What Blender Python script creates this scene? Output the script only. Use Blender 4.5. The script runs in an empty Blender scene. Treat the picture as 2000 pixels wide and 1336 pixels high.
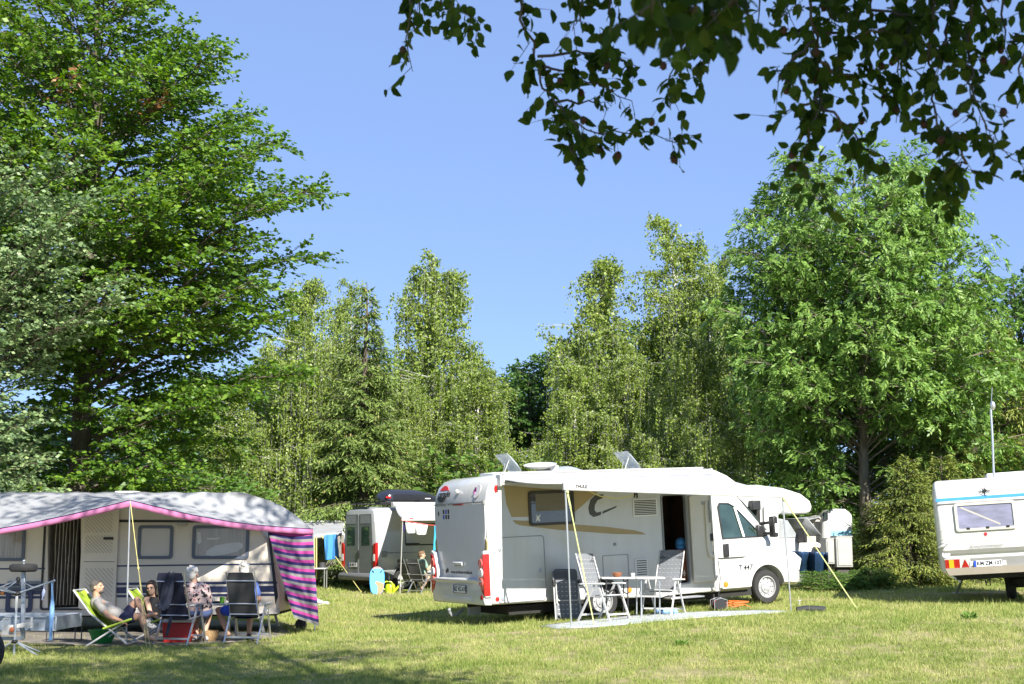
import bpy, bmesh, math, random
import numpy as np
from mathutils import Vector, Matrix
random.seed(7); RNG = np.random.default_rng(11)
R = math.radians
S = bpy.context.scene
# ---------------------------------------------------------------- camera
F_PX, HOR, CAM_H = 2600.0, 1068.0, 1.6
TH = math.atan((HOR - 668.0) / F_PX)
cam_d = bpy.data.cameras.new('camera'); cam = bpy.data.objects.new('camera', cam_d)
S.collection.objects.link(cam); S.camera = cam
cam.location = (0, 0, CAM_H); cam.rotation_euler = (math.pi / 2 + TH, 0, 0)
cam_d.sensor_width = 36.0; cam_d.lens = 36.0 * F_PX / 2000.0
cam_d.clip_start = 0.1; cam_d.clip_end = 2000
cam_d.dof.use_dof = True; cam_d.dof.focus_distance = 25.0; cam_d.dof.aperture_fstop = 9.0
# ---------------------------------------------------------------- world and sun
SUN_EL = R(36); SUN_AZ = math.atan2(0.45, -0.89)          # azimuth clockwise from +Y
w = bpy.data.worlds.new('World'); S.world = w; w.use_nodes = True
nt = w.node_tree; bg = nt.nodes['Background']
sky = nt.nodes.new('ShaderNodeTexSky'); sky.sky_type = 'NISHITA'; sky.sun_disc = False
sky.sun_elevation = SUN_EL; sky.sun_rotation = SUN_AZ
sky.air_density = 0.8; sky.dust_density = 0.0; sky.ozone_density = 3.0; sky.altitude = 1500
mixs = nt.nodes.new('ShaderNodeMix'); mixs.data_type = 'RGBA'; mixs.inputs['Factor'].default_value = 0.75
mixs.inputs['B'].default_value = (0.97, 1.45, 2.75, 1)      # summer sky a little paler and more violet than the model's
nt.links.new(sky.outputs[0], mixs.inputs['A']); nt.links.new(mixs.outputs['Result'], bg.inputs[0]); bg.inputs[1].default_value = 0.125
sd = bpy.data.lights.new('sun', 'SUN'); sd.energy = 4.6; sd.angle = R(0.5); sd.color = (1.0, 0.95, 0.86)
sun = bpy.data.objects.new('sun', sd); S.collection.objects.link(sun)
SUN_DIR = Vector((math.sin(SUN_AZ) * math.cos(SUN_EL), math.cos(SUN_AZ) * math.cos(SUN_EL), math.sin(SUN_EL)))
sun.rotation_euler = SUN_DIR.to_track_quat('Z', 'Y').to_euler()
S.view_settings.view_transform = 'Standard'; S.view_settings.look = 'None'
S.view_settings.exposure = 1.33; S.view_settings.gamma = 1.0
S.cycles.max_bounces = 8; S.cycles.transparent_max_bounces = 16
S.cycles.use_denoising = True
# ---------------------------------------------------------------- measuring helpers
CT, ST = math.cos(TH), math.sin(TH)
def ray(px, py):
    x = (px - 1000) / F_PX; y = (668 - py) / F_PX
    return Vector((x, CT - y * ST, ST + y * CT))
def at(px, py, Y):                       # point of the sight line at depth Y
    d = ray(px, py); return Vector((0, 0, CAM_H)) + d * (Y / d.y)
def gz(X, Y):                            # height of the lawn: it climbs to the right and to the back
    X = np.asarray(X, float); Y = np.asarray(Y, float)
    t = np.clip((Y - 15) / 7, 0, 1); s = t * t * (3 - 2 * t); q = np.clip((X + 4.5) / 9, 0, 1); q = q * q * (3 - 2 * q)
    return s * (0.40 * q + 0.014 * np.clip(X - 4, 0, 12)) + 0.02 * np.clip(Y - 26.5, 0, 15)
def g(X, Y): return float(gz(X, Y))
def gnd(px, py, dz=0.0):                 # where a sight line meets the lawn
    d = ray(px, py); lo, hi = 5.0, 80.0
    for _ in range(50):
        m = (lo + hi) / 2; p = d * (m / d.y)
        if CAM_H + p.z > g(p.x, p.y): lo = m
        else: hi = m
    p = d * (lo / d.y); return Vector((p.x, p.y, g(p.x, p.y) + dz))
# ---------------------------------------------------------------- materials
def new_mat(name):
    m = bpy.data.materials.new(name); m.use_nodes = True
    return m, m.node_tree, m.node_tree.nodes['Principled BSDF']
def mat(name, col, rough=0.5, metal=0.0, var=0.06, scale=3.0, bump=0.0, bscale=60.0, coat=0.0, spec=0.5, streak=None):
    m, t, p = new_mat(name); N = t.nodes; L = t.links
    p.inputs['Roughness'].default_value = rough; p.inputs['Metallic'].default_value = metal
    p.inputs['Coat Weight'].default_value = coat; p.inputs['Specular IOR Level'].default_value = spec
    tc = N.new('ShaderNodeTexCoord'); mp = N.new('ShaderNodeMapping'); L.new(tc.outputs['Object'], mp.inputs[0])
    if streak: mp.inputs['Scale'].default_value = streak
    n = N.new('ShaderNodeTexNoise'); n.inputs['Scale'].default_value = scale; n.inputs['Detail'].default_value = 6
    L.new(mp.outputs[0], n.inputs['Vector'])
    r = N.new('ShaderNodeValToRGB'); c = col
    r.color_ramp.elements[0].position = 0.3; r.color_ramp.elements[1].position = 0.7
    r.color_ramp.elements[0].color = (c[0]*(1-var), c[1]*(1-var), c[2]*(1-var*1.3), 1)
    r.color_ramp.elements[1].color = (min(1, c[0]*(1+var)), min(1, c[1]*(1+var)), min(1, c[2]*(1+var)), 1)
    L.new(n.outputs['Fac'], r.inputs[0]); L.new(r.outputs[0], p.inputs['Base Color'])
    if bump:
        b = N.new('ShaderNodeTexNoise'); b.inputs['Scale'].default_value = bscale; b.inputs['Detail'].default_value = 3
        L.new(tc.outputs['Object'], b.inputs['Vector'])
        bn = N.new('ShaderNodeBump'); bn.inputs['Strength'].default_value = bump; bn.inputs['Distance'].default_value = 0.02
        L.new(b.outputs['Fac'], bn.inputs['Height']); L.new(bn.outputs[0], p.inputs['Normal'])
    return m
def leaf_mat(name, cols, trans=0.35, rough=0.45, spec=0.35, nscale=0.35, mixf=0.45):
    m, t, p = new_mat(name); N = t.nodes; L = t.links
    geo = N.new('ShaderNodeNewGeometry'); tc = N.new('ShaderNodeTexCoord')
    n = N.new('ShaderNodeTexNoise'); n.inputs['Scale'].default_value = nscale; n.inputs['Detail'].default_value = 3
    L.new(tc.outputs['Object'], n.inputs['Vector'])
    mx = N.new('ShaderNodeMix'); mx.inputs[0].default_value = mixf
    L.new(geo.outputs['Random Per Island'], mx.inputs['A']); L.new(n.outputs['Fac'], mx.inputs['B'])
    r = N.new('ShaderNodeValToRGB'); e = r.color_ramp.elements
    k = len(cols)
    while len(e) < k: e.new(0.5)
    for i, c in enumerate(cols):
        e[i].position = 0.12 + 0.76 * i / max(1, k - 1); e[i].color = (*c, 1)
    L.new(mx.outputs[0], r.inputs[0]); L.new(r.outputs[0], p.inputs['Base Color'])
    p.inputs['Roughness'].default_value = rough; p.inputs['Specular IOR Level'].default_value = spec
    tr = N.new('ShaderNodeBsdfTranslucent'); ms = N.new('ShaderNodeMixShader'); ms.inputs[0].default_value = trans
    hs = N.new('ShaderNodeHueSaturation'); hs.inputs['Saturation'].default_value = 1.15; hs.inputs['Value'].default_value = 1.5
    L.new(r.outputs[0], hs.inputs['Color']); L.new(hs.outputs[0], tr.inputs[0])
    L.new(p.outputs[0], ms.inputs[1]); L.new(tr.outputs[0], ms.inputs[2])
    L.new(ms.outputs[0], N['Material Output'].inputs[0]); return m
# ---------------------------------------------------------------- mesh building
def link(o, parent=None):
    S.collection.objects.link(o)
    if parent is not None: o.parent = parent
    return o
def np_mesh(name, V, quads=None, tris=None, material=None, parent=None, smooth=False):
    me = bpy.data.meshes.new(name); V = np.asarray(V, np.float32)
    nq = 0 if quads is None else len(quads); ntr = 0 if tris is None else len(tris)
    me.vertices.add(len(V)); me.vertices.foreach_set('co', V.ravel())
    idx = []; st = []
    if nq: idx.append(np.asarray(quads, np.int32).ravel()); st.append(np.arange(nq, dtype=np.int32) * 4)
    if ntr: idx.append(np.asarray(tris, np.int32).ravel()); st.append(nq * 4 + np.arange(ntr, dtype=np.int32) * 3)
    idx = np.concatenate(idx); st = np.concatenate(st)
    me.loops.add(len(idx)); me.loops.foreach_set('vertex_index', idx)
    me.polygons.add(nq + ntr); me.polygons.foreach_set('loop_start', st)
    if smooth: me.polygons.foreach_set('use_smooth', np.ones(nq + ntr, bool))
    me.update(calc_edges=True); me.validate()
    if material: me.materials.append(material)
    o = bpy.data.objects.new(name, me); return link(o, parent)
class MB:
    """collects shapes and links them as one mesh object"""
    def __init__(s): s.v = []; s.f = []; s.m = []; s.mats = []; s.cur = 0
    def use(s, m):
        if m not in s.mats: s.mats.append(m)
        s.cur = s.mats.index(m); return s
    def add(s, V, Fs):
        b = len(s.v); s.v += [Vector(p) for p in V]
        for f in Fs: s.f.append([b + i for i in f]); s.m.append(s.cur)
        return s
    def box(s, a, b):
        (x0, y0, z0), (x1, y1, z1) = a, b
        return s.add([(x0,y0,z0),(x1,y0,z0),(x1,y1,z0),(x0,y1,z0),(x0,y0,z1),(x1,y0,z1),(x1,y1,z1),(x0,y1,z1)],
                     [(0,3,2,1),(4,5,6,7),(0,1,5,4),(1,2,6,5),(2,3,7,6),(3,0,4,7)])
    def bar(s, a, b, w=0.02, h=None, up=(0,0,1)):
        a = Vector(a); b = Vector(b); h = h or w; d = (b - a).normalized(); u = Vector(up)
        if abs(d.dot(u)) > 0.95: u = Vector((0, 1, 0))
        x = d.cross(u).normalized() * w / 2; y = x.cross(d).normalized() * h / 2
        V = [p + sx * x + sy * y for p in (a, b) for sx, sy in ((-1,-1),(1,-1),(1,1),(-1,1))]
        return s.add(V, [(3,2,1,0),(4,5,6,7),(0,1,5,4),(1,2,6,5),(2,3,7,6),(3,0,4,7)])
    def tube(s, pts, r, n=8, caps=True):
        pts = [Vector(p) for p in pts]; rs = r if hasattr(r, '__len__') else [r] * len(pts)
        V = []; Fs = []; ref = None
        for i, p in enumerate(pts):
            d = (pts[min(i + 1, len(pts) - 1)] - pts[max(i - 1, 0)])
            d = d.normalized() if d.length > 1e-9 else Vector((0, 0, 1))
            if ref is None:
                ref = Vector((0, 0, 1)) if abs(d.z) < 0.9 else Vector((1, 0, 0))
                ref = (ref - d * ref.dot(d)).normalized()
            else:
                ref = ref - d * ref.dot(d)
                ref = ref.normalized() if ref.length > 1e-6 else d.orthogonal().normalized()
            q = d.cross(ref)
            for k in range(n):
                a = 2 * math.pi * k / n; V.append(p + (ref * math.cos(a) + q * math.sin(a)) * rs[i])
        for i in range(len(pts) - 1):
            for k in range(n):
                a = i * n + k; b = i * n + (k + 1) % n; Fs.append((a, b, b + n, a + n))
        if caps:
            Fs.append(tuple(range(n - 1, -1, -1))); Fs.append(tuple((len(pts) - 1) * n + k for k in range(n)))
        return s.add(V, Fs)
    def prism(s, poly, axis, c0, c1):
        """polygon in the two other axes pulled from c0 to c1 along axis"""
        def mk(p, c):
            if axis == 0: return (c, p[0], p[1])
            if axis == 1: return (p[0], c, p[1])
            return (p[0], p[1], c)
        n = len(poly); V = [mk(p, c0) for p in poly] + [mk(p, c1) for p in poly]
        Fs = [tuple(range(n - 1, -1, -1)), tuple(range(n, 2 * n))]
        for i in range(n): j = (i + 1) % n; Fs.append((i, j, j + n, i + n))
        return s.add(V, Fs)
    def lathe(s, prof, n=24, M=None, caps=True):
        """profile of (radius, height) about local z, placed by matrix M"""
        M = M or Matrix(); V = []; Fs = []
        for (r, h) in prof:
            for k in range(n):
                a = 2 * math.pi * k / n; V.append(M @ Vector((r * math.cos(a), r * math.sin(a), h)))
        for i in range(len(prof) - 1):
            for k in range(n):
                a = i * n + k; b = i * n + (k + 1) % n; Fs.append((a, b, b + n, a + n))
        if caps and prof[0][0] > 1e-6: Fs.append(tuple(range(n - 1, -1, -1)))
        if caps and prof[-1][0] > 1e-6: Fs.append(tuple((len(prof) - 1) * n + k for k in range(n)))
        return s.add(V, Fs)
    def ball(s, c, r, n=12, m=8, M=None):
        r = r if hasattr(r, '__len__') else (r, r, r); c = Vector(c); V = []; Fs = []
        for i in range(m + 1):
            t = math.pi * i / m
            for k in range(n):
                a = 2 * math.pi * k / n
                p = Vector((r[0]*math.sin(t)*math.cos(a), r[1]*math.sin(t)*math.sin(a), r[2]*math.cos(t)))
                V.append(c + (M @ p if M else p))
        for i in range(m):
            for k in range(n):
                a = i * n + k; b = i * n + (k + 1) % n; Fs.append((a + n, b + n, b, a))
        return s.add(V, Fs)
    def grid(s, rows):
        nr = len(rows); nc = len(rows[0])
        return s.add([p for r in rows for p in r], [(i*nc+j, i*nc+j+1, (i+1)*nc+j+1, (i+1)*nc+j) for i in range(nr-1) for j in range(nc-1)])
    def build(s, name, material=None, parent=None, bevel=0.0, seg=2, smooth=True, angle=35, solid=0.0, subsurf=0):
        me = bpy.data.meshes.new(name); me.from_pydata([tuple(p) for p in s.v], [], s.f); me.validate()
        if s.mats:
            for m in s.mats: me.materials.append(m)
            if len(me.polygons) == len(s.m): me.polygons.foreach_set('material_index', s.m)
        elif material: me.materials.append(material)
        bm = bmesh.new(); bm.from_mesh(me); bmesh.ops.remove_doubles(bm, verts=bm.verts, dist=1e-6)
        bmesh.ops.recalc_face_normals(bm, faces=bm.faces); bm.to_mesh(me); bm.free()
        o = bpy.data.objects.new(name, me); link(o, parent)
        if solid: md = o.modifiers.new('solid', 'SOLIDIFY'); md.thickness = solid; md.offset = 0
        if bevel:
            md = o.modifiers.new('bevel', 'BEVEL'); md.width = bevel; md.segments = seg
            md.limit_method = 'ANGLE'; md.angle_limit = R(40)
        if subsurf: md = o.modifiers.new('sub', 'SUBSURF'); md.levels = subsurf; md.render_levels = subsurf
        if smooth:
            me.polygons.foreach_set('use_smooth', [True] * len(me.polygons))
            if not subsurf: me.set_sharp_from_angle(angle=R(angle))
        return o
def bake(o):
    """replace an object's mesh by its modified mesh"""
    bpy.context.view_layer.update()
    dg = bpy.context.evaluated_depsgraph_get(); me = bpy.data.meshes.new_from_object(o.evaluated_get(dg))
    o.modifiers.clear(); o.data = me; return o
def cut(o, cutter):
    """subtract the closed shapes in cutter from mesh object o"""
    c = cutter.build('cutter', smooth=False); c.parent = o.parent
    md = o.modifiers.new('cut', 'BOOLEAN'); md.operation = 'DIFFERENCE'; md.object = c; md.solver = 'EXACT'
    bake(o); bpy.data.objects.remove(c); return o
def text(body, size, material, M, parent, name='lettering', depth=0.001, align='CENTER', shear=0.0, bold=0.0, xs=1.0):
    cu = bpy.data.curves.new(name, 'FONT'); cu.body = body; cu.size = size; cu.extrude = depth
    cu.align_x = align; cu.align_y = 'CENTER'; cu.shear = shear; cu.offset = bold; cu.resolution_u = 3
    o = bpy.data.objects.new(name, cu); S.collection.objects.link(o); bpy.context.view_layer.update()
    me = bpy.data.meshes.new_from_object(o.evaluated_get(bpy.context.evaluated_depsgraph_get()))
    bpy.data.objects.remove(o); me.transform(M @ Matrix.Diagonal((xs, 1, 1, 1))); me.materials.clear(); me.materials.append(material)
    return link(bpy.data.objects.new(name, me), parent)
def facing(origin, xdir, updir):
    """matrix whose x runs along xdir, y along updir, at origin (for lettering)"""
    x = Vector(xdir).normalized(); y = Vector(updir); y = (y - x * y.dot(x)).normalized(); z = x.cross(y)
    return Matrix(((x.x, y.x, z.x, origin[0]), (x.y, y.y, z.y, origin[1]), (x.z, y.z, z.z, origin[2]), (0, 0, 0, 1)))
def tag(o, label=None, cat=None, group=None, kind=None):
    for k, v in (('label', label), ('category', cat), ('group', group), ('kind', kind)):
        if v: o[k] = v
    return o
def thing(name, label, cat, loc=(0, 0, 0), rot=(0, 0, 0), group=None):
    o = bpy.data.objects.new(name, None); o.empty_display_size = 0.3; S.collection.objects.link(o)
    o.location = loc; o.rotation_euler = rot; return tag(o, label, cat, group)
def copy_tree(o, parent=None):
    c = o.copy(); S.collection.objects.link(c)
    if parent is not None: c.parent = parent
    for ch in list(o.children): copy_tree(ch, c)
    return c
def rrect(x0, z0, x1, z1, r, n=5):
    P = []
    for cx, cz, a0 in ((x1-r, z1-r, 0), (x0+r, z1-r, 90), (x0+r, z0+r, 180), (x1-r, z0+r, 270)):
        for k in range(n + 1):
            a = R(a0 + 90 * k / n); P.append((cx + r*math.cos(a), cz + r*math.sin(a)))
    return P
def lerp(a, b, t): return a + (b - a) * t
# ================================================================ the lawn
def ground_material():
    m, t, p = new_mat('lawn soil'); N = t.nodes; L = t.links
    tc = N.new('ShaderNodeTexCoord')
    def noise(sc, det=6, rough=0.6):
        n = N.new('ShaderNodeTexNoise'); n.inputs['Scale'].default_value = sc; n.inputs['Detail'].default_value = det
        n.inputs['Roughness'].default_value = rough; L.new(tc.outputs['Object'], n.inputs['Vector']); return n
    def ramp(src, stops):
        r = N.new('ShaderNodeValToRGB'); e = r.color_ramp.elements
        while len(e) < len(stops): e.new(0.5)
        for i, (q, c) in enumerate(stops): e[i].position = q; e[i].color = (*c, 1)
        L.new(src, r.inputs[0]); return r
    big = noise(0.35); mid = noise(2.2); fine = noise(38, 8, 0.75)
    a = ramp(fine.outputs['Fac'], [(0.25, (0.09, 0.11, 0.03)), (0.5, (0.21, 0.23, 0.075)), (0.75, (0.42, 0.38, 0.17))])
    b = ramp(fine.outputs['Fac'], [(0.25, (0.20, 0.165, 0.085)), (0.5, (0.40, 0.34, 0.18)), (0.75, (0.55, 0.48, 0.28))])
    mx = N.new('ShaderNodeMix'); mx.data_type = 'RGBA'
    k = N.new('ShaderNodeMath'); k.operation = 'ADD'; L.new(big.outputs['Fac'], k.inputs[0]); L.new(mid.outputs['Fac'], k.inputs[1])
    mr = N.new('ShaderNodeMapRange'); mr.inputs['From Min'].default_value = 0.85; mr.inputs['From Max'].default_value = 1.15
    L.new(k.outputs[0], mr.inputs['Value']); L.new(mr.outputs[0], mx.inputs['Factor'])
    L.new(a.outputs[0], mx.inputs['A']); L.new(b.outputs[0], mx.inputs['B'])
    L.new(mx.outputs['Result'], p.inputs['Base Color']); p.inputs['Roughness'].default_value = 0.95
    p.inputs['Specular IOR Level'].default_value = 0.1
    bn = N.new('ShaderNodeBump'); bn.inputs['Strength'].default_value = 0.8; bn.inputs['Distance'].default_value = 0.05
    L.new(fine.outputs['Fac'], bn.inputs['Height']); L.new(bn.outputs[0], p.inputs['Normal'])
    return m
def build_ground():
    xs = np.concatenate([[-700, -300, -120, -60], np.arange(-40, 40.1, 0.5), [60, 120, 300, 700]])
    ys = np.concatenate([[-60, -20, 0], np.arange(4, 60.1, 0.5), [80, 130, 300, 900]])
    XX, YY = np.meshgrid(xs, ys); ZZ = gz(XX, YY) + 0.0
    V = np.stack([XX, YY, ZZ], -1).reshape(-1, 3); n = len(xs); k = len(ys)
    i = (np.arange(k - 1)[:, None] * n + np.arange(n - 1)[None]).ravel()
    o = np_mesh('lawn', V, np.stack([i, i + 1, i + n + 1, i + n], 1), material=ground_material(), smooth=True)
    tag(o, 'dry yellowish green camping lawn', None, None, 'structure')
build_ground()
def pnoise(x, y, sc, seed):
    """cheap smooth noise by value lattice"""
    r = np.random.default_rng(seed).random((64, 64)); u = x * sc; v = y * sc
    i = np.floor(u).astype(int); j = np.floor(v).astype(int); fu = u - i; fv = v - j
    fu = fu * fu * (3 - 2 * fu); fv = fv * fv * (3 - 2 * fv)
    a = r[i % 64, j % 64]; b = r[(i+1) % 64, j % 64]; c = r[i % 64, (j+1) % 64]; d = r[(i+1) % 64, (j+1) % 64]
    return (a*(1-fu)+b*fu)*(1-fv) + (c*(1-fu)+d*fu)*fv
def worn(px, py, rx, ry, p):                # trodden, thinly grown patch
    c = gnd(px, py); return lambda X, Y: (((X - c.x)/rx)**2 + ((Y - c.y)/ry)**2 < 1 + .8*(pnoise(X + 50, Y + 50, 2.5, 21) - .5)) & (RNG.random(len(X)) < p)
GRASS_CLEAR = []          # boxes (x0,x1,y0,y1) in which no blades grow (mats)
def build_grass(N=640000):
    GRASS_CLEAR.extend([worn(1960, 1160, 2.4, .9, .93), worn(1345, 1318, .8, .5, .8), worn(1430, 1172, 1.6, .8, .6), worn(1020, 1255, 1.3, .6, .45), worn(640, 1290, 1.0, .4, .5), worn(1700, 1240, 1.2, .5, .5), worn(1180, 1285, .9, .4, .5)])
    # blades get sparser with distance, as many as the picture can show
    u = RNG.random(N * 3); Y = 1 / (1 / 14.8 + u * (1 / 46.0 - 1 / 14.8))
    X = (RNG.random(N * 3) * 2 - 1) * (Y * 0.40 + 2.4)
    big = pnoise(X + 50, Y + 50, 0.5, 3) * 0.5 + pnoise(X + 50, Y + 50, 1.7, 4) * 0.5
    tuft = pnoise(X + 50, Y + 50, 6.0, 5)
    keep = RNG.random(N * 3) < np.clip(-0.02 + 1.35 * tuft * (0.15 + 1.1 * big), 0, 1)
    for poly in GRASS_CLEAR: keep &= ~poly(X, Y)
    X, Y, big, tuft = X[keep][:N], Y[keep][:N], big[keep][:N], tuft[keep][:N]
    n = len(X); Z = gz(X, Y)
    h = (0.022 + 0.05 * RNG.random(n) ** 2) * (0.55 + 0.8 * big + 0.5 * tuft)
    tall = RNG.random(n) < 0.035 * np.clip((big - 0.42) * 6, 0, 1); h[tall] = 0.08 + 0.12 * RNG.random(tall.sum())
    h = h * np.clip(0.7 + (Y - 14) * 0.025, 0.7, 1.25)
    w = 0.0028 * (Y / 15) ** 0.9 * (0.7 + 0.6 * RNG.random(n)); w[tall] *= 0.7
    a = RNG.random(n) * 2 * np.pi; ln = h * (0.15 + 0.75 * RNG.random(n)); b = RNG.random(n) * 2 * np.pi
    P = np.stack([X, Y, Z - 0.004], 1); W = np.stack([np.cos(a), np.sin(a), 0 * a], 1) * w[:, None]
    D = np.stack([np.cos(b) * ln, np.sin(b) * ln, h], 1)
    mid = P + D * np.array([0.35, 0.35, 0.6]); V = np.stack([P - W, P + W, mid + W * 0.7, P + D, mid - W * 0.7], 1).reshape(-1, 3)
    k = np.arange(n) * 5
    q = np.stack([k, k + 1, k + 2, k + 4], 1); t = np.stack([k + 4, k + 2, k + 3], 1)
    m = leaf_mat('grass blades', [(0.09, 0.15, 0.026), (0.19, 0.265, 0.055), (0.38, 0.39, 0.14), (0.60, 0.54, 0.29)], trans=0.3, rough=0.6, spec=0.2, nscale=1.1, mixf=0.62)
    o = np_mesh('grass', V, q, t, material=m); tag(o, 'short dry grass blades covering the camping lawn', None, None, 'stuff')
# ================================================================ trees
def unit(v): return v / np.maximum(np.linalg.norm(v, axis=-1, keepdims=True), 1e-9)
def leaf_quads(C, D, Nn, l, wd, belly=0.45):
    """rhombic leaves from base C along D, in the plane whose normal is near Nn"""
    D = unit(D); Sd = unit(np.cross(D, Nn)); l = np.asarray(l)[:, None]; wd = np.asarray(wd)[:, None]
    m = C + D * l * belly; return np.stack([C, m - Sd * wd / 2, C + D * l, m + Sd * wd / 2], 1).reshape(-1, 3)
class Tree:
    def __init__(s, seed): s.r = np.random.default_rng(seed); s.L = []; s.L2 = []; s.wood = MB(); s.tw = []
    def leaves(s, *a, alt=False): (s.L2 if alt else s.L).append(leaf_quads(*a))
    def twigs(s, A, B, rad):
        """thin three sided twigs, arrays of starts and ends"""
        D = unit(B - A); ref = np.where(np.abs(D[:, 2:3]) < 0.9, np.array([[0, 0, 1.]]), np.array([[1., 0, 0]]))
        x = unit(np.cross(D, ref)); y = np.cross(D, x); rad = np.asarray(rad).reshape(-1, 1)
        ring = lambda P, q: [P + (x * math.cos(a) + y * math.sin(a)) * q for a in (0, 2.094, 4.189)]
        s.tw.append(np.stack(ring(A, rad) + ring(B, rad * 0.4), 1))
    def finish(s, name, label, cat, loc, leafm, barkm, group=None, altm=None, rotz=0.0, crown='crown'):
        t = thing(name, label, cat, loc, (0, 0, rotz), group)
        if s.tw:
            T = np.concatenate(s.tw); k = np.arange(len(T))[:, None] * 6
            for (i, j) in ((0, 1), (1, 2), (2, 0)): pass
            q = np.concatenate([k + np.array([[i, j, j + 3, i + 3]]) for i, j in ((0, 1), (1, 2), (2, 0))])
            b = len(s.wood.v); WV = np.array([tuple(p) for p in s.wood.v]) if b else np.zeros((0, 3))
            fq = [f for f in s.wood.f if len(f) == 4]
            V = np.concatenate([WV, T.reshape(-1, 3)]); Q = np.concatenate([np.array(fq, np.int64).reshape(-1, 4), q + b])
            np_mesh('trunk', V, Q, material=barkm, parent=t, smooth=True)
        else: s.wood.build('trunk', barkm, t)
        V = np.concatenate(s.L); print('LEAVES', label[:40], len(V)//4); np_mesh(crown, V, np.arange(len(V)).reshape(-1, 4), material=leafm, parent=t)
        if s.L2 and altm:
            V = np.concatenate(s.L2); np_mesh('withered_leaves', V, np.arange(len(V)).reshape(-1, 4), material=altm, parent=t)
        return t
def bark_mat(name, c, var=0.35, streak=(1, 1, .25), scale=9):
    return mat(name, c, 0.9, var=var, scale=scale, bump=0.6, bscale=25, spec=0.15, streak=streak)
BARK = bark_mat('grey brown bark', (0.10, 0.085, 0.065)); BARK_L = bark_mat('pale grey bark', (0.19, 0.165, 0.135))
def birch_bark():
    m, t, p = new_mat('birch bark'); N = t.nodes; L = t.links; tc = N.new('ShaderNodeTexCoord'); mp = N.new('ShaderNodeMapping')
    mp.inputs['Scale'].default_value = (2.5, 2.5, 7); L.new(tc.outputs['Object'], mp.inputs[0]); n = N.new('ShaderNodeTexNoise')
    n.inputs['Scale'].default_value = 1.6; n.inputs['Detail'].default_value = 5; L.new(mp.outputs[0], n.inputs['Vector'])
    r = N.new('ShaderNodeValToRGB'); e = r.color_ramp.elements; e[0].position = 0.38; e[0].color = (0.04, 0.035, 0.03, 1)
    e[1].position = 0.5; e[1].color = (0.62, 0.60, 0.56, 1); L.new(n.outputs['Fac'], r.inputs[0]); L.new(r.outputs[0], p.inputs['Base Color'])
    p.inputs['Roughness'].default_value = 0.8; return m
BARK_B = birch_bark()
LM_BEECH = leaf_mat('beech leaves', [(0.037, 0.086, 0.013), (0.074, 0.157, 0.019), (0.141, 0.251, 0.028), (0.233, 0.329, 0.041)])
LM_OAK = leaf_mat('oak leaves', [(0.072, 0.130, 0.058), (0.132, 0.213, 0.091), (0.230, 0.324, 0.136), (0.336, 0.425, 0.183)], trans=0.3, spec=0.4)
LM_BIRCH = leaf_mat('birch leaves', [(0.094, 0.146, 0.028), (0.154, 0.224, 0.039), (0.238, 0.315, 0.060), (0.331, 0.388, 0.085)], trans=0.32)
LM_ASH = leaf_mat('ash leaves', [(0.074, 0.150, 0.030), (0.123, 0.229, 0.049), (0.196, 0.317, 0.067), (0.288, 0.404, 0.106)], trans=0.3)
LM_DARK = leaf_mat('dark leaves', [(0.028, 0.071, 0.017), (0.053, 0.117, 0.024), (0.084, 0.170, 0.033), (0.120, 0.225, 0.044)], trans=0.25)
LM_MID = leaf_mat('mid green leaves', [(0.053, 0.116, 0.022), (0.094, 0.187, 0.034), (0.150, 0.269, 0.052), (0.226, 0.342, 0.072)], trans=0.3)
LM_SPRUCE = leaf_mat('spruce needles', [(0.060, 0.104, 0.023), (0.106, 0.162, 0.037), (0.170, 0.236, 0.053), (0.242, 0.308, 0.084)], trans=0.12, rough=0.55)
LM_FIR = leaf_mat('young spruce needles', [(0.068, 0.107, 0.024), (0.125, 0.171, 0.034), (0.211, 0.248, 0.048), (0.326, 0.324, 0.075)], trans=0.14, rough=0.55)
LM_CONE = leaf_mat('spruce cones', [(0.20, 0.15, 0.06), (0.30, 0.24, 0.09), (0.38, 0.33, 0.13)], trans=0.0, rough=0.7)
LM_DEAD = leaf_mat('withered brown leaves', [(0.16, 0.07, 0.025), (0.26, 0.12, 0.05), (0.34, 0.18, 0.08)], trans=0.2)
def bez(a, b, c, n):
    t = np.linspace(0, 1, n)[:, None]; return a*(1-t)**2 + 2*b*t*(1-t) + c*t**2
def trunk_line(T, H, rad, lean=(0, 0), n=12, wob=0.12, top=0.02):
    z = np.linspace(-0.15, H, n); k = z / H
    P = np.stack([lean[0]*k + wob*np.sin(z*0.9+T.r.random()*6)*k, lean[1]*k + wob*np.cos(z*0.7+T.r.random()*6)*k, z], 1)
    rr = rad * (1 - k) ** 0.8 + top; rr[0] *= 1.35
    T.wood.tube(P, list(rr), 9); return lambda h: np.array([np.interp(h, z, P[:, i]) for i in range(3)])
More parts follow.
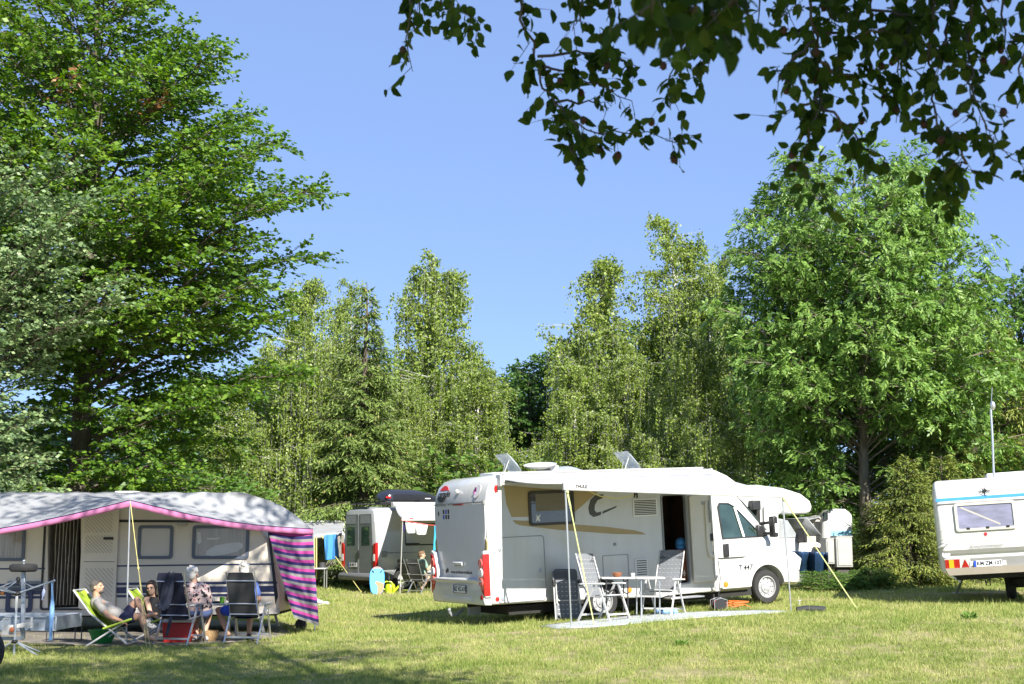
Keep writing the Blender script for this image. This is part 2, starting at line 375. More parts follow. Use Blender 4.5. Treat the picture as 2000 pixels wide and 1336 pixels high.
def broadleaf(seed, H, rad, env, zmin, n_limbs=60, lsize=0.11, lw=0.62, per=11, twig=0.42, sec_gap=0.42, flat=0.45,
              droop=0.12, rise=0.55, lean=(0, 0), deadfrac=0.0, compound=False, limb_r=0.055, inner=0.28, skip=None, twgap=0.2):
    T = Tree(seed); r = T.r; ax = trunk_line(T, H * 0.96, rad, lean)
    for i in range(n_limbs):
        q = (i + r.random()) / n_limbs; h = zmin + (H - zmin) * q ** 0.92; az = i * 2.39996 + r.normal() * 0.25
        Re = env(h, az) * (0.78 + 0.3 * r.random())
        if Re < 0.25: continue
        if skip and skip(h, az, r): continue
        d = np.array([math.cos(az), math.sin(az), 0.0]); k = (h - zmin) / (H - zmin)
        hs = max(zmin * 0.75, h - Re * (rise * 0.6 + rise * 1.3 * k)); hs = min(hs, H * 0.93); A = ax(hs)
        E = ax(min(h, H * 0.96)) + d * Re; E[2] = h - droop * Re * (1 - k)
        M = A * 0.5 + E * 0.5; M[2] += Re * (0.10 + 0.06 * r.random()); M[:2] += r.normal(size=2) * Re * 0.06
        n = 9; Lb = bez(A, M, E, n); ln = np.linalg.norm(np.diff(Lb, axis=0), axis=1).sum()
        lr = limb_r * min(1.4, ln / 4)
        T.wood.tube(Lb, list(np.linspace(lr, 0.012, n)), 5)
        ts = np.arange(inner, 1.0, sec_gap / max(ln, 0.5)); side = 1
        ts = np.append(ts, [0.97, 1.0])
        for t in ts:
            side = -side; P = np.array([np.interp(t*(n-1), np.arange(n), Lb[:, c]) for c in range(3)])
            j = min(n - 2, int(t * (n - 1))); tg = unit((Lb[j + 1] - Lb[j])[None])[0]
            ang = side * (0.55 + 0.55 * r.random()) * (1 if t < 0.99 else 0.15); ca, sa = math.cos(ang), math.sin(ang)
            sd = np.array([tg[0]*ca - tg[1]*sa, tg[0]*sa + tg[1]*ca, tg[2]*0.6 + r.normal() * 0.22])
            sl = (0.42 * ln * (1.05 - t) + 0.45) * (0.7 + 0.5 * r.random())
            Eb = P + unit(sd[None])[0] * sl; Eb[2] -= sl * droop * 0.8
            m = max(3, int(sl / twgap)); tt = (np.arange(m) + 0.5 + r.random(m) * 0.5) / m
            W = P + (Eb - P) * tt[:, None]; W[:, 2] += np.sin(tt * math.pi) * sl * 0.06
            T.twigs(P[None], Eb[None], [0.012 + 0.004 * sl])
            sg = np.where(np.arange(m) % 2 == 0, 1.0, -1.0); aa = sg * (0.5 + 0.5 * r.random(m)); aa[-1] *= 0.2
            u = unit(Eb - P); D = np.stack([u[0]*np.cos(aa)-u[1]*np.sin(aa), u[0]*np.sin(aa)+u[1]*np.cos(aa), np.full(m, u[2]*0.7) + r.normal(size=m)*0.25], 1)
            D = unit(D); tl = twig * (0.6 + 0.6 * r.random(m)); T.twigs(W, W + D * tl[:, None], np.full(m, 0.006))
            dead = deadfrac > 0 and r.random() < deadfrac
            if compound:   # feather leaves in drooping bunches at the twig ends
                for c in range(compound):
                    B = W + D * (tl * (0.55 + 0.45 * r.random(m)))[:, None]
                    Rd = unit(D * 0.5 + r.normal(size=(m, 3)) * 0.75 + np.array([0, 0, 0.1])); rl = 0.24 * (0.75 + 0.5 * r.random(m))
                    up = unit(np.array([0, 0, 0.8]) + d * 0.5 + r.normal(size=(m, 3)) * 0.55)
                    for pz in range(per):
                        f = (0.25 + 0.75 * (pz // 2 + 1) / (per // 2 + 1)); s_ = 1 if pz % 2 else -1
                        C = B + Rd * (rl * f)[:, None]; C[:, 2] -= (f ** 2) * rl * 0.5
                        lat = unit(np.cross(Rd, up)) * s_
                        LD = Rd * 0.7 + lat * (0.9 if pz < per - 1 else 0.0) + np.array([0, 0, -0.35])
                        T.leaves(C, LD, up + r.normal(size=(m, 3)) * 0.25, lsize * (0.75 + 0.4 * r.random(m)), lsize * lw * np.ones(m))
                continue
            K = per; idx = np.repeat(np.arange(m), K); f = np.tile((np.arange(K) + 0.6) / K, m)
            s2 = np.where(np.tile(np.arange(K), m) % 2 == 0, 1.0, -1.0)
            C = W[idx] + D[idx] * (tl[idx] * f)[:, None] + r.normal(size=(m*K, 3)) * 0.025
            up = unit(np.array([0, 0, 0.8]) + d * 0.55 + r.normal(size=(m*K, 3)) * flat)
            lat = unit(np.cross(D[idx], np.array([0, 0, 1.0]))) * s2[:, None]
            LD = D[idx] * 0.75 + lat * 0.8 + np.array([0, 0, -0.18]) + r.normal(size=(m*K, 3)) * 0.2
            sz = lsize * (0.65 + 0.6 * r.random(m * K))
            T.leaves(C, LD, up, sz, sz * lw, alt=dead)
    return T
def birch(seed, H, rad, env, zmin, n=46, lsize=0.10, strand=1.5, tops=1, dens=1.0, lean=(0, 0), K=30):
    T = Tree(seed); r = T.r; axes = [trunk_line(T, H, rad, lean, wob=0.18, top=0.012)]; tipz = [H]
    for k in range(tops - 1):
        off = np.array([1.1, 0.4]) * (0.9 + 0.3 * k); axes.append(trunk_line(T, H * (0.93 - 0.06 * k), rad * 0.75, off, wob=0.2, top=0.012)); tipz.append(H * (0.93 - 0.06 * k))
    A_all = []
    for i in range(n):
        j = i % len(axes); ax = axes[j]; Ht = tipz[j]
        q = (i + r.random()) / n; h = zmin + (Ht - zmin) * q; az = i * 2.39996 + r.normal() * 0.4
        Re = env(h / Ht) * (0.45 + 0.75 * r.random() ** 0.8); d = np.array([math.cos(az), math.sin(az), 0])
        hs = max(zmin * 0.6, h - Re * 1.5); A = ax(min(hs, Ht)); E = ax(min(h, Ht)) + d * Re; E[2] = h - 0.1 + 0.3 * (Re < 0.5)
        M = A * 0.45 + E * 0.55; M[2] = max(A[2], E[2]) + 0.22 * Re; Lb = bez(A, M, E, 8)
        T.wood.tube(Lb, list(np.linspace(0.03, 0.006, 8)), 4)
        m = max(4, int((Re * 8 + 2.5) * dens)); t = 0.25 + 0.75 * r.random(m) ** 0.65; t[:2] = 1.0
        P = np.stack([np.interp(t * 7, np.arange(8), Lb[:, c]) for c in range(3)], 1)
        # side twigs arch out, then the strands hang; neighbours share a bunch
        bun = r.normal(size=(max(2, m // 4), 3)) * 0.42; out = bun[r.integers(0, len(bun), m)] + r.normal(size=(m, 3)) * 0.12 + d * 0.12; out[:, 2] = np.abs(out[:, 2]) * 0.35
        A_all.append((P, out, strand * (0.3 + 1.25 * r.random(m) ** 1.3) * min(1.0, 0.3 + Re * 0.5)))
    P = np.concatenate([a[0] for a in A_all]); O = np.concatenate([a[1] for a in A_all]); Ls = np.concatenate([a[2] for a in A_all])
    Ls = np.minimum(Ls, np.maximum(P[:, 2] - 0.6, 0.2))
    B = P + O; B[:, 2] += 0.05; T.twigs(P, B, np.full(len(P), 0.005)); e = B.copy(); e[:, 2] -= Ls; T.twigs(B, e, np.full(len(P), 0.003))
    idx = np.repeat(np.arange(len(P)), K); f = np.tile(np.arange(K) / K, len(P)) + r.random(len(P) * K) / K
    s0 = 0.28; C = np.where(f[:, None] < s0, P[idx] + O[idx] * (f / s0)[:, None], B[idx]); C[:, 2] -= np.clip(f - s0, 0, 1) / (1 - s0) * Ls[idx]
    sway = r.normal(size=(len(P), 2)) * 0.2; C[:, :2] += sway[idx] * np.clip(f - s0, 0, 1)[:, None]; C += r.normal(size=C.shape) * 0.06
    D = r.normal(size=C.shape) * 0.8 + np.array([0, 0, -0.6]); Nn = r.normal(size=C.shape) + np.array([0, 0, 0.7]); sz = lsize * (0.6 + 0.7 * r.random(len(C)))
    for ax, Ht in zip(axes, tipz):       # feathery leader
        q = Ht - r.random(260) ** 1.5 * 1.6; C2 = np.stack([ax(z_) for z_ in q]) + r.normal(size=(260, 3)) * (0.05 + 0.12 * (Ht - q)[:, None])
        T.leaves(C2, r.normal(size=C2.shape), r.normal(size=C2.shape) + [0, 0, .5], np.full(260, lsize), np.full(260, lsize * .65))
    T.leaves(C, D, Nn, sz, sz * 0.7); return T
def spruce(seed, H, R0, rad=0.18, zmin=0.3, gap=0.33, per=8, shape=0.85, cones=True, blade=0.17, sub=1.0):
    T = Tree(seed); r = T.r; ax = trunk_line(T, H, rad, wob=0.04, top=0.01); z = zmin; cone_pts = []
    while z < H - 0.15:
        k = (H - z) / H; L0 = R0 * k ** shape + 0.12; nb = max(4, int(per * min(1, 0.5 + k)))
        for b in range(nb):
            az = r.random() * 6.283; L = L0 * (0.65 + 0.5 * r.random()); d = np.array([math.cos(az), math.sin(az), 0]); A = ax(z + r.normal() * 0.08)
            E = A + d * L; E[2] += L * (0.38 - 0.62 * min(1, k * 1.5)) ; M = A + d * L * 0.5; M[2] += L * (0.18 - 0.30 * k); Lb = bez(A, M, E, 7)
            T.wood.tube(Lb, list(np.linspace(0.02 * min(1, L), 0.005, 7)), 3)
            m = max(4, int(L / 0.10 * sub)); t = (0.12 + 0.88 * (np.arange(m) + r.random(m)) / m)
            P = np.stack([np.interp(t * 6, np.arange(7), Lb[:, c]) for c in range(3)], 1)
            sgn = np.where(np.arange(m) % 2 == 0, 1.0, -1.0)[:, None]; sd = np.array([-d[1], d[0], 0])
            sl = (0.22 + 0.32 * L * (1 - t)) * (0.6 + 0.6 * r.random(m)); sl = np.minimum(sl, 0.75)
            D = unit(d * 0.7 + sd * sgn * (0.6 + 0.4 * r.random(m))[:, None] + np.array([0, 0, -0.35 - 0.3 * k]) + r.normal(size=(m, 3)) * 0.12)
            K = 5; idx = np.repeat(np.arange(m), K); f = np.tile((np.arange(K) + 0.2) / K, m)
            C = P[idx] + D[idx] * (sl[idx] * f)[:, None]; C[:, 2] -= f * f * sl[idx] * 0.35
            DD = unit(D[idx] + r.normal(size=C.shape) * 0.28 + np.array([0, 0, -0.15])); n_ = len(C)
            T.leaves(C, DD, r.normal(size=C.shape) * 0.7 + np.array([0, 0, 1.0]), blade * (0.7 + 0.6 * r.random(n_)), np.full(n_, blade * 0.26))
            C2 = Lb[2:] + r.normal(size=(5, 3)) * 0.02; T.leaves(C2, np.repeat((E - A)[None], 5, 0), r.normal(size=(5, 3)) + [0, 0, 1.0], np.full(5, blade * 1.2), np.full(5, blade * 0.3))
            if cones and r.random() < 0.5 and k < 0.85:
                q = r.integers(1, 4); cp = Lb[r.integers(3, 7, q)] + r.normal(size=(q, 3)) * 0.06; cone_pts.append(cp)
        z += gap * (0.8 + 0.4 * r.random())
    if cone_pts:
        C = np.concatenate(cone_pts); n_ = len(C)
        for s_ in range(2): T.leaves(C, r.normal(size=C.shape) * 0.15 + [0, 0, -1.0], np.array([1.0, 0, 0]) * (s_ == 0) + np.array([0, 1.0, 0]) * (s_ == 1) + np.zeros_like(C), np.full(n_, 0.13), np.full(n_, 0.045), alt=True)
    return T
def px_env(Y, cx, rows_r, rows_l, depth=0.85):
    """crown half widths read off the photograph at depth Y, as a function of height"""
    zr = [at(cx, y, Y).z for y, _ in rows_r][::-1]; wr = [abs(x - cx) * Y / F_PX for _, x in rows_r][::-1]
    zl = [at(cx, y, Y).z for y, _ in rows_l][::-1]; wl = [abs(x - cx) * Y / F_PX for _, x in rows_l][::-1]
    def env(h, az, base=0.0):
        a = float(np.interp(h, zr, wr)); b = float(np.interp(h, zl, wl)); c = math.cos(az); s = math.sin(az)
        return a * max(c, 0) ** 2 + b * max(-c, 0) ** 2 + depth * 0.5 * (a + b) * s * s
    return env
def base(px, Y, dz=0.0):
    x = (px - 1000) / F_PX * Y * 1.02; return (x, Y, g(x, Y) + dz)
def shifted(env, z0): return lambda h, az: env(h + z0, az)

# tall beech behind the caravan on the left
bx = base(172, 31)
E1 = shifted(px_env(31, 165, [(-160, 180), (-60, 215), (0, 270), (100, 390), (200, 490), (300, 545), (380, 595), (445, 665), (520, 635), (600, 590), (700, 540), (790, 500), (900, 445), (960, 400)],
                    [(-160, 150), (-60, 20), (0, -60), (200, -120), (500, -120), (620, -60), (660, 110), (780, 130), (860, 60), (960, 60)]), bx[2])
T = broadleaf(21, 16.3, 0.26, E1, 2.3, n_limbs=172, lsize=0.135, lw=0.68, per=11, sec_gap=0.27, deadfrac=0.008, limb_r=0.045, rise=0.5, twgap=0.15, flat=0.7, twig=0.5, inner=0.3)
T.finish('beech_tree', 'tall wide beech tree with layered bright green boughs rising behind the striped caravan canopy', 'tree', bx, LM_BEECH, BARK, None, LM_DEAD)
ox = base(-70, 27)
E2 = shifted(px_env(27, -70, [(300, 60), (350, 150), (420, 200), (500, 225), (560, 235), (620, 190), (660, 90), (780, 20), (820, 70), (930, 95)], [(300, -150), (500, -400), (930, -300)]), ox[2])
T = broadleaf(5, 9.4, 0.24, E2, 1.8, n_limbs=80, lsize=0.11, lw=0.62, per=12, flat=0.9, sec_gap=0.27, droop=0.05, twgap=0.14, limb_r=0.04)
T.finish('oak_tree', 'grey green oak boughs reaching in from the left edge in front of the tall beech', 'tree', ox, LM_OAK, BARK)

# ash with its pale trunk on the right
ax_ = base(1674, 37)
E3 = shifted(px_env(37, 1690, [(290, 1705), (330, 1800), (400, 1870), (500, 1920), (600, 1950), (700, 1975), (800, 1985), (900, 1930), (960, 1800)],
                    [(290, 1640), (330, 1590), (400, 1515), (460, 1485), (520, 1465), (600, 1440), (700, 1440), (800, 1480), (880, 1560), (985, 1640)]), ax_[2])
T = broadleaf(33, 11.8, 0.17, E3, 1.9, n_limbs=150, lsize=0.135, lw=0.38, per=9, compound=5, twig=0.5, sec_gap=0.36, twgap=0.22, limb_r=0.03, rise=0.6, droop=0.18, skip=lambda h, az, r: h < 5.2 and math.sin(az) < 0.3 and abs(math.cos(az)) < 0.7)
T.finish('ash_tree', 'large rounded ash tree with feathery leaves and a bare pale trunk', 'tree', ax_, LM_ASH, BARK_L)

# birches: three grown ones, copied along the wood's edge
e_tall = lambda k: 1.75 * min(1, (1.03 - k) * 2.1) ** 0.75 * (0.85 + 0.3 * math.sin(k * 19)) + 0.1 + 0.9 * max(0, 0.55 - k)
e_wide = lambda k: 2.5 * min(1, (1.03 - k) * 1.9) ** 0.75 * (0.85 + 0.25 * math.sin(k * 15)) + 0.1 + 0.8 * max(0, 0.5 - k)
BG = 'weeping birches along the edge of the wood'
Yb = 52
def btop(px, y, Y): p = at(px, y, Y); return p.z - g(p.x, Y)
b1 = birch(41, btop(850, 512, Yb), 0.16, e_wide, 2.0, n=90, lsize=0.12, strand=1.5, dens=1.9).finish('birch_tree', 'broad weeping birch standing alone against the sky just right of the coned spruce', 'tree', base(850, Yb), LM_BIRCH, BARK_B, BG)
b2 = birch(42, btop(1325, 428, Yb), 0.17, e_tall, 2.0, n=110, lsize=0.12, strand=1.8, tops=2, dens=1.9).finish('birch_tree', 'tallest weeping birch with two slender tops beside the ash', 'tree', base(1312, Yb), LM_BIRCH, BARK_B, BG)
b3 = birch(43, btop(1165, 518, Yb), 0.15, e_tall, 2.0, n=90, lsize=0.12, strand=1.8, dens=1.9).finish('birch_tree', 'slim drooping birch left of the twin topped birch', 'tree', base(1168, Yb), LM_BIRCH, BARK_B, BG)
def place(src, px, Y, top, label, rot, wide=1.0, name=None):
    c = copy_tree(src); H0 = src.get('h0'); s = btop(px, top, Y) / H0
    c.location = base(px, Y); c.scale = (s * wide, s * wide, s); c.rotation_euler.z = rot; c['label'] = label; return c
b1['h0'] = btop(850, 512, Yb); b2['h0'] = btop(1325, 428, Yb); b3['h0'] = btop(1165, 518, Yb)
place(b3, 592, 47, 555, 'pale birch with long hanging strands just right of the tall beech crown', 1.0, 0.9)
place(b2, 688, 58, 560, 'thin airy birch top behind the left flank of the coned spruce', 2.2, 0.75)
place(b1, 545, 49, 690, 'low bushy birch with a white stem left of the coned spruce', 2.0, 1.0)
place(b1, 935, 47, 715, 'small rounded birch between the broad lone birch and the dark round trees', 4.0, 1.1)
place(b1, 800, 49, 745, 'low birch filling the gap right of the coned spruce, behind the roof box', 5.2, 0.9)
place(b3, 1120, 41, 715, 'low birch with hanging twigs behind the rear of the white motorhome', 2.6, 1.25)
place(b1, 1225, 40, 690, 'low birch with two white stems behind the open roof hatches', 3.4, 1.0)
place(b1, 1352, 38.5, 650, 'wide low birch behind the cab of the white motorhome', 0.7, 1.05)
place(b2, 1405, 50, 500, 'birch half hidden behind the left side of the ash', 3.6, 0.85)
place(b3, 470, 46, 760, 'low birch under the outer boughs of the tall beech', 4.4, 1.2)
# spruces
SG = 'spruces along the edge of the wood'
hs = btop(716, 553, 46)
sp = spruce(51, hs, 3.1, 0.2, per=12, gap=0.3, sub=1.5, shape=1.05, blade=0.19)
sp = sp.finish('spruce_tree', 'tall pointed spruce hung with yellow cones behind the grey camper van', 'tree', base(716, 46), LM_SPRUCE, BARK, SG, LM_CONE); sp['h0'] = hs
fr = spruce(52, 5.6, 2.0, 0.12, per=12, gap=0.2, cones=False, sub=1.5, shape=0.75, blade=0.16)
fr = fr.finish('spruce_tree', 'bright young spruce in front of the ash trunk, beside the grey cabinets', 'tree', base(1752, 33.5), LM_FIR, BARK, SG); fr['h0'] = 5.6
fr.scale = (0.66, 0.66, 0.58)
place(fr, 1692, 35.2, 975, 'low loose spruce growing around the foot of the ash trunk', 0.6, 1.5)
place(fr, 1822, 34.5, 890, 'bushy young spruce touching the corner of the small white caravan', 2.1, 1.35)
place(fr, 1850, 36, 770, 'taller spruce behind the small white caravan, under the ash', 4.0, 0.85)
place(fr, 1945, 38, 640, 'spruce behind the thin aerial mast of the small white caravan', 5.0, 0.8)
place(sp, 632, 50, 760, 'small dense spruce left of the tall coned spruce', 1.4, 1.2)
place(sp, 812, 51, 790, 'small dense spruce right of the tall coned spruce', 3.0, 1.1)
place(sp, 570, 51, 850, 'lowest spruce, behind the pale canopy left of the grey van', 4.7, 1.4)
# dark round trees and the wood behind
def round_env(Rm, H, zmin): return lambda h, az: Rm * math.sqrt(max(0.0, 1 - ((h - (H * 0.58)) / (H * 0.47)) ** 2)) * (0.8 + 0.3 * math.sin(az * 3 + h))
dk = broadleaf(61, 11.0, 0.2, round_env(3.4, 11.0, 1.5), 1.4, n_limbs=80, lsize=0.17, lw=0.72, per=10, flat=0.9, sec_gap=0.32, twgap=0.2, limb_r=0.035)
dk = dk.finish('broadleaf_tree', 'dark rounded tree in the dip of the treetops behind the rear roof hatch', 'tree', base(1030, 55), LM_DARK, BARK, 'rounded trees in the wood'); dk['h0'] = 11.0
md = broadleaf(62, 11.0, 0.2, round_env(3.2, 11.0, 1.2), 1.0, n_limbs=80, lsize=0.17, lw=0.68, per=10, flat=0.9, sec_gap=0.32, twgap=0.2, droop=0.2, limb_r=0.035)
md = md.finish('broadleaf_tree', 'mid green rounded tree between the dark round tree and the slim birch', 'tree', base(1085, 58), LM_MID, BARK, 'rounded trees in the wood'); md['h0'] = 11.0
def scale_first(o, px, Y, top, wide): s = btop(px, top, Y) / o['h0']; o.scale = (s * wide, s * wide, s); o.location = base(px, Y)
scale_first(dk, 1035, 55, 705, 1.0); scale_first(md, 1085, 60, 690, 1.0)
for src, px, Y, top, lab, rot, wd in [
    (dk, 960, 60, 725, 'dark rounded tree behind the small rounded birch', 1.2, 1.0),
    (dk, 1480, 50, 640, 'dark shaded tree in the gap between the low birches and the ash', 2.0, 0.9),
    (dk, 1985, 46, 525, 'dark oak like crown at the right edge behind the ash', 0.4, 1.0),
    (dk, 2030, 40, 780, 'dark low tree behind the roof of the small white caravan', 2.9, 1.2),
    (dk, 1600, 56, 600, 'dark tree hidden behind the middle of the ash crown', 3.3, 1.0),
    (dk, 1780, 54, 560, 'dark tree hidden behind the right half of the ash crown', 3.9, 1.0),
    (dk, 60, 42, 800, 'dark tree under the beech boughs behind the caravan door', 5.0, 1.5),
    (md, 210, 44, 790, 'rounded tree behind the peak of the caravan canopy', 1.7, 1.3),
    (md, 350, 47, 760, 'rounded tree behind the wide caravan window, below the beech boughs', 2.7, 1.2),
    (dk, 430, 60, 720, 'dark tree far back between the beech boughs and the low birch', 0.9, 1.2),
    (md, 640, 62, 690, 'mid green tree far back left of the coned spruce', 4.1, 1.1),
    (md, 780, 62, 700, 'mid green tree far back right of the coned spruce', 5.5, 1.1),
    (md, 1240, 62, 640, 'mid green tree far back between the slim birch and the twin topped birch', 0.3, 1.2),
    (dk, 1140, 58, 760, 'dark tree far back below the slim birch', 2.3, 1.2),
    (dk, 1400, 60, 660, 'dark tree far back below the half hidden birch', 4.9, 1.1),
    (dk, -20, 50, 790, 'dark tree at the far left edge below the oak boughs', 3.7, 1.3),
    (dk, 880, 60, 760, 'dark tree far back behind the rear end of the white motorhome', 0.1, 1.2),
    (md, 1900, 56, 660, 'mid green tree far back behind the right flank of the ash', 1.1, 1.1)]:
    place(src, px, Y, top, lab, rot, wd)
# low bushes closing the wood's foot
bs = broadleaf(71, 2.6, 0.06, lambda h, az: 1.9 * math.sqrt(max(0, 1 - ((h - 0.9) / 1.8) ** 2)), 0.25, n_limbs=36, lsize=0.12, lw=0.62, per=10, flat=0.9, sec_gap=0.26, twgap=0.18, limb_r=0.02)
bs = bs.finish('bush', 'leafy bush at the foot of the wood behind the low caravan canopy', 'bush', base(600, 52), LM_MID, BARK, 'bushes at the foot of the wood'); bs['h0'] = 2.6
for px, Y, top, lab, wd in [(1500, 50, 940, 'leafy bush behind the alcove motorhome', 1.3), (1640, 48, 1000, 'leafy bush between the grey cabinets and the ash trunk', 1.2),
    (1745, 37, 1050, 'low bush under the ash between the young spruces', 1.1), (1290, 46, 930, 'leafy bush behind the twin topped birch stems', 1.5), (1000, 47, 900, 'leafy bush under the dark round tree', 1.5),
    (850, 52, 930, 'leafy bush behind the grey van awning', 1.5), (270, 42, 930, 'leafy bush behind the caravan roof', 1.4), (120, 37, 900, 'leafy bush left of the beech trunk', 1.4),
    (400, 44, 945, 'leafy bush behind the right half of the caravan roof', 1.0), (20, 35, 860, 'leafy bush behind the caravan at the left edge', 1.2)]:
    place(bs, px, Y, top, lab, px * 0.01, wd)
for px, Y, top, lab, wd in [(1583, 32.2, 1118, 'low leafy weeds growing in front of the dark blue tarpaulin', 2.2), (1632, 32.6, 1120, 'low leafy weeds hiding the foot of the grey cabinets', 1.8), (1676, 32.8, 1112, 'low leafy weeds right of the broad grey cabinet', 1.6)]:
    c_ = place(bs, px, Y, top, lab, px * 0.1, wd); c_['category'] = 'weeds'; c_['group'] = 'weeds along the cabinets'; c_.name = 'weed_clump'
# ================================================================ the beech whose boughs hang into the picture, and its neighbour that shades the lawn
def beech_leaves(C, D, Nn, l, wd):
    D = unit(D); Sd = unit(np.cross(D, Nn)); Up = np.cross(Sd, D); l = np.asarray(l)[:, None]; w_ = np.asarray(wd)[:, None] / 2
    P = lambda f, s, c: C + D*l*f + Sd*w_*s + Up*w_*c
    bend = -0.25
    V = np.stack([P(0, 0, 0), P(.36, 0, -.12), P(.72, 0, -.25), P(1.02, 0, -.55), P(.16, -.70, .1), P(.48, -1, .12), P(.80, -.58, -.12), P(.16, .70, .1), P(.48, 1, .12), P(.80, .58, -.12)], 1).reshape(-1, 3)
    k = np.arange(len(C))[:, None] * 10; q = np.concatenate([k + [[0, 4, 5, 1]], k + [[1, 5, 6, 2]], k + [[0, 1, 8, 7]], k + [[1, 2, 9, 8]]]); t = np.concatenate([k + [[2, 6, 3]], k + [[2, 3, 9]]])
    return V, q, t
STRANDS = [(4.6, [(800, -60), (800, 30), (795, 80), (806, 140)], 1.0), (4.7, [(850, -60), (862, 15), (915, 28), (938, 48)], 1.0), (4.8, [(826, -60), (815, 20), (812, 45)], 1.0), (4.5, [(880, -60), (885, 0), (880, 25)], .9),
    (4.2, [(1008, -90), (1022, 40), (1045, 110), (1055, 150), (1085, 205), (1125, 243), (1170, 258), (1250, 262), (1300, 270), (1345, 278)], 1.0), (4.25, [(1100, 220), (1108, 265), (1118, 300)], 1.0), (4.3, [(1060, 130), (1110, 140), (1170, 165), (1225, 195), (1240, 225)], 1.0),
    (4.4, [(1050, 110), (1120, 100), (1200, 110), (1245, 130)], 1.0), (4.3, [(1085, 200), (1130, 192), (1190, 212)], 1.0), (4.0, [(1150, -60), (1130, 30), (1118, 60)], 1.0), (4.1, [(1195, -60), (1192, 40), (1180, 100), (1160, 140)], 1.2),
    (2.3, [(1300, -120), (1275, 0), (1258, 40)], .8), (2.35, [(1390, -120), (1360, 10), (1330, 40)], .8), (2.3, [(1460, -100), (1440, 0), (1415, 40)], .9), (2.4, [(1340, -100), (1320, -10), (1290, 20)], .8), (2.4, [(1420, -100), (1400, -10), (1385, 30)], .8),
    (3.9, [(1345, -40), (1345, 80), (1322, 130), (1302, 170), (1310, 215)], 1.1), (4.0, [(1425, -40), (1400, 60), (1380, 100), (1362, 150)], 1.1), (4.6, [(1495, -40), (1478, 40), (1482, 80)], .8),
    (3.9, [(1565, -80), (1590, 60), (1600, 150), (1600, 200), (1580, 260), (1572, 320), (1576, 365)], 1.0), (3.9, [(1590, 190), (1640, 240), (1690, 285), (1735, 320)], 1.0), (4.0, [(1600, 120), (1660, 150), (1715, 170)], 1.0), (3.9, [(1590, 80), (1540, 120), (1518, 160)], 1.0), (3.9, [(1590, 200), (1545, 215), (1515, 230)], 1.0),
    (3.8, [(1815, -80), (1822, 60), (1815, 150), (1830, 250), (1845, 330), (1855, 395)], 1.15), (3.9, [(1865, -80), (1852, 60), (1835, 130), (1810, 200)], 1.1), (4.0, [(1800, -20), (1765, 100), (1745, 170), (1750, 240)], 1.0), (3.8, [(1890, -60), (1894, 100), (1893, 180), (1920, 240), (1960, 295), (2010, 325)], 1.1), (3.8, [(1850, 250), (1880, 300), (1875, 350)], 1.0),
    (4.1, [(1640, -60), (1660, 50), (1652, 100)], 1.1), (4.2, [(1700, -60), (1702, 60), (1692, 100)], 1.1), (4.3, [(1740, -60), (1762, 40), (1770, 80)], 1.0), (3.9, [(1950, -60), (1962, 60), (1972, 120)], 1.1), (3.8, [(2010, -20), (1995, 120), (1992, 185)], 1.1), (4.2, [(1600, -60), (1620, 20), (1640, 60)], 1.0), (4.1, [(1900, -60), (1920, 20), (1930, 70)], 1.0), (4.3, [(1540, -60), (1530, 0), (1545, 40)], 1.0), (4.0, [(1690, 100), (1705, 140)], 1.0), (4.1, [(1560, 60), (1640, 70), (1720, 60), (1790, 40)], 1.1), (4.0, [(1700, 20), (1780, 30), (1860, 20)], 1.1)]
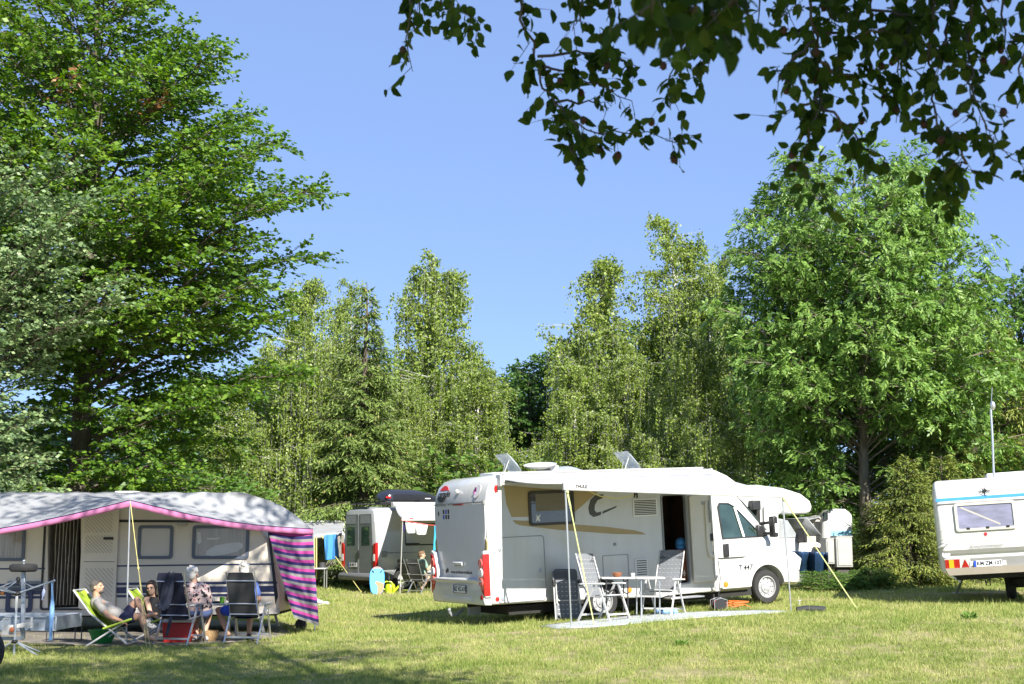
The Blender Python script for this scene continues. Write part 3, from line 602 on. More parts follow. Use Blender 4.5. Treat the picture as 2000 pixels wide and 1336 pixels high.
def build_overhang():
    r = np.random.default_rng(99); O = Vector((4.6, 0.6, 0)); t = thing('overhanging_beech', 'large beech whose dark leafy boughs hang into the top right of the view', 'tree', O); On = np.array(O)
    Cs, Ds, Ns, Ls, Ws = [], [], [], [], []; wood = MB(); twA, twB = [], []; nuts = []
    for Y0, pts, dens in STRANDS:
        P = np.array([tuple(at(px, py, Y0 + .12*r.normal())) for px, py in pts]); seg = np.linalg.norm(np.diff(P, axis=0), axis=1); cum = np.concatenate([[0], np.cumsum(seg)]); L = cum[-1]
        m = max(6, int(L/.05)); s = np.linspace(0, L, m); Q = np.stack([np.interp(s, cum, P[:, c]) for c in range(3)], 1); Q[1:-1] += r.normal(size=(m-2, 3))*.006; wood.tube(Q - On, list(np.linspace(.0055, .0012, m)), 5, caps=False)
        k = max(5, int(L/.037*dens))
        for i in range(k):
            f = (i + r.random())/k; p = np.array([np.interp(f*L, cum, P[:, c]) for c in range(3)])
            if p[2] > 1.6 + .46*p[1] + .8: continue
            tg = np.array([np.interp(min(L, f*L+.05), cum, P[:, c]) for c in range(3)]) - p; tg /= max(np.linalg.norm(tg), 1e-6)
            d = unit((tg*.6 + r.normal(size=3)*.75 + [0, 0, -.35])[None])[0]; tl = .03 + .10*r.random(); e = p + d*tl; twA.append(p); twB.append(e)
            n = r.integers(2, 6); ff = np.linspace(.35, 1, n)
            C = p + d*tl*ff[:, None]; D = d*.5 + r.normal(size=(n, 3))*.55 + [0, 0, -.45]; N_ = r.normal(size=(n, 3)) + [0, -.4, .5]; sz = .045*(.65 + .6*r.random(n))
            Cs.append(C); Ds.append(D); Ns.append(N_); Ls.append(sz); Ws.append(sz*(.68 + .1*r.random(n)))
            if r.random() < .07 and Y0 > 3: nuts.append(e)
    T = Tree(1); T.wood = wood; T.twigs(np.array(twA) - On, np.array(twB) - On, np.full(len(twA), .0016))
    # limbs that carry the strands: from the trunk, above the view
    wood.tube([Vector((0, 0, -.2)), Vector((.05, .1, 1.5)), Vector((0, .2, 3.2)), Vector((-.1, .3, 6)), Vector((-.2, .5, 10))], [.36, .28, .25, .2, .1], 12)
    for Y0, pts, dens in STRANDS:
        if pts[0][1] > -20: continue
        a = np.array(tuple(at(pts[0][0], pts[0][1], Y0))) - On; b0 = np.array([-.05, .25, 6.0 + 1.5*r.random()]); mid = a + [.25, -.15, 3.0 + .6*r.random()]; Lb = bez(b0, mid, a, 12); wood.tube(Lb, list(np.concatenate([np.linspace(.05, .006, 6), np.linspace(.005, .0022, 6)])), 5, caps=False)
    return t, On, (Cs, Ds, Ns, Ls, Ws), T, nuts
def shade_crown(N, dens_fn, seed, xr, yr):
    """leaf clumps placed up the sun's ray from where their shade falls on the lawn"""
    r = np.random.default_rng(seed); out = []; s = np.array(SUN_DIR); k = 0
    while len(out) < N and k < N*60:
        k += 1; gx = r.uniform(*xr); gy = r.uniform(*yr)
        if r.random() > dens_fn(gx, gy): continue
        z = r.uniform(6.5, 12.5); 
        for _ in range(14):
            t = z/s[2]; p = np.array([gx, gy, 0]) + s*t
            if p[2] > 1.6 + .47*p[1] + .9: break
            z += .8
        else: continue
        out.append(p)
    return np.array(out)
def finish_shade():
    def dens(x, y):
        n = float(pnoise(x + 40, y + 40, .55, 8))*.6 + float(pnoise(x + 40, y + 40, 1.3, 9))*.4; edge = 0.6 - (y - 15.5)*.42 if y < 24 else -3.2 - (y - 24)*.25
        e = min(1, max(0, (edge - x)/1.6)); base_ = 1.0 if y < 19.3 else (.5 if y < 21 else (.26 if y < 25.5 else .34))
        return e*max(0, min(1, base_*(n*4.6 - 1.75)))
    C = shade_crown(310, dens, 5, (-13, 1.2), (14.5, 29)); right = C[:, 0] > -2.2
    t, On, (Cs, Ds, Ns, Ls, Ws), T, nuts = build_overhang(); r = np.random.default_rng(12)
    def clumps(P, n=95, rad=.62):
        c = np.repeat(P, n, 0) + r.normal(size=(len(P)*n, 3))*rad*np.array([.75, .75, .35]); return c, r.normal(size=c.shape)*.8 + [0, 0, -.2], r.normal(size=c.shape)*.5 + [0, 0, 1.0], .10 + .05*r.random(len(c))
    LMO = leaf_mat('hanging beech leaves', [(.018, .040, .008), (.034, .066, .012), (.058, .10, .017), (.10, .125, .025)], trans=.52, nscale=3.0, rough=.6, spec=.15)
    sh = []                                  # the tree's own upper crown, which keeps the hanging boughs in shade
    for Y0, pts, dens_ in STRANDS:
        for px, py in pts:
            for _ in range(1):
                p = np.array(tuple(at(px, py, Y0))) + np.array(SUN_DIR)*r.uniform(2.2, 6.5) + r.normal(size=3)*.25
                if p[2] > 1.6 + .47*max(p[1], 0) + .7: sh.append(p)
    Cc, Dc, Nc, Lc = clumps(np.concatenate([C[right], np.array(sh)])); A = np.concatenate(Cs + [Cc]) - On; D = np.concatenate(Ds + [Dc]); N_ = np.concatenate(Ns + [Nc]); L = np.concatenate(Ls + [Lc]); W_ = np.concatenate(Ws + [Lc*.7])
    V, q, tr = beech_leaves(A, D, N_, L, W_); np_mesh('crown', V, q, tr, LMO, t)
    for p in C[right][::5]: e = p - On; T.wood.tube(bez(np.array([-.1, .3, 4.5 + 3*r.random()]), (e + [-.1, .3, 6])/2 + [0, 0, .8], e, 8), list(np.linspace(.07, .015, 8)), 6, caps=False)
    WV = np.array([tuple(p) for p in T.wood.v]); fq = np.array([f for f in T.wood.f if len(f) == 4]); TT = np.concatenate(T.tw); k = np.arange(len(TT))[:, None]*6; qq = np.concatenate([k + np.array([[i, j, j+3, i+3]]) for i, j in ((0, 1), (1, 2), (2, 0))])
    np_mesh('trunk', np.concatenate([WV, TT.reshape(-1, 3)]), np.concatenate([fq, qq + len(WV)]), material=BARK, parent=t, smooth=True)
    rr = random.Random(4); nb = MB(); nb.ball((0, 0, 0), (.011, .011, .014), 8, 6)
    for _ in range(10): d = Vector((rr.gauss(0, 1), rr.gauss(0, 1), rr.gauss(0, 1))).normalized(); nb.tube([d*.008, d*.018], [.0014, .0004], 3)
    first = nb.build('beech_nut', mat('brown beech husk', (.065, .03, .016), .9, var=.3), t)
    for i, p in enumerate(nuts):
        c = first if i == 0 else link(first.copy(), t); c.location = Vector(p) - Vector(On) + Vector((0, 0, -.012)); c.rotation_euler.z = i
    # neighbour left of the view
    O = np.array([-7.6, 8.5, 0.]); t2 = thing('beech_tree', 'tall beech standing left of the view whose crown dapples the lawn and caravan with shade', 'tree', tuple(O)); Cl, Dl, Nl, Ll = clumps(C[~right]); V, q, tr = beech_leaves(Cl - O, Dl, Nl, Ll, Ll*.7); np_mesh('crown', V, q, tr, LMO, t2)
    wd = MB(); wd.tube([(0, 0, -.2), (.1, 0, 2), (0, .1, 6), (.3, .2, 11), (.3, .3, 15)], [.42, .32, .26, .18, .06], 12)
    for p in C[~right][::4]: e = p - O; wd.tube(bez(np.array([.1, .1, max(3.5, e[2] - 3.5)]), e*.5 + np.array([0, 0, e[2]*.42]), e, 8), list(np.linspace(.08, .015, 8)), 6, caps=False)
    wd.build('trunk', BARK, t2)
finish_shade()
# ================================================================ shared vehicle materials
WHITE = mat('white vehicle paint', (0.55, 0.55, 0.54), 0.28, var=0.05, scale=1.6, coat=0.4, streak=(3, 3, .5))
WHITE2 = mat('off white aluminium skin', (0.62, 0.62, 0.60), 0.35, var=0.05, scale=2, coat=0.2)
PLASTIC_W = mat('white plastic', (0.72, 0.72, 0.70), 0.4, var=0.03)
PLASTIC_G = mat('grey plastic', (0.22, 0.23, 0.24), 0.5, var=0.06)
BLACK = mat('black plastic', (0.018, 0.018, 0.02), 0.45, var=0.2)
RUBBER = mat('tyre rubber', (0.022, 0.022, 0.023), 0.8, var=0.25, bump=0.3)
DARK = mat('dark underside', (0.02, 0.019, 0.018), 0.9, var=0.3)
STEEL = mat('brushed aluminium', (0.62, 0.63, 0.65), 0.32, metal=0.85, var=0.05)
ALU_W = mat('white coated aluminium', (0.46, 0.46, 0.455), 0.35, var=0.02)
RIM = mat('silver steel rim', (0.33, 0.335, 0.345), 0.45, metal=0.0, var=0.08)
GREYFAB = mat('grey chair fabric', (0.16, 0.17, 0.19), 0.9, var=0.08, bump=0.3, bscale=300)
GOLD = mat('bronze gold decal', (0.36, 0.27, 0.12), 0.35, var=0.06)
CHAR = mat('charcoal decal', (0.06, 0.06, 0.055), 0.35)
RED = mat('red lens', (0.38, 0.012, 0.012), 0.15, coat=0.6, var=0.1)
ORANGE = mat('orange lens', (0.75, 0.22, 0.02), 0.2, coat=0.5)
CLEARL = mat('clear lens', (0.75, 0.75, 0.75), 0.15, coat=0.6)
CREAM = mat('cream door lining', (0.62, 0.58, 0.49), 0.5, var=0.03)
WOOD = mat('dark cherry furniture', (0.17, 0.07, 0.03), 0.4, var=0.3, scale=2.5, streak=(8, 8, 0.8))
PLATE = mat('white plate', (0.75, 0.75, 0.75), 0.4, var=0.01); PLATE_B = mat('blue plate field', (0.02, 0.07, 0.45), 0.4)
INK = mat('black lettering', (0.012, 0.012, 0.014), 0.5)
SILVER_T = mat('silver lettering', (0.35, 0.35, 0.36), 0.4)
def glass_mat(name, c, rough=0.06, var=0.5, scale=1.5):
    m = mat(name, c, rough, var=var, scale=scale, coat=0.7, spec=0.8); return m
GLASS = glass_mat('tinted acrylic window', (0.035, 0.033, 0.028)); GLASS_G = glass_mat('green tinted car glass', (0.03, 0.055, 0.05))
def clear_dome():
    m, t, p = new_mat('smoky clear acrylic'); p.inputs['Base Color'].default_value = (0.55, 0.6, 0.66, 1); p.inputs['Roughness'].default_value = 0.08
    p.inputs['Alpha'].default_value = 0.45; p.inputs['Specular IOR Level'].default_value = 0.8; return m
DOME = clear_dome()
def fabric(name, c, var=0.05, trans=0.25, rough=0.85):
    m = mat(name, c, rough, var=var, scale=4, bump=0.15, bscale=90); t = m.node_tree; N = t.nodes; p = N['Principled BSDF']
    tr = N.new('ShaderNodeBsdfTranslucent'); ms = N.new('ShaderNodeMixShader'); ms.inputs[0].default_value = trans
    src = p.inputs['Base Color'].links[0].from_socket; t.links.new(src, tr.inputs[0])
    t.links.new(p.outputs[0], ms.inputs[1]); t.links.new(tr.outputs[0], ms.inputs[2]); t.links.new(ms.outputs[0], N['Material Output'].inputs[0]); return m
def wheel(parent, c, r=0.34, wd=0.22, side=-1, rim=RIM, spokes=False):
    """road wheel whose axle runs along local y; the seen face looks towards side"""
    M = Matrix.Translation(c) @ Matrix.Rotation(R(90), 4, 'X') if side < 0 else Matrix.Translation(c) @ Matrix.Rotation(R(-90), 4, 'X')
    h = wd / 2; w = MB()
    w.lathe([(r*0.62, -h*.9), (r*0.9, -h), (r*0.985, -h*.75), (r, -h*.4), (r, h*.4), (r*0.985, h*.75), (r*0.92, h), (r*0.72, h*1.02), (r*0.62, h*.9)], 36, M, caps=False)
    for k in range(36):
        a = 2*math.pi*k/36
    wo = w.build('wheel', RUBBER, parent)
    q = MB(); q.use(rim); q.lathe([(r*0.63, h*.3), (r*0.645, h*.95), (r*0.60, h*.98), (r*0.56, h*.62), (r*0.40, h*.55), (r*0.36, h*.8), (r*0.22, h*.85), (r*0.16, h*.98), (0.0001, h*.98)], 36, M, caps=False)
    b = q; b.use(rim); q.m = [0]*len(q.m); b.use(BLACK)
    n = 10 if not spokes else 0
    for k in range(n):
        a = 2*math.pi*k/n; b.ball(M @ Vector((r*.49*math.cos(a), r*.49*math.sin(a), h*.585)), r*0.042, 8, 4)
    for k in range(5):
        a = 2*math.pi*k/5; b.ball(M @ Vector((r*.26*math.cos(a), r*.26*math.sin(a), h*.86)), r*0.032, 8, 4)
    if spokes:
        for k in range(5):
            a0 = 2*math.pi*(k+.5)/5
            for dr in (0.34, 0.47): b.ball(M @ Vector((r*dr*math.cos(a0), r*dr*math.sin(a0), h*.6)), (r*0.09, r*0.09, r*0.09), 8, 4)
    b.build('rim', None, wo); return wo
def plate_at(parent, M, txt, wd=0.52, ht=0.11):
    """number plate lying in the xy plane of M"""
    b = MB(); V = [M @ Vector(p) for p in ((-wd/2-.008, -ht/2-.008, 0), (wd/2+.008, -ht/2-.008, 0), (wd/2+.008, ht/2+.008, 0), (-wd/2-.008, ht/2+.008, 0))]
    n = (M.to_3x3() @ Vector((0, 0, 1))).normalized()
    def slab(x0, y0, x1, y1, z0, z1):
        P = [M @ Vector(p) for p in ((x0,y0,z0),(x1,y0,z0),(x1,y1,z0),(x0,y1,z0),(x0,y0,z1),(x1,y0,z1),(x1,y1,z1),(x0,y1,z1))]
        b.add(P, [(0,3,2,1),(4,5,6,7),(0,1,5,4),(1,2,6,5),(2,3,7,6),(3,0,4,7)])
    b.use(BLACK); slab(-wd/2-.01, -ht/2-.01, wd/2+.01, ht/2+.01, 0, 0.008)
    b.use(PLATE); slab(-wd/2, -ht/2, wd/2, ht/2, 0.0082, 0.012)
    b.use(PLATE_B); slab(-wd/2, -ht/2, -wd/2+.045, ht/2, 0.0122, 0.014)
    o = b.build('number_plate', None, parent, smooth=False)
    text(txt, ht*0.92, INK, M @ Matrix.Translation((0.022, 0, 0.0142)), o, bold=0.003, xs=0.88); return o
def window(parent, poly_out, poly_in, axis_pt, fr=BLACK, gl=GLASS, proud=0.03, name='window', gname='pane'):
    """frame between two outlines and a pane, both given as functions of (polygon, offset) -> points on the body"""
    b = MB(); n = len(poly_out)
    A = axis_pt(poly_out, 0.002); B = axis_pt(poly_out, proud); C = axis_pt(poly_in, proud); D = axis_pt(poly_in, proud*0.4)
    b.add(A + B + C + D, [f for i in range(n) for f in ((i, (i+1)%n, n+(i+1)%n, n+i), (n+i, n+(i+1)%n, 2*n+(i+1)%n, 2*n+i), (2*n+i, 2*n+(i+1)%n, 3*n+(i+1)%n, 3*n+i))])
    o = b.build(name, fr, parent)
    p = MB(); I = axis_pt(poly_in, proud*0.5); I.append(sum((Vector(i) for i in I), Vector()) / n); p.add(I, [(k, (k+1) % n, n) for k in range(n)]); p.build(gname, gl, o, smooth=False); return o
# ================================================================ the white motorhome
MH_O = Vector((-0.376, 24.407, 0.139)); MH_Y, MH_P = 0.483, 0.049
MHR = Matrix.Rotation(MH_Y, 3, 'Z') @ Matrix.Rotation(-MH_P, 3, 'Y')
def mh(px, py, v=0.0):                  # sight line met with the plane at local depth v: local (u, z)
    U, V, W = (MHR @ Vector(a) for a in ((1,0,0),(0,1,0),(0,0,1))); d = ray(px, py); c = Vector((0, 0, CAM_H))
    t = (MH_O + V * v - c).dot(V) / d.dot(V); P = c + d * t - MH_O; return (P.dot(U), P.dot(W))
def rear(px, py):                       # the same on the rear wall (u = 0): local (v, z)
    U, V, W = (MHR @ Vector(a) for a in ((1,0,0),(0,1,0),(0,0,1))); d = ray(px, py); c = Vector((0, 0, CAM_H))
    t = (MH_O - c).dot(U) / d.dot(U); P = c + d * t - MH_O; return (P.dot(V), P.dot(W))
def arch(u, z, r, y0, y1):               # closed wheel arch shape to subtract
    return MB().prism([(u - r, z - .4)] + [(u - r*math.cos(R(6*k)), z + r*math.sin(R(6*k))) for k in range(31)] + [(u + r, z - .4)], 1, y0, y1)
def build_motorhome():
    t = thing('motorhome', 'white motorhome with bronze stripes, rolled out awning and open door', 'motorhome', MH_O, (0, -MH_P, MH_Y))
    WD = 2.28
    # living box: side outline pulled across, doorway and wheel arch cut out
    prof = [(0.04, 0.42), (0.0, 0.55), (0.0, 2.28), (0.03, 2.45), (0.10, 2.60), (0.22, 2.71), (0.40, 2.765), (4.86, 2.765), (5.06, 2.70), (5.06, 0.34), (3.2, 0.34), (1.2, 0.40)]
    b = MB().prism(prof, 1, 0.0, WD); body = b.build('body', WHITE, t, bevel=0.05, seg=3); bake(body)
    c = MB().prism([(3.82, -.3), (4.38, -.3), (4.38, .06), (4.98, .06), (4.98, 1.5), (3.82, 1.5)], 2, .56, 2.27); cut(body, c)
    cut(body, arch(2.41, .33, .43, -.3, .34))
    body.data.polygons.foreach_set('use_smooth', [True]*len(body.data.polygons)); body.data.set_sharp_from_angle(angle=R(30))
    # wheel well lining and chassis
    q = MB(); q.box((0.5, 0.25, 0.2), (6.6, 2.0, 0.36)); q.box((2.0, 0.2, 0.3), (2.82, 0.5, 0.75)); q.box((0.75, 1.05, .16), (0.95, 1.25, .3)); q.build('chassis', DARK, t, smooth=False)
    wheel(t, (2.41, 0.16, 0.33)); wheel(t, (6.39, 0.26, 0.345)); wheel(t, (2.41, WD-.16, 0.33), side=1); wheel(t, (6.39, WD-.26, 0.345), side=1)
    # interior seen through the doorway: lining, furniture, curtain
    q = MB(); x0, x1, y1, z0, z1 = 3.83, 4.97, 1.49, 0.57, 2.26
    q.add([(x0,.02,z0),(x0,y1,z0),(x0,y1,z1),(x0,.02,z1)], [(0,1,2,3)]); q.add([(x1,.07,z0),(x1,y1,z0),(x1,y1,z1),(x1,.07,z1)], [(3,2,1,0)])
    q.add([(x0,y1,z0),(x1,y1,z0),(x1,y1,z1),(x0,y1,z1)], [(0,1,2,3)]); q.add([(x0,.07,z1-.005),(x1,.07,z1-.005),(x1,y1,z1-.005),(x0,y1,z1-.005)], [(0,1,2,3)])
    q.add([(x0,.07,z0+.005),(x1,.07,z0+.005),(x1,y1,z0+.005),(x0,y1,z0+.005)], [(0,1,2,3)]); q.build('interior_lining', mat('brown interior wall', (0.11, 0.065, 0.045), 0.6, var=0.2), t, smooth=False)
    q = MB(); q.box((4.22, .12, .58), (4.60, .5, 1.20)); o = q.build('cupboard', WOOD, t, bevel=0.008)
    q = MB(); q.box((4.24, .108, .62), (4.58, .118, .90)); q.box((4.24, .108, .93), (4.58, .118, 1.17)); q.build('cupboard_front', mat('cherry cupboard front', (0.24, 0.09, 0.035), 0.35, var=0.3, streak=(8, 8, 0.8)), o)
    q = MB(); q.box((4.325, .098, .68), (4.345, .107, .80)); q.box((4.295, .098, .73), (4.375, .107, .75)); q.build('white_cross', PLASTIC_W, o, smooth=False)
    q = MB(); q.box((4.0, .75, 1.28), (4.7, 1.25, 1.31)); q.tube([(4.15, 1.0, .58), (4.15, 1.0, 1.28)], .03, 8); q.build('dinette_table', mat('dark table top', (.05, .035, .03), .35), t, bevel=.005)
    rows = [[(4.25 + .55*j/10, 1.40 + .025*math.sin(j*1.9), lerp(2.16, 1.36, i/5)) for j in range(11)] for i in range(6)]; q = MB(); q.grid(rows); q.build('curtain', fabric('pale yellow curtain', (0.62, 0.55, 0.34)), t, solid=.006)
    q = MB(); q.ball((4.42, .28, 1.30), (.12, .11, .13), 14, 8); q.ball((4.36, .22, 1.24), (.10, .09, .06), 12, 6); q.build('blue_bag', fabric('blue plastic bag', (0.08, 0.33, 0.7)), o)
    # door frame and open door folded forward against the cab
    q = MB(); fx0, fx1, fz0, fz1 = 3.80, 4.40, 0.53, 2.29
    P = lambda poly, off: [(a, -off, z) for a, z in poly]
    outer = rrect(fx0, fz0, fx1, fz1, 0.07); inner = rrect(fx0+.028, fz0+.03, fx1-.028, fz1-.03, 0.06); n = len(outer)
    A = P(outer, 0.001); B = P(outer, 0.022); C = P(inner, 0.022); D = P(inner, -0.06)
    q.add(A+B+C+D, [f for i in range(n) for f in ((i,(i+1)%n,n+(i+1)%n,n+i),(n+i,n+(i+1)%n,2*n+(i+1)%n,2*n+i),(2*n+i,2*n+(i+1)%n,3*n+(i+1)%n,3*n+i))])
    q.build('door_frame', PLASTIC_G, t)
    q = MB().prism(rrect(4.43, 0.55, 4.99, 2.25, 0.06), 1, -0.09, -0.045); d = q.build('door', CREAM, t, bevel=0.012)
    q = MB().prism(rrect(4.44, .56, 4.98, 2.24, .06), 1, -.094, -.0925)
    q = MB(); q.prism([(4.90, .62), (5.0, .62), (5.0, 2.25), (4.90, 2.25), (4.88, 2.0), (4.90, 1.9), (4.93, 1.3)], 1, -0.125, -0.088); q.build('door_edge', WHITE, d, bevel=0.01)
    q = MB(); q.prism([(4.76, 1.95), (4.76, 1.2), (4.80, 1.02), (4.95, .98), (4.95, 1.06), (4.85, 1.1), (4.83, 1.95), (4.80, 2.12), (4.77, 2.1)], 1, -0.13, -0.089); q.build('door_pocket', mat('beige moulding', (.60, .56, .46), .5), d, bevel=0.012)
    q = MB(); q.tube([(4.84, -.13, 2.12), (4.84, -.15, 2.1), (4.84, -.15, 1.72), (4.84, -.13, 1.70)], .012, 8); q.build('door_handle', PLASTIC_G, d)
    q = MB(); q.box((4.84, -.137, 1.34), (4.92, -.128, 1.48)); q.build('door_lock', BLACK, d, bevel=.006)
    q = MB(); q.box((3.72, -.3, .28), (4.5, -.02, .31)); q.box((3.8, -.28, .31), (3.84, -.0, .36)); q.build('entry_step', STEEL, t, bevel=.006)
    # rear wall: upper rounded cap and the slightly sunk panel, bumper, lamps
    rv = lambda poly, off: [(-off, v, z) for v, z in poly]
    q = MB().prism([(0.10, 0.86), (0.16, 1.25), (0.05, 1.75), (0.04, 2.24), (WD-.04, 2.24), (WD-.05, 1.75), (WD-.16, 1.25), (WD-.10, .86)], 0, -0.012, 0.03)
    q.build('rear_panel', mat('pale grey rear panel', (0.60, 0.61, 0.61), 0.3, coat=.3, var=.02), t, bevel=.004)
    for s in (0, 1):
        f = (lambda v: WD - v) if s else (lambda v: v)
        pts = [(f(0.015), 1.55), (f(0.03), 1.1), (f(.12), .9), (f(.17), 1.2), (f(.055), 1.62)]
        MB().prism(pts, 0, -0.010, 0.03).build('rear_stripe', GOLD, t, smooth=False)
    q = MB().prism([(0.05, 2.262), (WD-.05, 2.262), (WD-.05, 2.285), (.05, 2.285)], 0, -.02, .02); q.build('rear_rail', mat('grey seam trim', (.25, .25, .24), .4), t)
    q = MB(); q.box((-.035, .95, 2.245), (-.012, 1.35, 2.262)); o = q.build('brake_lamp', RED, t)
    q = MB(); q.box((-.03, 1.62, 2.24), (-.012, 1.72, 2.268)); q.box((-.03, .52, 2.24), (-.012, .62, 2.268)); q.box((-.04, .02, 2.235), (-.0, .10, 2.30)); q.build('rear_hinges', STEEL, t)
    bp = [(-.09, .42), (-.11, .52), (-.10, .80), (-.13, .84), (-.13, .88), (0.0, .90), (.06, .86), (.06, .41)]
    q = MB().prism(bp, 1, .02, WD-.02); bo = q.build('bumper', WHITE, t, bevel=.025, seg=3)
    q = MB().prism([(WD*.2, .47), (WD*.8, .47), (WD*.76, .56), (WD*.24, .56)], 0, -.118, -.09); q.build('bumper_recess', WHITE2, bo, bevel=.01)
    for s in (0, 1):
        f = (lambda v: WD - v) if s else (lambda v: v)
        hv = MB().prism([(f(-.01), .55), (f(.27), .78), (f(.27), 1.02), (f(.13), 1.36), (f(-.01), 1.40)], 0, -.10, .05); ho = hv.build('lamp_housing', WHITE, t, bevel=.02)
        lv = MB().prism([(f(-.015), .58), (f(.12), .66), (f(.20), .84), (f(.20), 1.08), (f(.09), 1.30), (f(-.015), 1.34)], 0, -.112, .02); lo = lv.build('tail_lamp', RED, ho, bevel=.012)
        for zc, m in ((1.17, CLEARL), (1.0, CLEARL), (.83, CLEARL)):
            qq = MB().lathe([(.085, .0), (.07, .02), (.05, .012), (.0001, .018)], 20, Matrix.Translation((-.112, f(.09), zc)) @ Matrix.Rotation(R(-90), 4, 'Y'))
            qq.build('lamp_ring', m if zc == 1.0 else mat('pale red lens', (.6, .12, .1), .1, coat=.7), lo)
    q = MB(); q.lathe([(.045, 0), (.045, .012), (.0001, .014)], 16, Matrix.Translation((-.11, .10, .56)) @ Matrix.Rotation(R(-90), 4, 'Y')); q.lathe([(.04, 0), (.04, .012), (.0001, .014)], 16, Matrix.Translation((.15, -.001, .52)) @ Matrix.Rotation(R(90), 4, 'X')); q.build('reflector', RED, t)
    pv, pz = rear(909, 1157)
    plate_at(t, facing((-.112, pv, .69), (0, -1, 0), (0, 0, 1)), 'NZ VLS 610', .52, .13)
    q = MB(); q.prism([(-.03, 1.10), (-.055, 1.13), (-.055, 1.17), (-.03, 1.19)], 1, 1.02, 1.42); q.build('rear_camera', WHITE2, t, bevel=.006)
    q = MB(); q.box((-.05, 1.05, 1.11), (-.036, 1.36, 1.15)); q.build('rear_handle', BLACK, t, bevel=.006)
    q = MB(); q.ball((.0, 1.2, 2.50), (.04, .05, .04), 12, 8); q.build('rear_light', CLEARL, t)
    q = MB(); q.box((.06, 1.0, .2), (.3, 1.08, .34)); q.tube([(.1, 1.32, .3), (-.05, 1.32, .2), (-.16, 1.32, .2), (-.2, 1.32, .27)], .03, 8); q.ball((-.2, 1.32, .30), .035); q.build('tow_hook', PLASTIC_G, t)
    # emblem of the rear: oval with red top, white writing band, black foot
    tx = lambda v, z, off: facing((-off, v, z), (0, -1, 0), (0, 0, 1))
    sl = lambda z: max(0, (z - 2.3)) * -0.16
    q = MB(); K = 18
    for col, a0, a1 in ((mat('red emblem', (.55, .03, .04), .4), 25, 155), (INK, 205, 335)):
        poly = [(1.93 - .21*math.cos(R(lerp(a0, a1, k/K))), 2.47 + .17*math.sin(R(lerp(a0, a1, k/K)))) for k in range(K+1)]
        q.use(col); q.prism(poly, 0, -.004 if a0 < 90 else -.012, .03 if a0 < 90 else .0)
    q2 = q
    MSL = Matrix.Translation((0.055, 0, 2.47)) @ Matrix.Rotation(R(22), 4, 'Y') @ Matrix.Translation((0.0, 0, -2.47))
    o = q2.build('emblem', None, t, smooth=False); o.data.transform(MSL @ Matrix.Translation((-.015, 0, 0)))
    text('carado', .20, INK, MSL @ tx(1.86, 2.46, .024), t, bold=.004, shear=.15)
    q = MB(); q.lathe([(.13, 0), (.13, .004), (.0001, .0045)], 24, MSL @ facing((-.016, .42, 2.47), (0, -1, 0), (0, 0, 1))); q.build('round_sticker', mat('pale sticker', (.62, .60, .60), .4), t)
    PUR = mat('purple sticker print', (.25, .03, .2), .5)
    q = MB(); 
    for dx, dz, rr in ((0, .03, .04), (-.03, .0, .03), (.03, 0, .03)): q.ball(MSL @ Vector((-.024, .50+dx, 2.48+dz)), (.004, rr, rr), 10, 6)
    q.box(tuple(MSL @ Vector((-.024, .495, 2.40))), tuple(MSL @ Vector((-.02, .505, 2.47)))); q.build('sticker_print', PUR, t)
    q = MB()
    for i, v in enumerate((1.82, 1.71, 1.60)):
        for j, z in enumerate((2.13, 2.03)): q.use(PLATE_B if (i + j) % 3 == 1 else INK); q.box((-.0165, v-.035, z-.04), (-.012, v+.03, z+.04))
    q.use(INK); q.ball((-.014, 2.05, 2.1), (.003, .03, .05), 8, 6); q.ball((-.014, 1.72, 1.02), (.003, .04, .05), 8, 6); q.ball((-.014, 1.79, 1.0), (.003, .035, .04), 8, 6); q.build('stickers', None, t, smooth=False)
    text('www.nordmann-mobile.de', .085, INK, tx(1.12, .99, .0135), t, bold=.0015)
    q = MB(); q.box((-.015, .22, .9), (-.012, .30, 1.03)); q.build('green_sticker', mat('green sticker', (.06, .2, .14), .5), t)
    q = MB(); q.box((-.015, 1.90, .92), (-.012, 2.0, 1.04)); q.build('grey_sticker', mat('grey sticker', (.4, .4, .4), .5), t)
    # side wall details
    sp = lambda poly, off: [(a, -off, z) for a, z in poly]
    def win(x0, z0, x1, z1, rr=.06, fw=.05, fr=BLACK, gl=GLASS): return window(t, rrect(x0, z0, x1, z1, rr), rrect(x0+fw, z0+fw, x1-fw, z1-fw, rr*.6), sp, fr, gl)
    wo = win(.87, 1.80, 1.84, 2.44, fr=mat('brown black window frame', (.03, .028, .022), .4))
    q = MB(); q.box((1.02, -.0165, 2.06), (1.69, -.0155, 2.38)); q.build('blind', mat('beige window blind', (.16, .14, .10), .6, var=.1, streak=(1, 1, 30)), wo, smooth=False)
    q = MB(); zb = [(1.0, 1.86), (1.03, 1.95), (1.02, 2.0), (1.06, 1.97), (1.12, 2.01), (1.08, 1.94), (1.1, 1.87), (1.05, 1.9)]; q.prism(zb, 1, -.0175, -.0165); q.build('paddler_sticker', PLASTIC_W, wo, smooth=False)
    # bronze fields drawn as thin film, outline measured on the wall
    pts = [mh(*p) for p in ((984, 948), (1100, 957), (1172, 957), (1140, 985), (1119, 1003), (1060, 1009), (999, 1010), (989, 985))]
    q = MB().prism(pts, 1, -.003, .002); q.build('bronze_field', GOLD, t, smooth=False)
    pts = [mh(*p) for p in ((1001, 1016), (1050, 1018), (1120, 1024), (1185, 1029), (1240, 1036), (1255, 1040), (1262, 1044), (1200, 1043), (1090, 1035), (1015, 1026), (1006, 1022))]
    q = MB().prism(pts, 1, -.003, .002); q.build('bronze_stripe', GOLD, t, smooth=False)
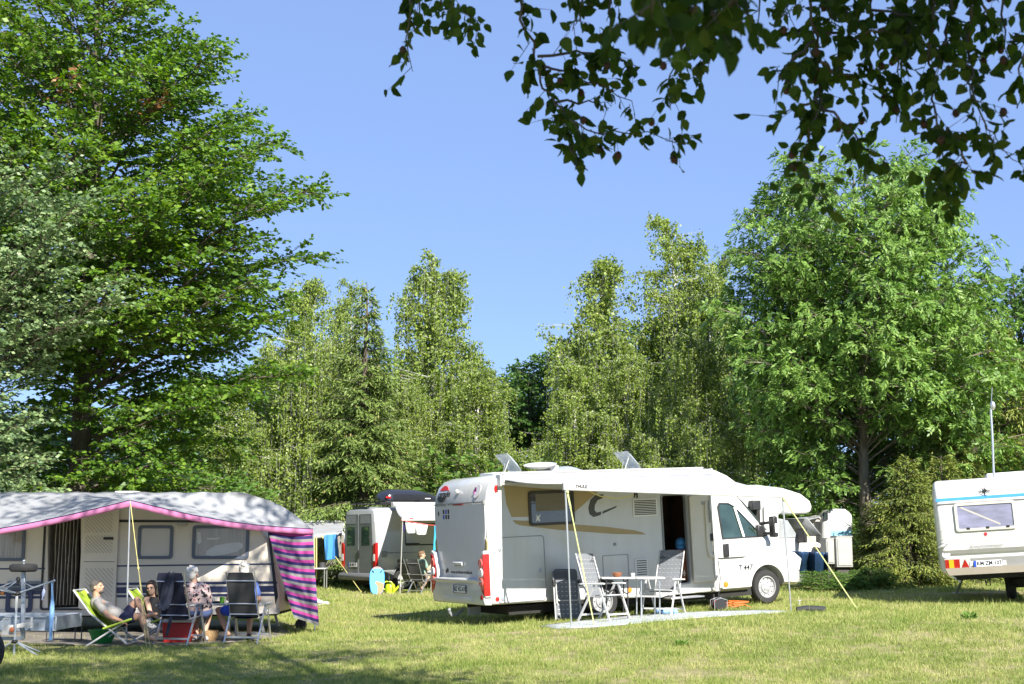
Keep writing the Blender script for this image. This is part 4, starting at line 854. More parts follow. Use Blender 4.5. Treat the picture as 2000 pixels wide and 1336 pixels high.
    oc = [mh(*p) for p in ((1179, 965), (1162, 967), (1153, 976), (1149, 992), (1151, 1004), (1159, 1010), (1173, 1006), (1175, 999), (1165, 1001), (1161, 996), (1162, 986), (1167, 977), (1177, 973))]
    q = MB().prism(oc, 1, -.003, .002); q.prism([mh(*p) for p in ((1178, 998), (1204, 988), (1204, 991), (1176, 1004))], 1, -.003, .002); q.build('curved_emblem', CHAR, t, smooth=False)
    def hatch(x0, z0, x1, z1, nm, rr=.05):
        q = MB(); n = 24; po = rrect(x0, z0, x1, z1, rr); pi = rrect(x0+.012, z0+.012, x1-.012, z1-.012, rr*.8); A = sp(po, .002); B = sp(po, .007); C = sp(pi, .007); D = sp(pi, .0015); n = len(po)
        q.add(A+B+C+D, [f for i in range(n) for f in ((i,(i+1)%n,n+(i+1)%n,n+i),(n+i,n+(i+1)%n,2*n+(i+1)%n,2*n+i),(2*n+i,2*n+(i+1)%n,3*n+(i+1)%n,3*n+i))]); o = q.build(nm, PLASTIC_G, t)
        return o
    ho = hatch(.17, .44, 1.17, 1.62, 'garage_hatch', .07)
    q = MB(); 
    for a, z in ((.24, 1.40), (.26, .52), (1.05, .98)): q.lathe([(.04, 0), (.035, .015), (.0001, .018)], 12, Matrix.Translation((a, -.001, z)) @ Matrix.Rotation(R(90), 4, 'X'))
    q.build('hatch_lock', STEEL, ho)
    ho = hatch(2.41, .72, 2.99, 1.18, 'service_flap', .03)
    def vent(x0, z0, x1, z1, n):
        q = MB(); q.box((x0, -.02, z0), (x1, -.001, z1)); o = q.build('vent', PLASTIC_W, t, bevel=.008)
        q = MB()
        for k in range(n):
            z = lerp(z0+.03, z1-.05, k/(n-1)); q.box((x0+.03, -.023, z), (x1-.03, -.0205, z+.018))
        q.build('vent_slots', mat('vent shadow grey', (.05, .05, .045), .8), o, smooth=False)
    vent(3.15, 1.88, 3.71, 2.22, 9); vent(3.13, .74, 3.42, 1.08, 7)
    q = MB(); q.lathe([(.03, 0), (.03, .02), (.0001, .022)], 12, Matrix.Translation((2.7, -.001, 1.38)) @ Matrix.Rotation(R(90), 4, 'X')); q.build('water_cap', PLASTIC_G, t)
    q = MB(); q.lathe([(.05, 0), (.045, .02), (.0001, .022)], 14, Matrix.Translation((2.98, -.001, .50)) @ Matrix.Rotation(R(90), 4, 'X')); q.lathe([(.06, 0), (.05, .02), (.0001, .022)], 14, Matrix.Translation((5.2, -.06, .47)) @ Matrix.Rotation(R(90), 4, 'X')); q.build('side_marker', ORANGE, t)
    q = MB(); q.ball((.21, -.004, 2.5), (.035, .012, .075), 10, 8); q.build('side_reflector', RED, t)
    q = MB(); q.box((4.7, -.1, 2.05), (4.76, -.093, 2.12)); q.build('door_notice', mat('grey notice', (.35, .35, .35), .6), d)
    # roof: rails, hatches, dish, panel
    q = MB(); q.box((.35, .03, 2.766), (4.9, .09, 2.80)); q.build('roof_rail', ALU_W, t, bevel=.01)
    def roof_hatch(u, v0, tilt):
        q = MB(); q.box((u, v0, 2.766), (u+.62, v0+.6, 2.83)); o = q.build('roof_hatch', PLASTIC_W, t, bevel=.02)
        q = MB(); M = Matrix.Translation((u+.62, v0+.3, 2.83)) @ Matrix.Rotation(R(tilt), 4, 'Y')
        rows = [[M @ Vector((-.46 + .46*i/8, -.26 + .52*j/8, .07*(1-(i/4-1)**4)*(1-(j/4-1)**4) + .02)) for j in range(9)] for i in range(9)]
        q.grid(rows); q.build('dome', DOME, o, solid=.006)
        q = MB(); q.tube([(u+.3, v0+.12, 2.83), M @ Vector((-.33, -.18, .03))], .009, 6); q.tube([(u+.45, v0+.45, 2.83), M @ Vector((-.22, .18, .03))], .009, 6); q.build('hatch_stay', ALU_W, o)
    roof_hatch(.56, .75, 48); roof_hatch(3.28, .75, 48)
    q = MB(); rows = [[(1.9 + .8*i/8, .8 + .7*j/8, 2.80 + .13*(1-(i/4-1)**2)*(1-(j/4-1)**4)) for j in range(9)] for i in range(9)]; q.grid(rows); q.box((1.9, .8, 2.766), (2.7, 1.5, 2.805)); q.build('roof_dome', DOME, t)
    q = MB(); M = Matrix.Translation((1.55, .7, 2.90)) @ Matrix.Rotation(R(-82), 4, 'X') @ Matrix.Rotation(R(90), 4, 'X') @ Matrix.Rotation(R(-5), 4, 'Y')
    q.lathe([(.0001, .0), (.15, .01), (.32, .06), (.33, .05), (.16, -.02), (.0001, -.03)], 24, M); q.box((1.72, .6, 2.77), (1.9, .85, 2.93)); q.box((1.45, .62, 2.77), (1.75, .78, 2.84)); q.build('satellite_dish', ALU_W, t, bevel=.01)
    q = MB(); q.box((3.0, 1.4, 2.80), (4.75, 2.0, 2.85)); q.box((3.1, 1.45, 2.765), (3.2, 1.95, 2.80)); q.box((4.5, 1.45, 2.765), (4.6, 1.95, 2.80)); q.build('solar_panel', ALU_W, t, bevel=.006)
    # ---- cab: lofted body, arch cut, glazing
    c0 = .07; cw = WD/2
    st = [  # u, bottom, shoulder z, top, half width low, half width top
        (5.03, .32, 1.28, 2.36, 1.035, .90), (5.5, .32, 1.28, 2.36, 1.035, .90), (5.72, .32, 1.28, 2.33, 1.035, .885), (5.86, .32, 1.28, 2.24, 1.035, .88), (6.05, .33, 1.28, 2.03, 1.035, .86), (6.3, .35, 1.27, 1.74, 1.03, .86),
        (6.55, .36, 1.22, 1.47, 1.025, .86), (6.72, .36, 1.17, 1.31, 1.02, .85), (6.95, .36, 1.08, 1.19, 1.00, .82), (7.15, .34, .99, 1.08, .96, .76), (7.32, .34, .86, .97, .88, .66), (7.43, .36, .74, .84, .76, .55), (7.49, .42, .62, .68, .6, .44)]
    rows = []
    for (u, zb, zs, zt, wl, wt) in st:
        sec = [(-wl*.9, zb), (-wl, zb+.06), (-wl*1.005, lerp(zb, zs, .5)), (-wl, zs-.02), (lerp(-wl, -wt, .12), lerp(zs, zt, .14)), (lerp(-wl, -wt, .55), lerp(zs, zt, .6)), (lerp(-wl, -wt, .9), lerp(zs, zt, .92)), (-wt*.93, lerp(zs, zt, .985)), (-wt*.5, zt+.025*(zt-zb)), (0, zt+.04*(zt-zb))]
        sec = sec + [(-a, z) for a, z in sec[-2::-1]]; rows.append([(u, cw + a, z) for a, z in sec])
    q = MB(); q.grid(rows); nc = len(rows[0]); q.f.append(list(range(nc))[::-1]); q.m.append(0); q.f.append([(len(rows)-1)*nc + i for i in range(nc)]); q.m.append(0)
    for i in range(len(rows)-1): q.f.append([i*nc, (i+1)*nc, (i+1)*nc+nc-1, i*nc+nc-1]); q.m.append(0)
    cab = q.build('cab', WHITE, t, angle=50)
    cut(cab, arch(6.39, .36, .435, -.2, .45))
    cab.data.polygons.foreach_set('use_smooth', [True]*len(cab.data.polygons)); cab.data.set_sharp_from_angle(angle=R(50))
    def cv(u, z):                       # near side surface of the cab
        S_ = np.array(st); zs = np.interp(u, S_[:,0], S_[:,2]); zt = np.interp(u, S_[:,0], S_[:,3]); wl = np.interp(u, S_[:,0], S_[:,4]); wt = np.interp(u, S_[:,0], S_[:,5])
        f = (z - zs)/(zt - zs); return cw - lerp(wl, wt, float(np.interp(f, (0, .14, .6, .92, 1), (0, .12, .55, .9, .97)))) if z > zs else cw - wl*1.004
    cp = lambda poly, off: [(a, cv(a, z) - off, z) for a, z in poly]
    wp = [(5.30, 1.36), (5.28, 2.0), (5.34, 2.08), (5.56, 2.07), (5.70, 2.0), (6.28, 1.44), (6.25, 1.36)]
    cx, cz = 5.70, 1.66; wi = [(lerp(a, cx, .06), lerp(z, cz, .06)) for a, z in wp]
    wo = window(t, wp, wi, cp, BLACK, GLASS_G, .03, 'cab_window', 'pane')
    q = MB(); q.bar((5.83, cv(5.83, 1.38)-.03, 1.38), (5.70, cv(5.70, 1.98)-.03, 1.98), .05, .012, up=(0, 1, 0)); q.build('pillar', PLASTIC_W, wo)
    # seams of the door as thin dark gaskets
    def seam(pts, nm='door_seam', w_=.006): 
        q = MB(); q.tube([(a, cv(a, z)-.001, z) for a, z in pts], w_/2, 5); return q.build(nm, mat('grey seam', (.2, .2, .2), .6) if 'grey seam' not in bpy.data.materials else bpy.data.materials['grey seam'], t)
    seam([(5.24, 2.05), (5.19, 1.9), (5.19, 1.3), (5.26, .75), (5.34, .47), (5.42, .42), (5.9, .42)] ); seam([(6.46, 1.35), (6.50, 1.2), (6.5, .9)]); seam([(5.19, 2.0), (5.26, 2.12), (5.6, 2.12), (5.78, 2.05), (6.46, 1.38)])
    seam([(6.5, 1.22), (6.8, 1.1), (7.1, .98)], 'bonnet_seam'); seam([(6.5, .85), (6.38, .82), (6.25, .80)])
    q = MB(); q.box((5.30, cv(5.4, 1.1)-.03, 1.0), (5.44, cv(5.4, 1.1)-.002, 1.26)); ho = q.build('cab_door_handle', BLACK, t, bevel=.02)
    q = MB(); q.prism([(5.02, 1.02), (5.25, .99), (5.75, .99), (5.9, .985), (5.75, .955), (5.25, .955), (5.02, .985)], 1, cv(5.4, 1)-.004, cv(5.4, 1)+.005); q.build('side_pinstripe', CHAR, t, smooth=False)
    text('T 447', .15, INK, facing((5.82, cv(5.8, .75)-.004, .76), (1, 0, 0), (0, 0, 1)), t, shear=.2, bold=.003)
    text('2.3', .06, SILVER_T, facing((6.66, cv(6.66, 1.0)-.01, 1.09), (1, 0, -.05), (0, 0, 1)), t)
    # windscreen follows the loft between the stations
    q = MB(); wsr = []
    for (u, z, hw) in ((5.80, 2.27, .74), (6.05, 2.04, .77), (6.3, 1.76, .79), (6.6, 1.44, .80)):
        wsr.append([(u + .035 + (.02 if abs(k) < 3 else 0), cw + hw*k/3, z + .03 + .045*(1-(k/3)**2)) for k in range(-3, 4)])
    q.grid(wsr); q.build('windscreen', GLASS_G, t, solid=.01)
    # mirror on a black foot, white lower shell
    mv = cv(6.35, 1.5)
    q = MB(); q.prism([(6.18, 1.36), (6.45, 1.36), (6.36, 1.56), (6.22, 1.60)], 1, mv-.10, mv+.03); q.bar((6.3, mv-.02, 1.62), (6.42, mv-.25, 1.64), .05, .06); q.bar((6.32, mv-.02, 1.42), (6.42, mv-.25, 1.42), .05, .06); q.box((6.40, mv-.36, 1.34), (6.52, mv-.20, 1.76)); mo = q.build('mirror', BLACK, t, bevel=.025)
    q = MB(); q.box((6.43, mv-.365, 1.42), (6.53, mv-.21, 1.62)); q.build('mirror_lamp', CLEARL, mo, bevel=.02)
    # overcab fairing between the roof and the windscreen
    ov = [(5.0, 2.30), (5.0, 2.775), (5.25, 2.74), (5.55, 2.62), (5.80, 2.46), (5.98, 2.30), (6.0, 2.24), (5.7, 2.30)]
    MB().prism(ov, 1, .14, WD-.14).build('overcab', WHITE, t, bevel=.09, seg=4)
    q = MB(); q.box((5.0, .0, .34), (5.10, .25, 2.28)); q.build('cab_filler', WHITE, t, bevel=.015)
    q = MB(); q.prism([(7.0, .68), (7.3, .62), (7.38, .86), (7.2, 1.0), (7.02, 1.02), (6.95, .8)], 1, cw-.93, cw-.80); q.build('headlamp', CLEARL, t, bevel=.02)
    q = MB(); q.box((7.42, cw-.5, .5), (7.50, cw+.5, .64)); q.build('grille', BLACK, t, bevel=.01)
    # ---- awning: case on the roof edge, cloth, lead rail, arms, legs
    AV = -2.3; cr = [(.30, 2.60), (4.95, 2.60)]
    aw = MB(); aw.prism([(-.13, 2.56), (-.145, 2.64), (-.10, 2.74), (.02, 2.755), (.02, 2.55)], 0, .26, 4.96); ao = aw.build('awning', ALU_W, t, bevel=.012)
    q = MB(); q.box((.235, -.16, 2.54), (.262, .03, 2.76)); q.box((4.958, -.16, 2.54), (4.985, .03, 2.76)); q.build('awning_case_end', PLASTIC_W, ao, bevel=.02)
    q = MB(); q.box((.30, -.150, 2.612), (4.93, -.142, 2.622)); q.box((.30, -.02, 2.757), (4.93, .0, 2.763)); q.build('case_seam', mat('grey case seam', (.16, .16, .16), .6), ao, smooth=False)
    L0 = Vector((.32, AV, 2.45)); L1 = Vector((4.97, AV, 2.17))
    rows = []
    for i in range(13):
        k = i/12; a = Vector((.33, -.12, 2.655)).lerp(Vector((4.93, -.12, 2.655)), k); e = L0.lerp(L1, k) + Vector((0, .05, .05)); row = []
        for j in range(9):
            p = a.lerp(e, j/8); p.z -= .05*math.sin(math.pi*j/8)*(.6+.4*math.sin(k*9)) ; row.append(tuple(p))
        rows.append(row)
    q = MB(); q.grid(rows); q.build('awning_cloth', fabric('pale grey awning cloth', (.60, .60, .60), trans=.18), ao, solid=.004)
    q = MB(); dv = (L1 - L0).normalized(); q.bar(L0 - dv*.02, L1 + dv*.05, .07, .13); lr = q.build('lead_rail', ALU_W, ao, bevel=.015)
    text('THULE', .075, INK, facing(L0 + dv*.32 + Vector((0, -.037, .005)), dv, (0, 0, 1)), lr, bold=.003)
    q = MB()
    for s, E in ((0, L0 + dv*.05), (1, L1 - dv*.05)):
        A = Vector((.5 if not s else 4.75, -.12, 2.59)); K = Vector((1.35 if not s else 3.9, -1.2, 2.50 - (.0 if not s else .15))); q.bar(A, K, .05, .035); q.bar(K, E + Vector((0, .06, -.0)), .045, .03); q.ball(K, .04, 10, 6)
    q.build('awning_arm', ALU_W, ao, bevel=.006)
    for E, foot in ((L0 + dv*.03, (.33, 0)), (L1 - dv*.03, (4.96, 0))):
        fw = MH_O + MHR @ Vector((foot[0], AV, 0)); fw.z = g(fw.x, fw.y); fl = MHR.transposed() @ (fw - MH_O); q = MB(); m_ = (E + Vector((0, 0, -.06))).lerp(fl, .5); q.tube([E + Vector((0, 0, -.06)), m_], .017, 8); q.tube([m_, fl], .013, 8); q.box(tuple(fl + Vector((-.05, -.04, 0))), tuple(fl + Vector((.05, .04, .015)))); q.build('awning_leg', STEEL, ao)
    return t
MOTORHOME = build_motorhome()
# ================================================================ beige caravan with its sun canopy
BEIGE = mat('beige caravan skin', (0.72, 0.65, 0.55), 0.4, var=0.03, scale=1.5, bump=0.12, bscale=35)
BEIGE_D = mat('cream caravan door', (0.74, 0.67, 0.56), 0.45, var=0.03)
NAVY = mat('navy stripe', (0.03, 0.04, 0.10), 0.4); BLUEGREY = mat('blue grey window frame', (0.10, 0.12, 0.17), 0.4, var=0.08)
PINK = fabric('pink canopy trim', (0.62, 0.22, 0.42)); MAGENTA = fabric('magenta cloth', (0.46, 0.05, 0.27)); NAVYF = fabric('navy cloth', (0.025, 0.018, 0.11)); GREYF = fabric('grey cloth', (0.24, 0.235, 0.225))
CANOPY = fabric('pale blue grey canopy cloth', (0.48, 0.49, 0.51), var=0.08, trans=.42)
LIME = fabric('lime green cloth', (0.42, 0.58, 0.05), var=0.08); BLACKF = mat('black mesh cloth', (0.022, 0.024, 0.028), 0.7, var=0.15, bump=0.3, bscale=400)
YELLOW = mat('yellow guy line', (0.62, 0.55, 0.20), 0.7); LIMEROPE = mat('lime yellow strap', (0.50, 0.55, 0.24), 0.7, var=0.08)
CY = 25.2
def build_caravan():
    O = Vector((-7.4, CY, g(-7.4, CY)))
    t = thing('caravan', 'long beige caravan with navy stripes and an open door at the left edge', 'caravan', O)
    def c(px, py): p = at(px, py, CY) - O; return (p.x, p.z)
    out = [c(*p) for p in ((-71, 986), (-60, 978), (436, 979), (468, 991), (496, 1018), (524, 1058), (546, 1150), (546, 1196), (-71, 1200))]
    b = MB().prism(out, 1, 0.0, 2.25); body = b.build('body', BEIGE, t, bevel=.04, seg=3); bake(body)
    k = MB().prism([c(*p) for p in ((93, 1004), (158, 1002), (158, 1186), (93, 1188))], 1, -.2, 1.2); cut(body, k)
    body.data.polygons.foreach_set('use_smooth', [True]*len(body.data.polygons)); body.data.set_sharp_from_angle(angle=R(30))
    q = MB().prism([c(*p) for p in ((-60, 1200), (535, 1196), (535, 1203), (-60, 1207))], 1, .1, 2.1); q.build('chassis', DARK, t, smooth=False)
    w = c(300, 1205); wheel(t, (w[0], .15, w[1] - .02), r=.3, wd=.18); wheel(t, (w[0], 2.1, w[1] - .02), r=.3, wd=.18, side=1)
    for px in (20, 500): q = MB(); a = c(px, 1200); q.bar((a[0], .3, a[1]), (a[0] + .1, .3, .01), .05); q.bar((a[0], 1.9, a[1]), (a[0] + .1, 1.9, .01), .05); q.build('corner_steady', STEEL, t)
    def band(poly, off, m, nm, back=.01): return MB().prism([c(*p) for p in poly], 1, -off, back).build(nm, m, t, bevel=0)
    band(((228, 1015), (518, 1017), (519, 1021), (228, 1020)), .02, mat('black trim rail', (.02, .018, .018), .4), 'trim_rail'); band(((-71, 1019), (88, 1018), (88, 1023), (-71, 1024)), .02, bpy.data.materials['black trim rail'], 'trim_rail')
    band(((228, 1104), (536, 1100), (536, 1103), (228, 1107)), .006, NAVY, 'belt_line'); band(((-71, 1110), (88, 1109), (88, 1112), (-71, 1113)), .006, NAVY, 'belt_line')
    for y0, y1 in ((1137, 1142), (1146, 1158), (1161, 1166)):
        band(((228, y0 + 1), (540, y0 - 2), (542, y1 - 2), (228, y1 + 1)), .004, NAVY, 'stripe'); band(((-71, y0 + 4), (86, y0 + 3), (86, y1 + 3), (-71, y1 + 4)), .004, NAVY, 'stripe')
    band(((-71, 1190), (546, 1188), (546, 1199), (-71, 1204)), .015, mat('pale sill', (.48, .46, .43), .5), 'sill')
    band(((523, 1036), (527, 1036), (543, 1165), (538, 1180)), .012, BLACK, 'corner_gasket')
    # doorway lining, frame, fly curtain and the open door
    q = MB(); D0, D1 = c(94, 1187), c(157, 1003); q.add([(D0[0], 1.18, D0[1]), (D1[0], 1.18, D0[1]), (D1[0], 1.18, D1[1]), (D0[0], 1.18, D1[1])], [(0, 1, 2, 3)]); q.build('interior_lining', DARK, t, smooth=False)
    f = lambda poly, off: [(a, -off, z) for a, z in poly]
    def frame(x0, y0, x1, y1, th, m, nm, rr=.06, proud=.02):
        a, z1 = c(x0, y0); e, z0 = c(x1, y1); th = th*CY/F_PX; po = rrect(a, z0, e, z1, rr); pi = rrect(a+th, z0+th, e-th, z1-th, rr*.7); n = len(po); q = MB()
        A, B, C_, D = f(po, .001), f(po, proud), f(pi, proud), f(pi, -.05)
        q.add(A+B+C_+D, [g_ for i in range(n) for g_ in ((i,(i+1)%n,n+(i+1)%n,n+i),(n+i,n+(i+1)%n,2*n+(i+1)%n,2*n+i),(2*n+i,2*n+(i+1)%n,3*n+(i+1)%n,3*n+i))]); return q.build(nm, m, t)
    frame(88, 998, 163, 1192, 4, BLACK, 'door_frame'); 
    q = MB(); 
    x0, z0 = c(96, 1184); x1, z1 = c(156, 1005); N_ = 15; CL = mat('pale beaded strand', (.36, .33, .27), .9, var=.3, bump=.6, bscale=60); CD = mat('dark beaded strand', (.03, .022, .018), .9, var=.4, bump=.6, bscale=60)
    for i in range(N_):
        q.use(CL if i % 2 == 1 else CD); x = lerp(x0, x1, (i+.5)/N_); wv = [(x + .006*math.sin(j*1.3+i), .04 + .008*math.sin(j+i*2), lerp(z1, z0 + .02, j/10)) for j in range(11)]; q.tube(wv, (x1-x0)/N_*(.36 if i % 2 else .62), 6)
    q.build('fly_curtain', None, t)
    a, z1 = c(164, 992); e, z0 = c(226, 1189); q = MB().prism(rrect(a, z0, e, z1, .05), 1, -.06, -.02); d = q.build('door', BEIGE_D, t, bevel=.008)
    q = MB()
    for (ya, yb) in ((997, 1040), (1046, 1080), (1110, 1165)):
        pa, zt = c(169, ya); pb, zb = c(221, yb); n = 13; hgt = zt - zb; wd = pb - pa
        for i in range(n):
            s = (wd + hgt)*(i+.5)/n; sx = max(0, s - hgt); sz = min(s, hgt); ex = min(s, wd); ez = max(0, s - wd); q.bar((pa+sx, -.062, zb+sz), (pa+ex, -.062, zb+ez), .012, .008, up=(0, 1, 0))
    q.build('door_relief', mat('cream door relief', (.50, .43, .34), .5), d)
    p0, p1 = c(204, 1052); q = MB(); q.box((p0, -.085, p1-.02), (p0+.19, -.058, p1+.025)); q.build('door_handle', BLACK, d, bevel=.012)
    q = MB(); p2, p3 = c(166, 1097); q.box((p2, -.064, p3-.006), (p2+.57, -.0605, p3+.006)); q.build('door_joint', mat('door shadow joint', (.2, .17, .13), .6), d, smooth=False)
    def win(x0, y0, x1, y1, panem, nm='window'):
        o = frame(x0, y0, x1, y1, 6, BLUEGREY, nm, .06, .03); a, z1 = c(x0+5, y0+5); e, z0 = c(x1-5, y1-5); q = MB(); q.add([(a, -.012, z0), (e, -.012, z0), (e, -.012, z1), (a, -.012, z1)], [(0, 1, 2, 3)]); q.build('pane', panem, o, smooth=False); return o
    CURT = mat('net curtain behind glass', (.30, .27, .26), .15, var=.25, scale=3, streak=(9, 1, .4), coat=.6); BLINDW = mat('pale closed blind', (.50, .45, .39), .25, var=.02, coat=.5)
    win(-70, 1030, 48, 1096, CURT); win(271, 1026, 337, 1092, BLINDW); wo = win(377, 1026, 486, 1092, CURT)
    q = MB(); pts = []
    for i in range(15): s = i/14; pts.append(s)
    def blob(poly): q.prism([c(*p) for p in poly], 1, -.0145, -.0135)
    blob(((402, 1084), (404, 1076), (420, 1066), (445, 1061), (466, 1059), (475, 1062), (474, 1070), (462, 1078), (440, 1083), (415, 1086))); blob(((386, 1038), (392, 1040), (394, 1058), (390, 1063), (386, 1060))); blob(((403, 1050), (420, 1051), (433, 1049), (425, 1054), (405, 1054)))
    q.build('white_parcel', mat('white bag behind glass', (.6, .6, .62), .3, var=.1), wo, smooth=False)
    a, z = c(356, 1024); q = MB(); q.box((a-.09, -.07, z-.03), (a+.09, -.001, z+.035)); q.build('awning_lamp', mat('grey lamp glass', (.42, .40, .38), .3), t, bevel=.015)
    frame(13, 1154, 63, 1196, 8, NAVY, 'service_hatch', .05, .03)
    a, z = c(50, 1144); q = MB(); 
    for i in range(5): q.box((a-.33, -.05 + .004*i, z-.08 + i*.035), (a+.33, -.001, z-.062 + i*.035))
    q.build('heater_cowl', BLUEGREY, t)
    a, z = c(5, 1158); q = MB(); q.lathe([(.04, 0), (.035, .02), (.0001, .024)], 14, Matrix.Translation((a, -.001, z)) @ Matrix.Rotation(R(90), 4, 'X')); q.build('side_marker', ORANGE, t)
    a, z = c(230, 963); q = MB(); q.box((a-.22, .5, z-.01), (a+.22, 1.0, z+.06)); q.build('roof_hatch', PLASTIC_W, t, bevel=.03)
    a, z = c(546, 1172); q = MB(); q.bar((a-.4, .75, z-.03), (a+.32, 1.1, z-.12), .06, .08); q.bar((a-.4, 1.5, z-.03), (a+.32, 1.1, z-.12), .06, .08); q.bar((a+.3, 1.1, z-.12), (a+.42, 1.1, z-.1), .06); q.build('drawbar', STEEL, t)
    q = MB(); q.tube([(a+.24, 1.1, z+.1), (a+.24, 1.1, .12)], .025, 8); q.lathe([(.03, -.03), (.11, -.03), (.115, 0), (.11, .03), (.03, .03)], 20, Matrix.Translation((a+.24, 1.1, .115)) @ Matrix.Rotation(R(90), 4, 'X')); q.build('jockey_wheel', BLACK, t)
    q = MB(); q.box((a+.02, .6, z-.06), (a+.32, 1.6, z+.16)); q.build('gas_box', mat('brown grey gas box', (.17, .14, .12), .6, var=.2), t, bevel=.02)
    return t
build_caravan()
def curve_pts(a, b, n, sag): return [a.lerp(b, i/n) + Vector((0, 0, -sag*math.sin(math.pi*i/n))) for i in range(n+1)]
def build_canopy():
    foot = gnd(246, 1258); Yp = foot.y; peak = at(254, 979, Yp); fr = gnd(615, 1234); rc = at(612, 1035, fr.y); fl = gnd(-100, 1250); lc = at(-102, 1050, fl.y)
    t = thing('sun_canopy', 'grey caravan canopy with pink edging and a striped side panel', 'canopy', foot)
    O = foot
    bl = at(-110, 961, CY + .05); br = at(478, 962, CY + .05)
    front = curve_pts(lc, peak, 14, .05)[:-1] + curve_pts(peak, rc, 16, .10); nF = len(front)
    back = [bl.lerp(br, i/(nF-1)) for i in range(nF)]
    rows = []
    for i in range(nF):
        row = []; k = i/(nF-1)
        for j in range(11):
            s = j/10; p = back[i].lerp(front[i], s); p.z -= .05*math.sin(math.pi*s)*(1 + .5*math.sin(k*25)); p.z += .012*math.sin(k*60 + s*7)
            if k > .8: p.z += .16*((k-.8)/.2)*math.sin(math.pi*s)
            row.append(p - O)
        rows.append(row)
    q = MB(); q.grid(rows); q.build('canopy_cloth', CANOPY, t, solid=.003)
    q = MB(); q.grid([[p - O + Vector((0, -.012, .015)), p - O + Vector((0, -.02, -.04)), p - O + Vector((0, -.012 + .012*math.sin(i*1.7), -.09))] for i, p in enumerate(front)]); q.build('pink_edging', PINK, t, solid=.004)
    q = MB(); q.tube([p - O + Vector((0, -.016, .018)) for p in front], .007, 5); q.build('edge_piping', NAVYF, t)
    for a, b in ((foot, peak), (fr, rc), (fl, lc)): q = MB(); m = a.lerp(b, .55); q.tube([a - O, m - O], .016, 8); q.tube([m - O, b - O + Vector((0, 0, .06))], .013, 8); q.build('pole', STEEL, t)
    TL = at(522, 1034, 25.1); TR = at(610, 1040, fr.y + .02); BR = at(623, 1222, fr.y - .25); BL = at(574, 1206, 24.55)
    q = MB(); nr = 60; nc = 14; pal = []
    rows = []
    for i in range(nr+1):
        s = i/nr; A = TL.lerp(BL, s); B = TR.lerp(BR, s); row = []
        for j in range(nc+1):
            k = j/nc; p = A.lerp(B, k) - O; p += Vector((.25, -.9, 0))*(.03*math.sin(k*9 + s*6)*(1 - s*.3) + .012*math.sin(k*23 - s*15)); p.z -= .045*math.sin(math.pi*k)*(1-s) ; row.append(p)
        rows.append(row)
    q.grid(rows); q.mats = [GREYF, MAGENTA, NAVYF]
    seq = [1, 1, 2, 2, 0, 0]; q.m = [seq[(f // nc) % 6] for f in range(nr*nc)]
    q.build('striped_side_panel', None, t)
    return t, peak, Yp
CAN, PEAK, YP = build_canopy()
q = MB(); e = gnd(290, 1268); m1 = PEAK.lerp(e, .47); O = e
q.tube([PEAK - O + Vector((0, 0, .02)), m1 - O], .006, 5); q.tube([m1 - O, Vector((-.03, 0, 0))], .005, 5); q.tube([m1 - O, Vector((.03, 0, .0))], .005, 5); q.ball(m1 - O, .02, 8, 6)
o = q.build('guy_rope', YELLOW); o.location = O; tag(o, 'yellow guy rope from the canopy peak down to the grass', 'guy rope')
# ground sheet
def flat_mat(name, pts, m, label, cat, th=.012, lift=.012):
    P = [gnd(*p) if len(p) == 2 else Vector(p) for p in pts]; c = sum(P, Vector()) / len(P); q = MB(); n = 8; V = []; 
    # fan of rings so that the sheet follows the lawn
    K = 6; N_ = len(P); ring = []
    for k in range(1, K+1): ring.append([Vector((c.x + (p.x-c.x)*k/K, c.y + (p.y-c.y)*k/K, 0)) for p in P])
    V = [Vector((c.x, c.y, 0))] + [p for r_ in ring for p in r_]
    V = [Vector((p.x, p.y, g(p.x, p.y) + lift + .006*math.sin(p.x*5)*math.cos(p.y*7))) - c for p in V]
    Fs = [(0, 1+i, 1+(i+1) % N_) for i in range(N_)] + [(1+k*N_+i, 1+(k+1)*N_+i, 1+(k+1)*N_+(i+1) % N_, 1+k*N_+(i+1) % N_) for k in range(K-1) for i in range(N_)]
    q.add(V, Fs); o = q.build(name, m, solid=th); o.location = c; tag(o, label, cat)
    poly = [(p.x, p.y) for p in P]
    def inside(X, Y):
        r = np.zeros(len(X), bool); j = len(poly) - 1
        for i in range(len(poly)):
            (xi, yi), (xj, yj) = poly[i], poly[j]
            r ^= ((yi > Y) != (yj > Y)) & (X < (xj - xi) * (Y - yi) / (yj - yi + 1e-12) + xi); j = i
        return r & (RNG.random(len(X)) < .93)
    GRASS_CLEAR.append(inside); return o
flat_mat('ground_sheet', [(-60, 1252), (60, 1258), (180, 1263), (320, 1262), (440, 1258), (540, 1247), (566, 1238), (545, 1222), (470, 1214), (300, 1208), (100, 1205), (-60, 1205)], mat('worn grey brown ground sheet', (.17, .15, .13), .9, var=.3, scale=2, bump=.4, bscale=30), 'worn grey brown ground sheet under the beige caravan and its chairs', 'ground sheet')
# door step
O = gnd(118, 1256); q = MB(); h_ = .40
for dy in (0, .34): q.tube([Vector((-.24, dy, 0)), Vector((-.24, dy, h_)), Vector((.24, dy, h_)), Vector((.24, dy, 0))], .012, 6)
q.tube([Vector((-.26, 0, .012)), Vector((.26, 0, .012))], .014, 6); q.tube([Vector((-.24, 0, .02)), Vector((-.24, .34, .02))], .012, 6); q.tube([Vector((.24, 0, .02)), Vector((.24, .34, .02))], .012, 6)
t = thing('door_step', 'black metal frame step below the caravan door', 'step', O); q.build('frame', mat('dark steel tube', (.10, .10, .11), .35, metal=.6), t)
q = MB(); q.box((-.22, .02, h_-.01), (.22, .32, h_+.015)); q.build('tread', BLACK, t, bevel=.006)
